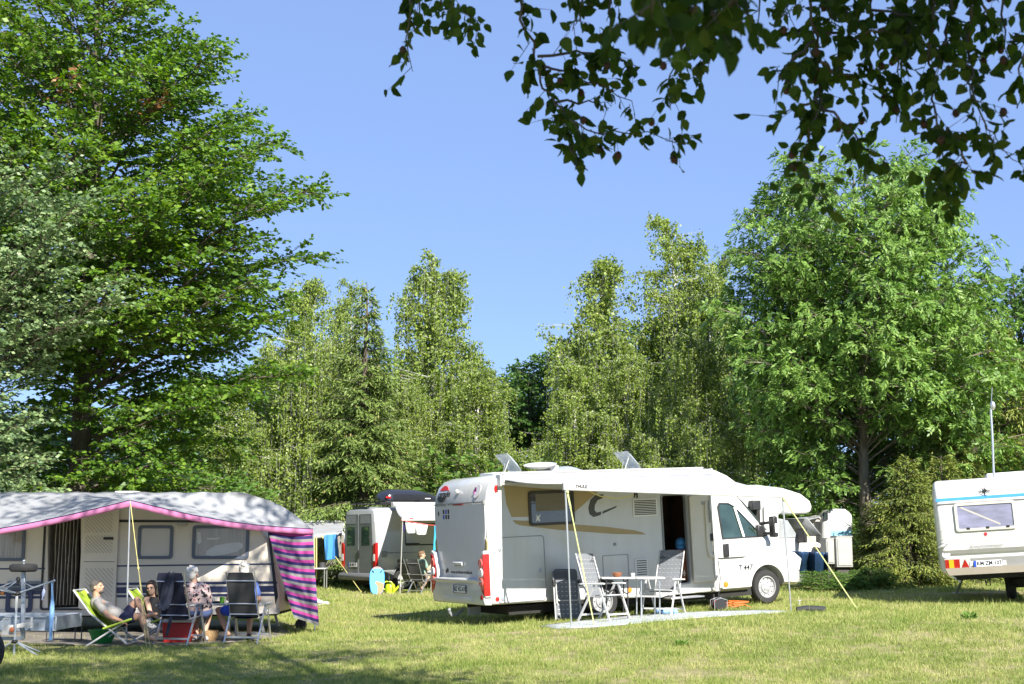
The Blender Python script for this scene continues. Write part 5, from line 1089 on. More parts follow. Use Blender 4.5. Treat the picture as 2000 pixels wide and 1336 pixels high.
# ================================================================ folding chairs
def high_chair(label, cat, loc, yaw, cloth, group, head=None, dashes=False, recl=.26, legrest=False, tub=STEEL):
    """facing local +y"""
    t = thing('folding_chair', label, cat, loc, (0, 0, yaw), group); W_ = .27
    def slab(name, A, B, wd, th, m, bow=.0, stitched=False):
        q = MB(); n = 12; A = Vector(A); B = Vector(B); d = (B - A).normalized(); nn = Vector((1, 0, 0)).cross(d); q.use(m); rows = []
        for sgn in (1, -1):
            rows = []
            for i in range(n+1):
                p = A.lerp(B, i/n) + nn*(bow*math.sin(math.pi*i/n)); r_ = 1 - .10*max(0, (i/n-.85)/.15)**2
                rows.append([p + Vector((wd*(j/6-.5)*r_, 0, 0)) + nn*(sgn*th/2 - .012*math.sin(math.pi*j/6)) for j in range(7)])
            q.grid(rows)
        if head and name == 'backrest': q.use(head); P0 = A.lerp(B, .80) + nn*.012; P1 = A.lerp(B, 1.0) + nn*.012; q.bar(P0, P1, wd*.98, th*1.5, up=tuple(nn)); 
        if stitched:
            q.use(PLASTIC_W)
            for i in range(8):
                for j in range(6):
                    for sgn in (1, -1): p = A.lerp(B, .12 + .74*i/7) + nn*(bow*math.sin(math.pi*(.12+.74*i/7)) - .012 + sgn*(th/2 + .004)) + Vector((wd*(j/6 - .5 + 1/12), 0, 0)); q.bar(p + Vector((-.016, 0, 0)), p + Vector((.016, 0, 0)), .006, .004)
        return q.build(name, None, t)
    bt = (0, -.22 - recl, 1.17); bb = (0, -.20, .44)
    slab('backrest', bb, bt, .46, .02, cloth, .03, dashes); slab('seat', (0, -.20, .43), (0, .27, .47), .46, .02, cloth, -.02)
    q = MB()
    for s in (-1, 1): q.tube([(s*.245, -.14, .40), (s*.245, -.20, .46), (s*.245, -.22-recl, 1.18)], .012, 7)
    for k in (.06, .30, .82): p = Vector(bb).lerp(Vector(bt), k); q.tube([p + Vector((-.245, -.03, 0)), p + Vector((.245, -.03, 0))], .010, 7)
    q.build('back_frame', tub, t)
    q = MB(); 
    for s in (-1, 1): q.tube([(s*.245, -.24, .42), (s*.245, .28, .46)], .012, 7)
    q.tube([(-.245, .28, .46), (.245, .28, .46)], .012, 7); q.build('seat_frame', tub, t)
    for s in (-1, 1):
        q = MB(); q.prism([(-.30, .655), (.20, .675), (.25, .665), (.25, .645), (.18, .64), (-.30, .63)], 0, s*.30-.025, s*.30+.025); q.build('armrest', PLASTIC_G if tub is STEEL else PLASTIC_W, t, bevel=.01)
        for y0, y1 in ((.10, .36), (.02, -.36)): q = MB(); q.bar((s*.29, y0, .64), (s*.29, y1, .0), .022, .035); q.build('leg', tub, t)
    for y1, z in ((.31, .13), (-.30, .11)): q = MB(); q.bar((-.29, y1, z), (.29, y1, z), .022, .03); q.build('stretcher', tub, t)
    if legrest: q = MB(); q.bar((-.24, .30, .40), (-.24, .72, .36), .02, .03); q.bar((.24, .30, .40), (.24, .72, .36), .02, .03); q.bar((-.24, .70, .36), (.24, .70, .36), .02, .03); q.build('leg_rest', tub, t)
    return t
CG = 'high backed folding chairs at the beige caravan'
pa = gnd(352, 1254); pb = gnd(482, 1247)
high_chair('navy blue high backed folding chair with a jacket hung over its corner', 'folding chair', Vector((at(352, 1250, 22.62).x, 22.62, g(pa.x, 22.62))), R(-12), mat('navy mesh cloth', (.012, .014, .035), .7, var=.15, bump=.3, bscale=400), CG)
high_chair('black high backed folding chair carrying the white haired man in blue', 'folding chair', Vector((at(484, 1247, 22.98).x, 22.98, g(pb.x, 22.98))), R(-8), BLACKF, CG)
# jacket on the chair corner
O = at(330, 1172, 22.15); q = MB(); rows = []
for i in range(9):
    s = i/8; row = []
    for j in range(7): k = j/6; row.append(Vector((lerp(.02, -.10, s) + (k-.4)*(.10 + .26*s*(1.2-s)) , -.03 - .03*math.sin(k*8+s*4), .45 - .62*s + .02*math.sin(k*9))))
    rows.append(row)
q.grid(rows); q.grid([[p + Vector((0.05, -.03, -.55)) * 1 + Vector((.0, 0, -.0)) for p in r_[2:5]] for r_ in rows[2:7]])
o = q.build('jacket', mat('dark navy jacket cloth', (.02, .024, .045), .9, var=.2, bump=.4, bscale=40), solid=.025, subsurf=1); o.location = O; tag(o, 'dark navy jacket draped over the corner of the navy chair', 'jacket')
# green lounger frame and sling
def lounger(label, pts, Yn, Yf, group):
    """side outline measured on the photograph at mid depth, near and far frames at two depths"""
    Ym = (Yn + Yf)/2; P = {k: at(*v, Ym) for k, v in pts.items()}; O = Vector(((P['f1'].x + P['f2'].x)/2, Ym, min(P['f1'].z, P['f2'].z)))
    t = thing('lounge_chair', label, 'lounge chair', O, (0, 0, 0), group); L_ = {k: v - O for k, v in P.items()}
    q = MB(); sl = [L_['top'], L_['top'].lerp(L_['mid'], .5) + Vector((.05, 0, -.03)), L_['mid'] + Vector((.06, 0, -.06)), L_['seat'] + Vector((0, 0, -.03)), L_['front']]
    path = []
    for i in range(len(sl)-1):
        for k in range(6): path.append(sl[i].lerp(sl[i+1], k/6))
    path.append(sl[-1]); hw = (Yf - Yn)/2
    rows = [[p + Vector((0, lerp(-hw+.03, hw-.03, j/8), -.035*math.sin(math.pi*j/8))) for j in range(9)] for p in path]
    q.grid(rows); q.build('sling', LIME, t, solid=.02, subsurf=1)
    for s in (-1, 1):
        dy = Vector((0, s*hw, 0))
        q = MB(); q.tube([L_['top'] + dy, L_['mid'] + dy, L_['f1'] + dy], .017, 8); q.build('back_rail', ALU_W, t); q = MB(); q.tube([L_['front'] + dy, L_['f2'] + dy], .017, 8); q.build('leg', ALU_W, t)
        q = MB(); q.bar(L_['arm0'] + dy + Vector((0, s*.02, 0)), L_['arm1'] + dy + Vector((0, s*.02, .0)), .075, .035); q.build('armrest', mat('lime plastic', (.42, .56, .06), .45) if 'lime plastic' not in bpy.data.materials else bpy.data.materials['lime plastic'], t, bevel=.015)
    for k in ('top', 'f1', 'f2', 'front'): q = MB(); q.tube([L_[k] + Vector((0, -hw, 0)), L_[k] + Vector((0, hw, 0))], .014, 8); q.build('crossbar', ALU_W, t)
    return t
LG = 'lime green loungers at the beige caravan'
lounger('lime green lounger with the man in a grey shirt in it', dict(top=(155, 1152), mid=(186, 1196), seat=(218, 1224), front=(262, 1208), f1=(258, 1255), f2=(177, 1261), arm0=(212, 1226), arm1=(268, 1207)), 22.0, 22.58, LG)
lounger('lime green lounger with the woman in a black top in it', dict(top=(258, 1150), mid=(284, 1188), seat=(312, 1216), front=(352, 1204), f1=(345, 1246), f2=(264, 1252), arm0=(304, 1214), arm1=(350, 1200)), 23.0, 23.6, LG)
# camp table with cups
O = gnd(432, 1246); O.y = 23.5; O.z = g(O.x, O.y); t = thing('camp_table', 'white camp table between the two seated white haired people', 'table', O); zt = at(432, 1178, 23.5).z - O.z
q = MB(); q.box((-.36, -.32, zt-.03), (.36, .32, zt)); q.build('tabletop', ALU_W, t, bevel=.01)
for sx in (-1, 1):
    for sy in (-1, 1): q = MB(); q.bar((sx*.32, sy*.28, zt-.03), (sx*.34, sy*.29, 0), .028); q.build('leg', STEEL, t)
def cup(px, py, Y, zt, m, label, r=.04, h=.10):
    p = at(px, py, Y); q = MB(); q.lathe([(r*.8, 0), (r, h), (r*.93, h), (r*.72, .01), (.0001, .008)], 18); q.tube([(r*.9, 0, h*.8), (r*1.5, 0, h*.75), (r*1.5, 0, h*.35), (r*.85, 0, h*.25)], .006, 6); o = q.build('cup', m); o.location = (p.x, Y, zt); return tag(o, label, 'cup', 'cups on the camp table')
cup(411, 1170, 23.35, O.z + zt, mat('blue cup', (.05, .3, .55), .35), 'bright blue cup on the camp table', .045, .12); cup(434, 1170, 23.35, O.z + zt, mat('green cup', (.15, .42, .05), .35), 'green cup on the camp table', .045, .11)
q = MB(); q.lathe([(.08, 0), (.10, .03), (.095, .03), (.0001, .01)], 18); o = q.build('bowl', BLACK); p = at(423, 1172, 23.55); o.location = (p.x, 23.55, O.z + zt); tag(o, 'small dark bowl between the blue and green cups', 'bowl')
# cooler, tub, basket
O = gnd(338, 1258); O.y += .35; O.z = g(O.x, O.y); t = thing('cool_box', 'red cool box with a white lid under the navy chair', 'cool box', O); q = MB(); q.prism([(-.22, 0), (.22, 0), (.25, .34), (-.25, .34)], 1, -.16, .16); q.build('body', mat('red plastic', (.55, .025, .02), .4, var=.08), t, bevel=.02)
q = MB(); q.box((-.26, -.17, .34), (.26, .17, .40)); q.build('lid', mat('white plastic lid', (.6, .58, .57), .4), t, bevel=.015); q = MB(); q.tube([(-.24, -.1, .33), (-.26, -.1, .44), (.26, -.1, .44), (.24, -.1, .33)], .012, 6); q.build('handle', bpy.data.materials['red plastic'], t)
O = gnd(232, 1250); O.y = 22.7; q = MB(); q.lathe([(.15, 0), (.23, .22), (.245, .225), (.235, .21), (.14, .02), (.0001, .015)], 24); o = q.build('tub', mat('green plastic tub', (.02, .22, .04), .4)); o.location = (O.x, O.y, g(O.x, O.y) + .01); tag(o, 'green plastic tub under the front lounger', 'tub')
O = gnd(425, 1248); O.y = 23.2; q = MB(); q.lathe([(.12, 0), (.17, .10), (.16, .18), (.145, .18), (.15, .1), (.11, .02), (.0001, .015)], 20); o = q.build('basket', mat('woven straw', (.28, .18, .09), .9, var=.4, scale=40, bump=.8, bscale=60)); o.location = (O.x, O.y, g(O.x, O.y) + .01); tag(o, 'woven straw basket on the ground sheet under the camp table', 'basket')
# stool carrying the white haired woman
O = gnd(391, 1250); O.y = 23.05; O.z = g(O.x, O.y); t = thing('camp_stool', 'camp stool under the woman in the flowered blouse', 'stool', O); q = MB(); q.box((-.2, -.18, .42), (.2, .18, .45)); q.build('seat', BLACKF, t, bevel=.01)
for s in (-1, 1): 
    for a, b in ((-1, 1), (1, -1)): q = MB(); q.bar((s*.19, a*.16, .42), (s*.19, b*.18, 0), .02); q.build('leg', STEEL, t)
# ---------------------------------------------------------------- trailer, airer and cloths at the left edge
GALV = mat('galvanised steel', (.36, .40, .46), .38, metal=.55, var=.12, scale=6)
def build_trailer():
    O = gnd(60, 1262); O.y = 20.6; O = Vector((at(60, 1262, 20.6).x, 20.6, 0)); O.z = g(O.x, O.y)
    t = thing('boat_trailer', 'galvanised trailer with an upright post and black roller at the left edge', 'trailer', O); L = lambda px, py, dy=0: at(px, py, 20.6 + dy) - O
    a = L(-60, 1204); b = L(112, 1231); q = MB(); q.box((a.x, -.02, b.z), (b.x, .02, a.z)); q.box((a.x, -.06, a.z-.015), (b.x, .02, a.z+.01)); q.box((a.x, -.06, b.z-.01), (b.x, .02, b.z+.015)); q.box((a.x, 1.1, b.z), (b.x, 1.14, a.z)); q.box((b.x-.03, -.06, b.z), (b.x, 1.14, a.z)); q.build('side_rail', GALV, t, bevel=.006)
    p0 = L(45, 1248, -.1); p1 = L(46, 1116, -.1); q = MB(); q.bar(p0, p1, .055, .055); q.bar(L(-40, 1247, -.1), L(45, 1247, -.1), .05, .05); q.build('post', GALV, t, bevel=.005)
    c = L(46, 1109, -.1); q = MB(); q.lathe([(.04, -.055), (.17, -.06), (.20, -.04), (.21, 0), (.20, .04), (.17, .06), (.04, .055)], 28, Matrix.Translation(c)); q.build('roller', RUBBER, t)
    q = MB(); q.tube([c, c + Vector((0, 0, .1))], .018, 8); q.ball(c + Vector((0, 0, .1)), .025); q.build('roller_pin', STEEL, t)
    q = MB(); q.bar(L(10, 1228, -.25), L(64, 1217, -.25), .05, .06); q.bar(L(62, 1206, -.25), L(62, 1226, -.25), .03); q.tube([L(2, 1216, -.25), L(8, 1208, -.25), L(20, 1208, -.25), L(14, 1218, -.25)], .008, 6); q.box(tuple(L(3, 1240, -.3)), tuple(L(27, 1220, -.2))); q.build('coupling', ALU_W, t, bevel=.008)
    q = MB(); q.lathe([(.04, 0), (.035, .03), (.0001, .035)], 14, Matrix.Translation(L(24, 1230, -.32)) @ Matrix.Rotation(R(90), 4, 'X')); q.build('reflector', mat('dull orange reflector', (.4, .12, .05), .4), t)
    w = L(-26, 1280, -3.4); M_ = Matrix(); wz = .31 - O.z; wheel(t, (at(-44, 1300, 17.0).x - O.x, 17.0 - 20.6, wz + g(-6.6, 17)), r=.31, wd=.18)
    q = MB(); q.bar((at(-60, 1300, 17).x - O.x, -3.4, .35), (a.x, 0, b.z), .08); q.build('axle_beam', GALV, t)
    return t
build_trailer()
def build_airer():
    O = gnd(27, 1281); t = thing('rotary_airer', 'grey rotary clothes airer on a tripod behind the trailer post', 'clothes airer', O); L = lambda px, py, dy=0: at(px, py, O.y + dy) - O
    zh = L(27, 1253).z; z1 = L(28, 1159).z; z2 = L(29, 1133).z
    q = MB(); q.tube([Vector((0, 0, 0)), Vector((0, 0, z1))], .018, 8); q.build('pole', GALV, t)
    q = MB(); q.bar((0, -.01, z1 - .25), (0, -.01, z1 - .02), .035, .02); q.build('slide', ALU_W, t, bevel=.005)
    for e in (L(75, 1281), L(78, 1273, .25), L(-25, 1275), L(0, 1270, .35)): q = MB(); q.tube([Vector((0, 0, zh)), e], .013, 6); q.build('leg', GALV, t)
    q = MB(); q.ball((0, 0, zh), (.05, .05, .03), 12, 6); q.ball((0, 0, z1), (.06, .06, .035), 12, 6); q.ball((0, 0, z2), (.035, .035, .05), 12, 6); q.build('hub', BLACK, t)
    for e in (L(106, 1134), L(-60, 1140), L(60, 1150, .9), L(-20, 1143, -.6)): q = MB(); q.tube([Vector((0, 0, z1)), e], .013, 6); q.ball(e, .02, 8, 6); q.tube([Vector((0, 0, z2)), Vector((0, 0, z1)).lerp(e, .45)], .008, 5); q.build('arm', GALV, t)
    for px, m, w_, y0, y1, lab in ((102, mat('light blue cloth', (.22, .40, .68), .85, var=.15), 8, 1137, 1252, 'long light blue cloth hanging from the tip of the airer arm'), (86, mat('pale lilac cloth', (.40, .45, .66), .85, var=.1), 4, 1142, 1172, 'short pale lilac cloth pegged inside the airer arm')):
        rows = []; P0 = at(px, y0, O.y); 
        for i in range(13): rows.append([at(px + (k-2)*w_/4*(.7 + .5*(i/12)) - (i/12)**2*4 + 1.5*math.sin(i*.7+k), lerp(y0, y1, i/12) + (3*math.sin(k*2.2) if i == 12 else 0), O.y + .03*math.sin(k*1.9 + i*.3)) - P0 for k in range(5)])
        q = MB(); q.grid(rows); o = q.build('cloth', m, solid=.006, subsurf=1); o.location = P0; tag(o, lab, 'cloth', 'cloths on the airer')
    return t
build_airer()
# ================================================================ people
SKIN = mat('tanned skin', (.46, .26, .17), .55, var=.10, scale=9, spec=.35); SKIN_L = mat('fair skin', (.52, .32, .23), .55, var=.10, scale=9, spec=.35)
def caps(q, A, B, ra, rb, n=10):
    A = Vector(A); B = Vector(B); d = B - A
    if d.length < 1e-5: q.ball(A, ra, n, 8); return
    k = d.normalized(); P = []; Rr = []
    for i in range(4): a = math.pi/2*(1 - i/4); P.append(A - k*ra*math.sin(a)*.98); Rr.append(max(ra*math.cos(a), .002))
    P.append(A); Rr.append(ra); P.append(B); Rr.append(rb)
    for i in range(1, 5): a = math.pi/2*i/4; P.append(B + k*rb*math.sin(a)*.98); Rr.append(max(rb*math.cos(a), .002))
    q.tube(P, Rr, n)
def melt(q, name, m, parent, vox=.010, it=6, fac=.5):
    o = q.build(name, m, parent); md = o.modifiers.new('r', 'REMESH'); md.mode = 'VOXEL'; md.voxel_size = vox; md.use_smooth_shade = True
    s = o.modifiers.new('s', 'SMOOTH'); s.iterations = it; s.factor = fac; bake(o); o.data.materials.clear(); o.data.materials.append(m); o.data.polygons.foreach_set('use_smooth', [True]*len(o.data.polygons)); return o
def hand(q, W, D, N_, s=1.0, curl=.6, left=1):
    """palm at wrist W pointing along D, palm normal N_ (fingers curl towards it)"""
    D = Vector(D).normalized(); N_ = Vector(N_); N_ = (N_ - D*N_.dot(D)).normalized(); X = D.cross(N_)*left
    for i in range(4): caps(q, W + X*(.012*(i-1.5)), W + D*.085*s + X*(.021*(i-1.5)), .017, .013, 8)
    for i, L in enumerate((.068, .078, .073, .056)):
        b = W + D*.088*s + X*(.021*(1.5-i)); p = b
        for k, f in enumerate((.45, .32, .23)):
            a = curl*(.45 + k*.75); dd = D*math.cos(a) + N_*math.sin(a); e = p + dd*L*f; caps(q, p, e, .0095 - .0012*k, .0088 - .0012*k, 7); p = e
    b = W + D*.025 + X*.032; m_ = b + (D*.6 + X*.55 + N_*.35).normalized()*.04; caps(q, b, m_, .013, .0105, 7); caps(q, m_, m_ + (D*.85 + X*.1 + N_*.45).normalized()*.03, .0105, .0085, 7)
def person(label, J, face, up, skin, hair, cloth, loc=None, shoe=None, group=None, scale=1.0, hands=((0,0,-1),(0,0,-1)), glasses=False, hair_kind='short', curl=(.6, .6), beard=False):
    """J: named joints in world space; cloth: list of (name, material, pieces) with pieces over the joints"""
    O = Vector(loc); J = {k: Vector(v) - O for k, v in J.items()}; t = thing('person', label, 'person', O, group=group); q = MB()
    H = J['head']; Fd = Vector(face).normalized(); U = Vector(up).normalized(); Fd = (Fd - U*Fd.dot(U)).normalized(); X = Fd.cross(U)
    MH_ = Matrix((X, Fd, U)).transposed(); h = lambda x, y, z: H + MH_ @ Vector((x, y, z))
    q.ball(h(0, -.012, .035), (.076, .094, .088), 20, 14, MH_); q.ball(h(0, .018, -.035), (.060, .072, .080), 18, 12, MH_); q.ball(h(0, .045, -.085), (.036, .036, .028), 12, 8, MH_)
    caps(q, h(0, .082, .018), h(0, .104, -.022), .010, .016, 8); q.ball(h(0, .082, .030), (.052, .014, .012), 12, 6, MH_); q.ball(h(0, .080, -.056), (.026, .014, .008), 10, 6, MH_)
    for s in (-1, 1): q.ball(h(s*.078, -.008, -.005), (.012, .022, .033), 10, 8, MH_); q.ball(h(s*.040, .062, -.02), (.022, .02, .018), 10, 6, MH_)
    nb = (J['sl'] + J['sr'])/2; caps(q, h(0, -.02, -.05), nb + Vector((0, 0, .0)), .054, .062, 14)
    C = J['chest']; P = J['pelvis']
    for s in ('sl', 'sr'): caps(q, nb.lerp(J[s], .3), J[s], .066, .058, 12); caps(q, C.lerp(J[s], .35), C.lerp(J[s], .6), .11, .085, 12)
    sx = (J['sr'] - J['sl']).normalized(); caps(q, nb.lerp(C, .5) - sx*.05, nb.lerp(C, .5) + sx*.05, .105, .105, 14); caps(q, C - sx*.06, C + sx*.06, .115, .115, 14); m_ = C.lerp(P, .55); caps(q, m_ - sx*.05, m_ + sx*.05, .112, .112, 14); caps(q, P - sx*.07, P + sx*.07, .12, .12, 14)
    caps(q, C, m_, .12, .12, 14); caps(q, m_, P, .12, .12, 14)
    for i, s in enumerate('lr'):
        caps(q, J['s'+s], J['e'+s], .050, .040, 12); caps(q, J['e'+s], J['w'+s], .041, .027, 12); D = J.get('h'+s, J['w'+s] + (J['w'+s] - J['e'+s])) - J['w'+s]; hand(q, J['w'+s], D, hands[i], 1.0, curl[i], 1 if i else -1)
        caps(q, J['p'+s], J['k'+s], .088, .058, 14); caps(q, J['k'+s], J['k'+s].lerp(J['a'+s], .35), .057, .056, 12); caps(q, J['k'+s].lerp(J['a'+s], .35), J['a'+s], .056, .036, 12)
        d = (J['t'+s] - J['a'+s]); caps(q, J['a'+s] - d*.22 + Vector((0, 0, -.02)), J['a'+s] + d*.5, .036, .036, 10); caps(q, J['a'+s] + d*.4, J['t'+s], .036, .026, 10)
    body = melt(q, 'body', skin, t, .0085, 5)
    for s in (-1, 1):
        e = MB(); e.ball(h(s*.031, .077, .008), .011, 10, 8); e.build('eye', mat('eye', (.05, .035, .03), .15) if 'eye' not in bpy.data.materials else bpy.data.materials['eye'], t)
    # hair
    q = MB()
    if hair_kind == 'short':
        q.ball(h(0, -.022, .050), (.084, .098, .084), 20, 12, MH_); q.ball(h(0, -.055, -.005), (.074, .062, .07), 16, 10, MH_); q.ball(h(0, .035, .095), (.06, .05, .03), 14, 8, MH_)
    elif hair_kind == 'white':
        q.ball(h(0, -.028, .048), (.092, .105, .092), 20, 12, MH_); q.ball(h(0, -.065, -.02), (.080, .062, .085), 16, 10, MH_)
        for k in range(14): a = random.random()*6.28; b = random.random()*1.2; q.ball(h(.08*math.cos(a)*math.cos(b), -.04 + .09*math.sin(a)*math.cos(b) - .01, .05 + .085*math.sin(b)), .026, 8, 6)
    elif hair_kind == 'bob':
        q.ball(h(0, -.030, .050), (.092, .102, .09), 20, 12, MH_); 
        for s in (-1, 1): caps(q, h(s*.074, -.01, .03), h(s*.082, -.005, -.11), .034, .028, 10); caps(q, h(s*.05, -.06, .0), h(s*.06, -.06, -.13), .045, .035, 10)
        q.ball(h(.0, .05, .093), (.06, .04, .028), 12, 8, MH_)
    melt(q, 'hair', hair, t, .009, 2)
    if beard: q = MB(); q.ball(h(0, .052, -.085), (.05, .05, .032), 14, 8, MH_); q.ball(h(0, .083, -.043), (.03, .014, .008), 10, 6, MH_); melt(q, 'beard', hair, t, .008, 2)
    if glasses:
        q = MB()
        for s in (-1, 1): q.tube([h(s*.033 + .024*math.cos(a*.5236), .098, .006 + .019*math.sin(a*.5236)) for a in range(13)], .003, 5); q.tube([h(s*.058, .095, .01), h(s*.08, .0, .01)], .003, 5)
        q.tube([h(-.01, .1, .008), h(.01, .1, .008)], .003, 5); q.build('glasses', BLACK, t)
    for nm, m, pcs, it in cloth:
        q = MB()
        for pc in pcs:
            A, B, ra, rb = pc; pa_ = J[A] if isinstance(A, str) else J[A[0]].lerp(J[A[1]], A[2]); pb_ = J[B] if isinstance(B, str) else J[B[0]].lerp(J[B[1]], B[2])
            if isinstance(ra, tuple): wdt, r_ = ra; caps(q, pa_ - sx*wdt, pa_ + sx*wdt, r_, r_, 14); caps(q, pb_ - sx*wdt, pb_ + sx*wdt, r_, r_, 14); q.prism([(0, 0)], 0, 0, 0) if False else None; caps(q, pa_ - sx*wdt*.8, pb_ - sx*wdt*.8, r_, r_, 14); caps(q, pa_ + sx*wdt*.8, pb_ + sx*wdt*.8, r_, r_, 14); caps(q, pa_, pb_, r_, r_, 14)
            else: caps(q, pa_, pb_, ra, rb, 14)
        melt(q, nm, m, t, .012, it)
    if shoe:
        for s in 'lr':
            q = MB(); d = (J['t'+s] - J['a'+s]); a = J['a'+s] - d*.22 + Vector((0, 0, -.028)); caps(q, a, J['a'+s] + d*.5 + Vector((0, 0, -.012)), .043, .042, 10); caps(q, J['a'+s] + d*.4 + Vector((0, 0, -.01)), J['t'+s] + Vector((0, 0, -.004)), .042, .034, 10); melt(q, 'shoe', shoe, t, .010, 2)
    return t
SHIRT = lambda r=.128: [('chest', ('chest', 'pelvis', .8), (.07, r), 0), (('sl', 'sr', .5), 'chest', (.07, .108), 0), (('sl', 'sr', .5), 'sl', .082, .070), (('sl', 'sr', .5), 'sr', .082, .070)]
SLEEVE = lambda k=.6: [('sl', ('sl', 'el', k), .068, .064), ('sr', ('sr', 'er', k), .068, .064)]
SHORTS = lambda k=.75: [('pelvis', 'pelvis', (.075, .130), 0), ('pl', ('pl', 'kl', k), .108, .086), ('pr', ('pr', 'kr', k), .108, .086)]
def tee(n, c, **k): return mat(n, c, .9, var=.08, bump=.35, bscale=22, **k)
def W(px, py, Y): return tuple(at(px, py, Y))
def flower_mat():
    m, t, p = new_mat('flowered blouse cloth'); N = t.nodes; L = t.links; tc = N.new('ShaderNodeTexCoord')
    v = N.new('ShaderNodeTexNoise'); v.inputs['Scale'].default_value = 16; v.inputs['Detail'].default_value = 2; L.new(tc.outputs['Object'], v.inputs['Vector'])
    r = N.new('ShaderNodeValToRGB'); e = r.color_ramp.elements; e[0].position = .42; e[0].color = (.02, .018, .02, 1); e[1].position = .48; e[1].color = (.58, .42, .38, 1)
    k = e.new(.60); k.color = (.62, .50, .46, 1); k = e.new(.66); k.color = (.50, .16, .16, 1)
    L.new(v.outputs['Fac'], r.inputs[0]); L.new(r.outputs[0], p.inputs['Base Color']); p.inputs['Roughness'].default_value = .9; return m
# man in the front lounger
person('man in grey shirt and navy shorts leaning back in a lime lounger, legs crossed', dict(head=W(190, 1147, 22.3), sl=W(192, 1178, 22.10), sr=W(186, 1177, 22.50), chest=W(205, 1189, 22.3), pelvis=W(238, 1209, 22.3),
    el=W(211, 1203, 22.0), wl=W(236, 1212, 22.0), hl=W(247, 1217, 22.0), er=W(214, 1200, 22.62), wr=W(238, 1195, 22.45), hr=W(247, 1191, 22.35), pl=W(243, 1209, 22.20), kl=W(275, 1203, 22.15), al=W(288, 1243, 22.1), tl=W(304, 1250, 22.05),
    pr=W(243, 1207, 22.40), kr=W(268, 1172, 22.42), ar=W(283, 1203, 22.25), tr=W(305, 1199, 22.15)), (1, -.12, -.08), (-.22, 0, 1), SKIN, mat('grey brown hair', (.075, .065, .058), .8, var=.3, scale=30),
    [('shirt', tee('grey marled shirt', (.25, .235, .22)), SHIRT() + SLEEVE(.55), 3), ('shorts', tee('navy shorts', (.015, .018, .05)), SHORTS(.5), 3)], loc=gnd(240, 1258), beard=True, curl=(.9, .4), hands=((0, 0, -1), (0, 0, -1)))
person('woman with dark bob and glasses in a black top lying back in a lounger', dict(head=W(296, 1149, 23.15), sl=W(315, 1171, 23.35), sr=W(287, 1172, 23.10), chest=W(304, 1183, 23.25), pelvis=W(322, 1207, 23.3),
    el=W(324, 1192, 23.45), wl=W(330, 1203, 23.3), hl=W(334, 1207, 23.2), er=W(293, 1196, 23.0), wr=W(308, 1208, 23.0), hr=W(314, 1214, 23.0), pl=W(328, 1207, 23.40), kl=W(362, 1192, 23.4), al=W(366, 1238, 23.4), tl=W(382, 1244, 23.4),
    pr=W(326, 1209, 23.2), kr=W(360, 1202, 23.15), ar=W(330, 1244, 23.2), tr=W(346, 1248, 23.1)), (-.12, -1, -.02), (-.15, 0, 1), SKIN_L, mat('dark brown hair', (.028, .018, .014), .6, var=.3, scale=30),
    [('vest', tee('black vest top', (.008, .008, .010)), [('chest', ('chest', 'pelvis', .7), (.075, .138), 0), (('sl', 'chest', .3), 'chest', .092, .128), (('sr', 'chest', .3), 'chest', .092, .128), ((('sl', 'chest', .5)), (('sr', 'chest', .5)), .118, .118)], 3), ('trousers', tee('beige trousers', (.42, .33, .24)), SHORTS(.9), 3)], loc=gnd(322, 1250), glasses=True, hair_kind='bob')
person('white haired woman in a flowered blouse sitting with her back turned', dict(head=W(378, 1121, 23.0), sl=W(367, 1147, 22.98), sr=W(402, 1149, 23.02), chest=W(388, 1163, 22.98), pelvis=W(391, 1192, 23.0),
    el=W(362, 1172, 23.1), wl=W(374, 1180, 23.3), hl=W(380, 1180, 23.4), er=W(410, 1174, 23.05), wr=W(402, 1180, 23.28), hr=W(399, 1180, 23.4), pl=W(382, 1195, 23.0), kl=W(383, 1196, 23.38), al=W(384, 1241, 23.12), tl=W(378, 1248, 22.98),
    pr=W(400, 1195, 23.0), kr=W(409, 1195, 23.36), ar=W(399, 1240, 23.16), tr=W(404, 1247, 23.0)), (.35, 1, -.1), (0.02, 0, 1), SKIN_L, mat('white hair', (.62, .58, .52), .7, var=.10, scale=25),
    [('blouse', flower_mat(), SHIRT(.140) + SLEEVE(.75), 3), ('shorts', tee('blue grey shorts', (.10, .14, .30)), SHORTS(.6), 3)], loc=gnd(391, 1252), hair_kind='white', shoe=mat('grey white sneaker', (.38, .35, .35), .7, var=.2))
person('white haired man in a blue polo shirt seen from behind in the black chair', dict(head=W(477, 1113, 22.95), sl=W(458, 1143, 22.95), sr=W(497, 1143, 22.98), chest=W(478, 1160, 22.95), pelvis=W(479, 1192, 23.0),
    el=W(446, 1168, 23.05), wl=W(453, 1178, 23.3), hl=W(450, 1178, 23.42), er=W(506, 1170, 23.05), wr=W(500, 1182, 23.25), hr=W(498, 1182, 23.35), pl=W(468, 1194, 23.0), kl=W(427, 1192, 23.25), al=W(447, 1241, 23.1), tl=W(437, 1248, 23.15),
    pr=W(488, 1194, 23.0), kr=W(489, 1196, 23.42), ar=W(486, 1240, 23.25), tr=W(484, 1248, 23.42)), (-.3, 1, -.05), (0, 0, 1), SKIN, bpy.data.materials['white hair'],
    [('polo_shirt', tee('blue polo cloth', (.10, .16, .46)), SHIRT(.135) + SLEEVE(.6), 3), ('shorts', tee('royal blue shorts', (.02, .07, .42)), SHORTS(.7), 3)], loc=gnd(480, 1252), hair_kind='white', shoe=mat('brown sandal', (.07, .045, .03), .8))
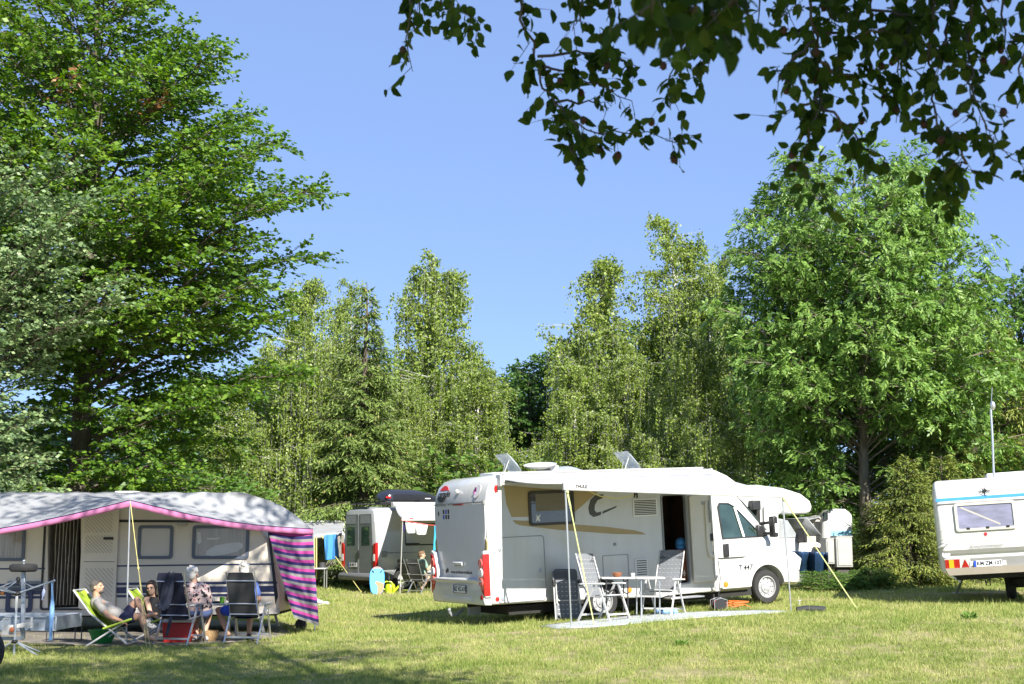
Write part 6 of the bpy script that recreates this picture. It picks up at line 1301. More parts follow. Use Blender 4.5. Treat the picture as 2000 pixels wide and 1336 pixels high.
# ================================================================ grey camper van in the middle distance
SILVER = mat('silver grey van paint', (.44, .45, .46), .28, metal=.2, var=.03, coat=.5); GREYB = mat('grey bumper plastic', (.12, .125, .13), .6, var=.08); ANTH = mat('anthracite gloss', (.018, .019, .026), .2, coat=.7)
VO = None
def build_van():
    base_ = gnd(735, 1158); O = Vector((base_.x, base_.y, base_.z)); YAW, PIT = R(37), R(1.0)
    RM = Matrix.Rotation(YAW, 3, 'Z') @ Matrix.Rotation(-PIT, 3, 'Y'); U, V_, W_ = (RM @ Vector(a) for a in ((1,0,0),(0,1,0),(0,0,1)))
    t = thing('camper_van', 'silver grey camper van with side awning and laundry, roof box on top', 'camper van', O, (0, -PIT, YAW))
    def side(px, py, v=0.): d = ray(px, py); c = Vector((0,0,CAM_H)); k = (O + V_*v - c).dot(V_)/d.dot(V_); P = c + d*k - O; return (P.dot(U), P.dot(W_))
    WD = 2.0; st = []   # sections along the length: u, half width low, half width high, bottom, top
    rows = []
    for (u, wl, wh, zb, zt) in ((0.0, .90, .74, .42, 2.36), (.03, .97, .82, .40, 2.44), (.25, 1.01, .90, .38, 2.50), (1.5, 1.025, .92, .36, 2.51), (4.0, 1.025, .92, .36, 2.51), (4.4, 1.02, .88, .36, 2.42), (5.2, 1.0, .8, .36, 1.5), (5.9, .9, .65, .36, 1.05), (6.0, .8, .55, .45, .8)):
        c = WD/2; zs = min(1.15, lerp(zb, zt, .6)); sec = [(-wl*.93, zb), (-wl, zb+.07), (-wl, zs), (lerp(-wl, -wh, .55), lerp(zs, zt, .6)), (lerp(-wl, -wh, .9), lerp(zs, zt, .9)), (-wh*.93, lerp(zs, zt, .97)), (-wh*.7, zt), (0, zt+.02)]
        sec += [(-a, z) for a, z in sec[-2::-1]]; rows.append([(u, c + a, z) for a, z in sec])
    q = MB(); q.grid(rows); nc = len(rows[0]); q.f.append(list(range(nc))[::-1]); q.m.append(0); q.f.append([(len(rows)-1)*nc+i for i in range(nc)]); q.m.append(0)
    for i in range(len(rows)-1): q.f.append([i*nc, (i+1)*nc, (i+1)*nc+nc-1, i*nc+nc-1]); q.m.append(0)
    body = q.build('body', SILVER, t, angle=50); cut(body, arch(.98, .36, .42, -.3, .3)); cut(body, arch(5.0, .36, .42, -.3, .3)); body.data.polygons.foreach_set('use_smooth', [True]*len(body.data.polygons)); body.data.set_sharp_from_angle(angle=R(45))
    for u in (.98, 5.0): wheel(t, (u, .13, .35), r=.35, wd=.22, rim=RIM, spokes=True); wheel(t, (u, WD-.13, .35), r=.35, wd=.22, side=1, spokes=True)
    q = MB(); q.box((.3, .3, .2), (5.6, 1.7, .42)); q.build('chassis', DARK, t, smooth=False)
    # rear doors, windows, lamps, plate, bumper
    yz = lambda poly, off: [(-off, v, z) for v, z in poly]
    for s in (0, 1):
        a, b = (.17, .985) if s == 0 else (1.015, 1.83); f = lambda k: lerp(a, b, k)
        q = MB(); P = [(f(.02), .52), (f(.98), .52), (f(.98), 2.30), (f(.06 if s else .12), 2.30), (f(.02), 1.3)] if s == 0 else [(f(.02), .52), (f(.98), .52), (f(.98), 1.3), (f(.88), 2.30), (f(.02), 2.30)]
        q.add([tuple(p) for p in yz(P, .012)] + [tuple(p) for p in yz(P, -.04)], [tuple(range(5)), (9, 8, 7, 6, 5)] + [(i, (i+1) % 5, 5+(i+1) % 5, 5+i) for i in range(5)]); d = q.build('rear_door', mat('darker grey rear door', (.17, .18, .19), .3, coat=.5, metal=.2) if 'darker grey rear door' not in bpy.data.materials else bpy.data.materials['darker grey rear door'], t)
        P = [(f(.24), 1.38), (f(.80), 1.38), (f(.78), 1.93), (f(.26), 1.93)]; q = MB(); q.add(yz(P, .018), [(0,1,2,3)]); q.build('rear_window', GLASS_G, d, smooth=False)
        P = [(f(.14), 2.02), (f(.92), 2.02), (f(.88), 2.27), (f(.18), 2.27)]; q = MB(); q.add(yz(P, .018), [(0,1,2,3)]); q.build('upper_panel', mat('grey upper panel', (.22, .23, .24), .4) if 'grey upper panel' not in bpy.data.materials else bpy.data.materials['grey upper panel'], d, smooth=False)
        x0, x1 = (-.01, .17) if s == 0 else (1.83, 2.01)
        P = [(x0, .72), (x1-.02, .72), (x1, 1.0), (x1-.03 if s == 0 else x1, 1.42), (x0, 1.46)] if s == 0 else [(x0+.02, .72), (x1, .72), (x1, 1.46), (x0+.03, 1.42), (x0, 1.0)]
        q = MB(); q.prism(P, 0, -.03, .06); lo = q.build('tail_lamp', RED, t, bevel=.015); q = MB(); q.box((-.036, lerp(x0, x1, .25), .92), (-.028, lerp(x0, x1, .8), 1.12)); q.build('lamp_lens', CLEARL, lo)
    q = MB(); q.box((-.05, .94, 1.02), (-.012, .99, 1.25)); q.build('door_handle', BLACK, t, bevel=.01)
    plate_at(t, facing((-.016, 1.32, .80), (0, -1, 0), (0, 0, 1)), 'SB MH 71', .50, .12)
    q = MB(); q.prism([(-.14, .36), (-.16, .48), (-.10, .56), (.05, .56), (.05, .34)], 1, .0, WD); q.build('bumper', GREYB, t, bevel=.03)
    q = MB(); q.prism([(-.05, 1.05-.05), (.12, 1.0), (.12, 1.05), (-.05, 1.05)], 1, .9, 1.1); bpy.data.objects.remove(q.build('x', BLACK, t))
    q = MB(); q.box((.02, .55, 2.46), (.10, 1.45, 2.52)); q.build('brake_lamp', ANTH, t, bevel=.015)
    q = MB(); q.box((.18, -.033, 1.02), (.36, -.005, 1.2)); q.build('fuel_flap', PLASTIC_G, t, bevel=.02)
    # sliding door seam, side window, lower trim, handle
    ws = lambda poly, off: [(a, .0 - off + (0 if z < 1.15 else (z-1.15)*.075), z) for a, z in poly]
    x0, z1 = side(791, 1026); x1, z0 = side(850, 1062); window(t, rrect(x0, z0-.04, x1+.2, z1+.05, .05), rrect(x0+.03, z0, x1+.17, z1+.02, .03), lambda P, off: ws(P, off), BLACK, GLASS, .03)
    q = MB(); 
    for u in (1.55, 2.85): q.tube([(u, -.012, .5), (u, -.022, 1.15), (u, .08, 2.2)], .008, 5)
    q.tube([(.2, -.022, 1.15), (1.5, -.022, 1.15)], .006, 5); q.build('panel_seams', mat('dark seam', (.03, .03, .03), .6), t)
    q = MB(); q.box((1.0, -.05, 1.36), (1.5, -.0, 1.42)); q.build('rail_handle', BLACK, t, bevel=.015)
    q = MB(); q.prism([(1.42, .36), (4.5, .36), (4.5, .55), (1.44, .55)], 1, -.03, .05); q.prism([(.05, .36), (.52, .36), (.56, .62), (.05, .62)], 1, -.03, .05); q.build('lower_trim', GREYB, t, bevel=.015)
    q = MB(); 
    for k in range(16): a0, a1 = R(180*k/16), R(180*(k+1)/16); q.bar((.98-.45*math.cos(a0), -.012, .38+.45*math.sin(a0)), (.98-.45*math.cos(a1), -.012, .38+.45*math.sin(a1)), .05, .03)
    q.build('wheel_arch_trim', GREYB, t)
    q = MB(); q.box((1.75, -.35, .40), (2.6, -.02, .43)); q.build('side_step', ALU_W, t)
    # roof rack and awning
    q = MB(); 
    for u in (.4, 1.6, 2.8): q.bar((u, .12, 2.66), (u, 1.88, 2.66), .04)
    q.bar((.2, .14, 2.62), (3.2, .14, 2.62), .04); q.bar((.2, 1.86, 2.62), (3.2, 1.86, 2.62), .04); q.build('roof_rack', BLACK, t)
    q = MB(); q.prism([(-.08, 2.48), (-.10, 2.56), (-.05, 2.64), (.08, 2.64), (.08, 2.48)], 0, .55, 4.4); ao = q.build('awning', ALU_W, t, bevel=.012)
    la = at(784, 1013, O.y - 1.2) - O; AV = -1.9; u0, zz = side(784, 1013, AV); L0 = Vector((u0, AV, zz)); L1 = Vector((u0 + 3.4, AV, zz))
    rows = []
    for i in range(13):
        k = i/12; a = Vector((.6, -.06, 2.56)).lerp(Vector((4.3, -.06, 2.56)), k); e = L0.lerp(L1, k) + Vector((0, .04, .05)); rows.append([tuple(a.lerp(e, j/8) + Vector((0, 0, -.07*math.sin(math.pi*j/8)))) for j in range(9)])
    q = MB(); q.grid(rows); q.build('awning_cloth', bpy.data.materials['pale grey awning cloth'], ao, solid=.004)
    q = MB(); q.bar(L0, L1, .07, .13); lr = q.build('lead_rail', ALU_W, ao, bevel=.015); q = MB(); q.box(tuple(L0 + Vector((.25, -.04, -.012))), tuple(L0 + Vector((.37, -.036, .012)))); q.build('red_badge', RED, lr, smooth=False)
    fl = RM.transposed() @ (gnd(781, 1160) - O); q = MB(); q.tube([L0 + Vector((.04, 0, -.05)), fl], .016, 8); q.build('awning_leg', ALU_W, ao)
    # roof box is its own thing on the rack
    rb = O + RM @ Vector((.55, .75, 2.70)); r_ = thing('roof_box', 'glossy dark blue roof box on the grey camper van', 'roof box', rb, (0, -PIT, YAW))
    rows = []; n = 14
    for i in range(n+1):
        k = i/n; u = 2.05*k; hh = .36*min(1, (k*7+.35))**.6*(1 - .62*max(0, (k-.45)/.55)**2); hw = .40*min(1, (k*9 + .6))**.5*(1 - .35*max(0, (k-.7)/.3)**2); sec = []
        for j in range(13):
            a = math.pi*j/12; sec.append((u, hw*-math.cos(a)*(1.0), max(.0, hh*math.sin(a)**.55) ))
        rows.append(sec)
    q = MB(); q.grid(rows); nc = 13; q.f.append(list(range(nc))[::-1]); q.m.append(0); q.f.append([n*nc+i for i in range(nc)]); q.m.append(0); q.f.append([i*nc for i in range(n+1)] + [i*nc+nc-1 for i in range(n, -1, -1)]); q.m.append(0)
    q.build('lid', ANTH, r_, angle=60); q = MB(); q.prism([(0, -.02), (2.05, .0), (2.0, -.07), (.1, -.09)], 1, -.40, .40); q.build('base', BLACK, r_, bevel=.02); q = MB(); q.box((1.4, -.402, .05), (1.6, -.385, .075)); q.build('badge', PLASTIC_W, r_, smooth=False); q = MB(); q.box((-.0, -.405, .06), (.18, -.38, .12)); q.build('latch', RED, r_, bevel=.01)
    return t, O, RM, fl, L0
VAN, VO, VRM, VFL, VL0 = build_van()
vw = lambda u, v, z: VO + VRM @ Vector((u, v, z))
# laundry under the van awning
def cloth_piece(name, corners, m, label, cat, group=None, nx=8, ny=10, wave=.03, solid=.006):
    a, b, c, d = (Vector(p) for p in corners); O = a.copy(); n = (b - a).cross(d - a).normalized(); rows = []
    for i in range(ny+1):
        s = i/ny; A = a.lerp(d, s); B = b.lerp(c, s); rows.append([A.lerp(B, j/nx) - O + n*wave*(math.sin(j*1.5 + s*2) * (.4 + s) + .3*math.sin(j*3.1 - s*5)) + Vector((0, 0, -.015*abs(math.sin(j*.9))*(s > .9))) for j in range(nx+1)])
    q = MB(); q.grid(rows); o = q.build(name, m, solid=solid, subsurf=1); o.location = O; return tag(o, label, cat, group)
Yl = (VO + VRM @ VL0).y - .02
P = lambda px, py, dy=0: at(px, py, Yl + dy)
WCL = fabric('white laundry cloth', (.66, .67, .68)); LGp = 'laundry drying under the grey van awning'
cloth_piece('laundry', (P(791, 1018, .1), P(812, 1021, .2), P(812, 1041, .2), P(795, 1041, .1)), WCL, 'white cloth on the red line, nearest the awning pole', 'laundry', LGp)
cloth_piece('laundry', (P(812, 1022, .2), P(836, 1025, .3), P(833, 1044, .3), P(814, 1044, .2)), WCL, 'second white cloth on the red line, hung lower over the van window', 'laundry', LGp)
cloth_piece('laundry', (P(785, 1017, .15), P(793, 1018, .2), P(792, 1038, .2), P(786, 1036, .15)), NAVYF, 'navy cloth bunched at the awning pole', 'laundry', LGp, nx=4)
cloth_piece('towel', (P(848, 1026, .35), P(862, 1028, .6), P(862, 1086, .6), P(848, 1085, .35)), fabric('turquoise towel', (.05, .42, .62)), 'turquoise towel hanging between the grey van and the motorhome', 'towel', None, nx=5)
O = P(783, 1016); q = MB(); q.tube([Vector(), P(812, 1021, .2) - O, P(836, 1025, .3) - O, P(865, 1028, .6) - O], .012, 5); o = q.build('washing_line', mat('red line', (.5, .06, .05), .7)); o.location = O; tag(o, 'red washing line tied to the van awning pole', 'washing line')
O = gnd(706, 1157); O.y -= .1; q = MB(); q.tube([gnd(706, 1157) - O, at(655, 1087, 41.5) - O], .010, 5); o = q.build('guy_rope', YELLOW); o.location = O; tag(o, 'yellow guy rope running down behind the blue board', 'guy rope')
# board, watering can
O = gnd(736, 1161); t = thing('bodyboard', 'blue bodyboard with an orange patch leaning on the grey van wheel', 'bodyboard', O, (R(-14), 0, R(6)))
BLUEB = mat('blue foam', (.04, .30, .62), .4, var=.08); ORB = mat('orange foam', (.62, .16, .05), .4, var=.08); hb = (1161-1108)/F_PX*O.y*1.02; wb = .26
fx = lambda P: [(x*.86, z*hb) for x, z in P]; prof = fx([(-.13, 0), (.13, 0), (.21, .12), (.25, .40), (.255, .65), (.235, .80), (.18, .91), (.10, .98), (0, 1), (-.10, .98), (-.18, .91), (-.235, .80), (-.255, .65), (-.25, .40), (-.21, .12)])
q = MB().prism(prof, 1, -.03, .03); q.build('board', BLUEB, t, bevel=.015)
q = MB().prism(fx([(.04, .02), (.12, .02), (.20, .13), (.235, .38), (-.02, .46), (-.05, .40), (.03, .28)]), 1, -.036, -.031); q.build('orange_patch', ORB, t, smooth=False)
q = MB().prism(fx([(-.10, .965), (0, .985), (.10, .965), (.18, .89), (.09, .935), (-.09, .935), (-.18, .89)]), 1, -.036, -.031); q.build('nose_patch', ORB, t, smooth=False)
q = MB(); 
for s in (-1, 1): q.bar((s*.09, -.045, hb*.78), (s*.14, -.045, hb*.85), .04, .03)
q.build('grips', BLACK, t, bevel=.01); text('SURF', .06, PLASTIC_W, facing((0.02, -.0325, hb*.9), (1, 0, 0), (0, 0, 1)), t) if False else None
O = gnd(762, 1159); t = thing('watering_can', 'lime green watering can on the grass beside the bodyboard', 'watering can', O, (0, 0, R(8))); LP = mat('lime green plastic', (.45, .62, .02), .35)
q = MB(); q.lathe([(.13, 0), (.15, .04), (.14, .22), (.11, .27), (.105, .265), (.0001, .25)], 20); q.build('body', LP, t)
q = MB(); q.tube([(.12, 0, .07), (.22, 0, .17), (.31, 0, .33)], [.04, .03, .022], 10); q.lathe([(.022, 0), (.06, .05), (.0001, .055)], 14, Matrix.Translation((.31, 0, .33)) @ Matrix.Rotation(R(35), 4, 'Y')); q.build('spout', LP, t)
q = MB(); q.tube([(-.12, 0, .08), (-.22, 0, .16), (-.22, 0, .28), (-.12, 0, .34), (.02, 0, .33), (.08, 0, .26)], .018, 8); q.build('handle', LP, t)
# chairs and reader by the van
CG2 = 'grey folding chairs by the camper van'; DG = mat('dark grey chair cloth', (.06, .062, .068), .8, var=.12)
for px, py, yw, lab in ((800, 1159, -58, 'dark grey folding chair nearest the van awning pole, seen from the side'), (818, 1160, -38, 'dark grey folding chair in front of the reading person')):
    p = gnd(px, py); high_chair(lab, 'folding chair', p + Vector((.05, .35, 0)), R(yw), DG, CG2).scale = (.85, .85, .82)
p = gnd(829, 1157); p.y += 1.0; p.z = g(p.x, p.y)
high_chair('low dark chair with white straps at the van side, partly behind the reader', 'folding chair', Vector((at(812, 1120, p.y + .8).x, p.y + .9, g(p.x, p.y + .9))), R(160), BLACKF, CG2)
YR = gnd(822, 1157).y + .55
person('person with short hair in a green shirt reading by the grey van', dict(head=W(824, 1084, YR), sl=W(819, 1097, YR + .22), sr=W(829, 1098, YR - .2), chest=W(825, 1106, YR), pelvis=W(826, 1123, YR),
    el=W(834, 1112, YR + .25), wl=W(842, 1106, YR + .15), hl=W(845, 1103, YR + .1), er=W(836, 1113, YR - .2), wr=W(843, 1102, YR - .05), hr=W(845, 1098, YR), pl=W(826, 1125, YR + .1), kl=W(847, 1125, YR + .14), al=W(845, 1151, YR + .14), tl=W(851, 1155, YR + .14),
    pr=W(826, 1126, YR - .1), kr=W(836, 1128, YR - .2), ar=W(823, 1151, YR - .2), tr=W(829, 1155, YR - .25)), (.95, .3, -.15), (0, 0, 1), SKIN_L, mat('light brown hair', (.14, .085, .05), .8, var=.3),
    [('shirt', tee('sage green shirt', (.20, .30, .25)), SHIRT(.12) + SLEEVE(.6), 3), ('shorts', tee('khaki shorts', (.18, .14, .09)), SHORTS(.7), 3)], loc=gnd(828, 1157), shoe=bpy.data.materials['brown sandal'])
O = at(838, 1113, YR); q = MB(); q.prism([(-.02, -.13), (.06, -.16), (.08, -.14), (.0, -.10)], 1, -.12, .0); M_ = None; q = MB(); q.add([(0, -.13, 0), (.16, -.13, .05), (.16, .0, .05), (0, 0, 0), (0, .13, .0), (.16, .13, .05)], [(0, 1, 2, 3), (3, 2, 5, 4)]); o = q.build('book', mat('red brown book cover', (.22, .06, .04), .6), solid=.02); o.location = O; tag(o, 'red brown book on the lap of the reader', 'book')
# camp seat frame of the reader
t = thing('camp_stool', 'camp seat under the reader in the green shirt', 'stool', gnd(827, 1157) + Vector((0, .5, 0))); zs = at(826, 1131, YR).z - g(0, 0) - gnd(827, 1157).z; q = MB(); q.box((-.2, -.2, zs-.03), (.2, .2, zs)); q.build('seat', DG, t, bevel=.01)
for s in (-1, 1): 
    for a, b in ((-1, 1), (1, -1)): q = MB(); q.bar((s*.19, a*.17, zs-.03), (s*.19, b*.19, 0), .02); q.build('leg', STEEL, t)
# ================================================================ white caravan awning far left of the van
YA = 43.0
def build_far_awning():
    O = gnd(640, 1137); O = Vector((at(640, 1137, YA).x, YA, 0)); O.z = g(O.x, YA); t = thing('far_caravan', 'low white caravan with a pale front canopy behind the grey van', 'caravan', O); L = lambda px, py, dy=0.: at(px, py, YA + dy) - O
    a = L(588, 1018, 1.5); b = L(668, 1018, 1.5); q = MB(); q.box((a.x, 1.5, .35), (L(690, 1018, 1.5).x, 3.6, a.z + .02)); q.build('body', WHITE2, t, bevel=.08)
    q = MB(); q.grid([[L(lerp(588, 672, i/10), lerp(1019, 1019, i/10), 1.4) + (L(lerp(590, 668, i/10), lerp(1050, 1041, i/10), -1.0) - L(lerp(588, 672, i/10), 1019, 1.4))*(j/6) for i in range(11)] for j in range(7)]); q.build('canopy_cloth', CANOPY, t, solid=.01)
    q = MB(); q.grid([[L(lerp(590, 668, i/10), lerp(1050, 1041, i/10) + 5*j, -1.0) for i in range(11)] for j in range(2)]); q.build('valance', mat('grey valance', (.30, .30, .30), .8), t, solid=.01)
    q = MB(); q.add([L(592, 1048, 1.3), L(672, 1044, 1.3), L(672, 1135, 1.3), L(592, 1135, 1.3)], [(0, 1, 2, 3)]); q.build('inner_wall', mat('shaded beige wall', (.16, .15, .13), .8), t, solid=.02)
    for px in (618, 614): q = MB(); q.tube([L(px, 1048, -1.0), L(px, 1132, -1.0)], .02, 6); q.build('pole', YELLOW, t)
    q = MB(); q.tube([L(627, 1046, -1.0), L(640, 1062, -1.)], .02, 6); q.build('pole', YELLOW, t)
    return t
build_far_awning()
cloth_piece('towel', (at(633, 1045, YA - 1.1), at(659, 1043, YA - 1.1), at(662, 1091, YA - 1.1), at(634, 1094, YA - 1.1)), fabric('bright blue towel', (.08, .32, .72)), 'bright blue bath towel hanging from the pale canopy left of the van', 'towel', None, wave=.05)
O = gnd(626, 1138); O.y = YA - 1.3; O.x = at(625, 1138, O.y).x; O.z = g(O.x, O.y); t = thing('folding_table', 'small folding table with pots under the pale canopy left of the van', 'table', O); zt = at(625, 1109, O.y).z - O.z
q = MB(); q.box((-.38, -.3, zt-.04), (.2, .3, zt)); q.build('tabletop', ALU_W, t, bevel=.01)
for sx in (-.34, .17):
    for sy in (-.26, .26): q = MB(); q.bar((sx, sy, zt-.04), (sx, sy, 0), .03); q.build('leg', STEEL, t)
q = MB(); q.lathe([(.09, 0), (.10, .16), (.0001, .17)], 14); o = q.build('pot', mat('dark pot', (.06, .06, .065), .4)); o.location = O + Vector((.06, 0, zt)); tag(o, 'dark cooking pot on the small folding table', 'pot')
O = gnd(628, 1144); O.y = gnd(628, 1144).y; t = None
q = MB(); A = [at(598, 1144, O.y), at(638, 1143, O.y), at(625, 1142, O.y + 1.6)]; ap = at(611, 1120, O.y + .4); q.add([p - O for p in A] + [ap - O], [(0, 1, 3), (1, 2, 3), (2, 0, 3), (0, 2, 1)]); o = q.build('play_tent', mat('pale grey tent cloth', (.36, .35, .38), .8, var=.08), smooth=False, solid=.01); o.location = O; tag(o, 'small pale grey pointed tent beside the striped panel', 'tent')
# bags and folded chair under the blue towel
O = gnd(650, 1140); q = MB()
for dx, dz, r_ in ((0, .22, .2), (.08, .5, .16), (-.05, .36, .15)): q.ball((dx, 0, dz), (r_*.7, r_*.8, r_), 12, 8)
o = q.build('bags', mat('dark blue bag cloth', (.03, .05, .14), .8, var=.3)); bpy.data.objects.remove(o)
t = thing('folded_chair', 'folded blue camp chair and bag leaning under the blue towel', 'folded chair', O); q = MB()
for a, b in (((-.12, 0, 0), (.12, .05, .75)), ((.12, 0, 0), (-.10, .05, .72)), ((.02, .1, 0), (.16, .1, .7))): q.tube([a, b], .016, 6)
q.build('frame', mat('blue tube', (.03, .16, .5), .4), t); q = MB(); q.ball((.12, .02, .66), (.13, .1, .2), 14, 8); q.build('cloth', mat('blue chair cloth', (.04, .08, .26), .8, var=.2), t)
O = gnd(641, 1140) + Vector((0, .2, 0)); q = MB(); q.prism([(-.14, 0), (.14, 0), (.16, .55), (.1, .9), (-.1, .9), (-.16, .55)], 1, -.12, .12); o = q.build('rucksack', mat('brown black rucksack', (.05, .03, .025), .8, var=.4), bevel=.05); o.location = O; tag(o, 'dark rucksack standing under the blue towel', 'rucksack')
O = gnd(668, 1142); q = MB(); q.ball((0, 0, .08), (.26, .16, .12), 14, 8); q.ball((.2, 0, .08), (.12, .1, .1), 12, 8); o = q.build('plastic_bag', mat('white green bag', (.45, .52, .28), .5, var=.3)); o.location = O; tag(o, 'crumpled pale bag on the grass behind the van bumper', 'bag')
O = gnd(620, 1182); q = MB(); q.tube([(-.25, .1, .06), (0, 0, .10), (.18, -.05, .05)], [.05, .06, .035], 10); q.ball((.22, -.06, .05), (.09, .05, .05), 12, 8); q.tube([(.02 + .16*math.cos(a*.4), .02 + .16*math.sin(a*.4), .015) for a in range(16)], .008, 5); o = q.build('water_hose', PLASTIC_W); o.location = O; tag(o, 'white water hose end lying on the grass behind the striped panel', 'hose')
# ================================================================ small white caravan at the right edge
def build_right_caravan():
    YAW, PIT = R(-17), R(3.4); ft = gnd(1870, 1157); O = at(1842, 1128, 26.3); O.z = g(O.x, O.y) + .10
    RM = Matrix.Rotation(YAW, 3, 'Z') @ Matrix.Rotation(-PIT, 3, 'Y'); U, V_, W_ = (RM @ Vector(a) for a in ((1,0,0),(0,1,0),(0,0,1)))
    t = thing('white_caravan', 'white caravan with a blue band and compass emblem at the right edge', 'caravan', O, (0, -PIT, YAW))
    def r(px, py, v=0.): d = ray(px, py); c = Vector((0,0,CAM_H)); k = (O + V_*v - c).dot(V_)/d.dot(V_); P = c + d*k - O; return (P.dot(U), P.dot(W_))
    x0, _ = r(1829, 1010); x1 = x0 + 2.3; zt = r(1850, 937)[1]; zb = r(1843, 1123)[1]; zk = r(1833, 1082)[1]
    prof = [(.16, zb), (.05, zk), (.0, zk+.12), (.0, r(1830, 975)[1]), (.06, zt-.12), (.16, zt-.02), (.3, zt), (4.4, zt), (4.7, zt-.4), (4.8, zk), (4.6, zb)]
    b = MB().prism(prof, 0, 0, 1) if False else MB()
    n = len(prof); Vv = [(x0+.0, v, z) for v, z in prof] + [(x1, v, z) for v, z in prof]; b.add(Vv, [tuple(range(n)), tuple(range(2*n-1, n-1, -1))] + [(i, (i+1) % n, n+(i+1) % n, n+i) for i in range(n)]); b.build('body', WHITE2, t, bevel=.09, seg=4)
    vz = lambda z: float(np.interp(z, [zb, zk, zk+.12, 9], [.16, .05, 0, 0]))
    f = lambda P, off: [(a, vz(z) - off, z) for a, z in P]
    def slab(P, off, m, nm, par=t, back=-.02): 
        q = MB(); A = f(P, off); B = f(P, back); n = len(P); q.add(A + B, [tuple(range(n)), tuple(range(2*n-1, n-1, -1))] + [(i, (i+1) % n, n+(i+1) % n, n+i) for i in range(n)]); return q.build(nm, m, par, smooth=False)
    rect = lambda a, c_, b_, d: [(a, c_), (b_, c_), (b_, d), (a, d)]
    zs = r(1840, 977)[1]; slab(rect(x0+.02, zs-.025, x1-.02, zs+.035), .004, mat('sky blue band', (.06, .28, .68), .4), 'blue_band')
    slab(rect(x0+.02, zs-.095, x1-.02, zs-.07), .012, mat('grey black rail', (.12, .12, .12), .5), 'trim_rail')
    wx0, wz1 = r(1862, 983); wx1, wz0 = r(1988, 1038); zc = r(1925, 1040)[1]
    wz1 = r(1862, 984)[1]; wz0 = r(1864, 1039)[1]
    wo = window(t, rrect(wx0, wz0, wx1, wz1, .05), rrect(wx0+.05, wz0+.05, wx1-.05, wz1-.05, .03), f, mat('cream window frame', (.50, .48, .42), .45), mat('lilac grey blind behind glass', (.20, .20, .29), .12, var=.25, scale=2, streak=(1.5, 1, 4), coat=.7), .04)
    q = MB(); a0 = (wx0+.12, wz1-.08); b0 = (wx1-.3, wz0+.1); q.bar((a0[0], -.021, a0[1]), (b0[0], -.021, b0[1]), .03, .002, up=(0, 1, 0)); q.build('blind_fold', mat('pale fold', (.42, .40, .36), .5), wo, smooth=False)
    q = MB()
    for fx in (.2, .52, .85): q.box((lerp(wx0, wx1, fx)-.03, -.052, wz0+.03), (lerp(wx0, wx1, fx)+.03, -.03, wz0+.07))
    q.build('window_catch', BLACK, wo, bevel=.005)
    for py in (1036, 1053, 1060): z = r(1840, py)[1]; slab(rect(x0+.03, z-.006, x1-.03, z+.006), .004, mat('soft groove', (.40, .40, .38), .6) if 'soft groove' not in bpy.data.materials else bpy.data.materials['soft groove'], 'body_groove')
    z1 = r(1838, 1078)[1]; slab(rect(x0+.05, zk-.02, x1-.05, z1+.02), .03, mat('brushed grey moulding', (.38, .38, .38), .35, metal=.4), 'grey_moulding')
    zl1 = r(1842, 1094)[1]; zl0 = r(1842, 1111)[1]; slab(rect(x0+.06, zl0-.02, x1-.06, zl1+.02), .05, WHITE, 'lamp_carrier')
    slab(rect(x0+.55, zl0-.01, x1-.55, zl1+.005), .056, mat('grey lamp strip', (.28, .28, .28), .5), 'plate_strip')
    slab([(x0+.12, zb-.02), (x1-.12, zb-.02), (x1-.06, zl0), (x0+.06, zl0)], .035, mat('taupe bumper', (.34, .30, .25), .5), 'bumper', back=.1)
    for s in (0, 1):
        X = (lambda k: x0+.07+k) if s == 0 else (lambda k: x1-.07-k)
        lo = slab(rect(X(0), zl0, X(.27), zl1), .06, RED, 'tail_lamp'); slab(rect(X(.07), zl0+.005, X(.16), zl1-.005), .064, mat('amber lens', (.7, .4, .02), .2, coat=.6) if 'amber lens' not in bpy.data.materials else bpy.data.materials['amber lens'], 'indicator', lo)
        slab([(X(.30), zl0+.005), (X(.44), zl0+.005), (X(.37), zl1-.005)], .06, RED, 'triangle_reflector')
    pc = r(1930, 1100); plate_at(t, facing((pc[0], vz(pc[1]) - .062, pc[1]), (1, 0, 0), (0, 0, 1)), 'KM ZM 107', .52, .115)
    for px in (1899, 1961): a = r(px, 1101 if px < 1930 else 1099); slab(rect(a[0]-.045, a[1]-.045, a[0]+.045, a[1]+.045), .06, CLEARL, 'plate_lamp')
    a = r(1922, 1066); text('Reisesammler', .11, SILVER_T, facing((a[0]+.04, -.004, a[1]), (1, 0, 0), (0, 0, 1)), t, shear=.3)
    a = r(1848, 1083); q = MB(); q.lathe([(.075, 0), (.075, .004), (.0001, .005)], 20, facing((a[0], vz(a[1]) - .034, a[1]), (1.4, 0, 0), (0, 0, 1))); o = q.build('country_sticker', PLATE, t); text('D', .09, INK, facing((a[0], vz(a[1]) - .040, a[1]), (1, 0, 0), (0, 0, 1)), o)
    a = r(1843, 1066); slab([(a[0]-.12, a[1]-.03), (a[0]+.02, a[1]-.03), (a[0]+.10, a[1]+.04), (a[0]-.02, a[1]+.04)], .03, PLASTIC_G, 'handle'); slab([(a[0]-.06, a[1]-.01), (a[0]+.0, a[1]-.01), (a[0]+.05, a[1]+.025), (a[0]-.01, a[1]+.025)], .034, WHITE2, 'handle_gap'); slab([(x1-.14, a[1]-.03), (x1-.02, a[1]-.03), (x1-.04, a[1]+.04), (x1-.1, a[1]+.04)], .03, PLASTIC_G, 'handle')
    a = r(1925, 1043); q = MB(); q.lathe([(.035, 0), (.035, .004), (.0001, .005)], 16, facing((a[0], -.004, a[1]), (1, 0, 0), (0, 0, 1))); o = q.build('club_badge', mat('dark red badge', (.35, .03, .04), .4), t)
    a = r(1923, 959); q = MB(); M_ = facing((a[0], -.004, a[1]), (1, 0, 0), (0, 0, 1)); P3 = lambda x, y: M_ @ Vector((x, y, 0))
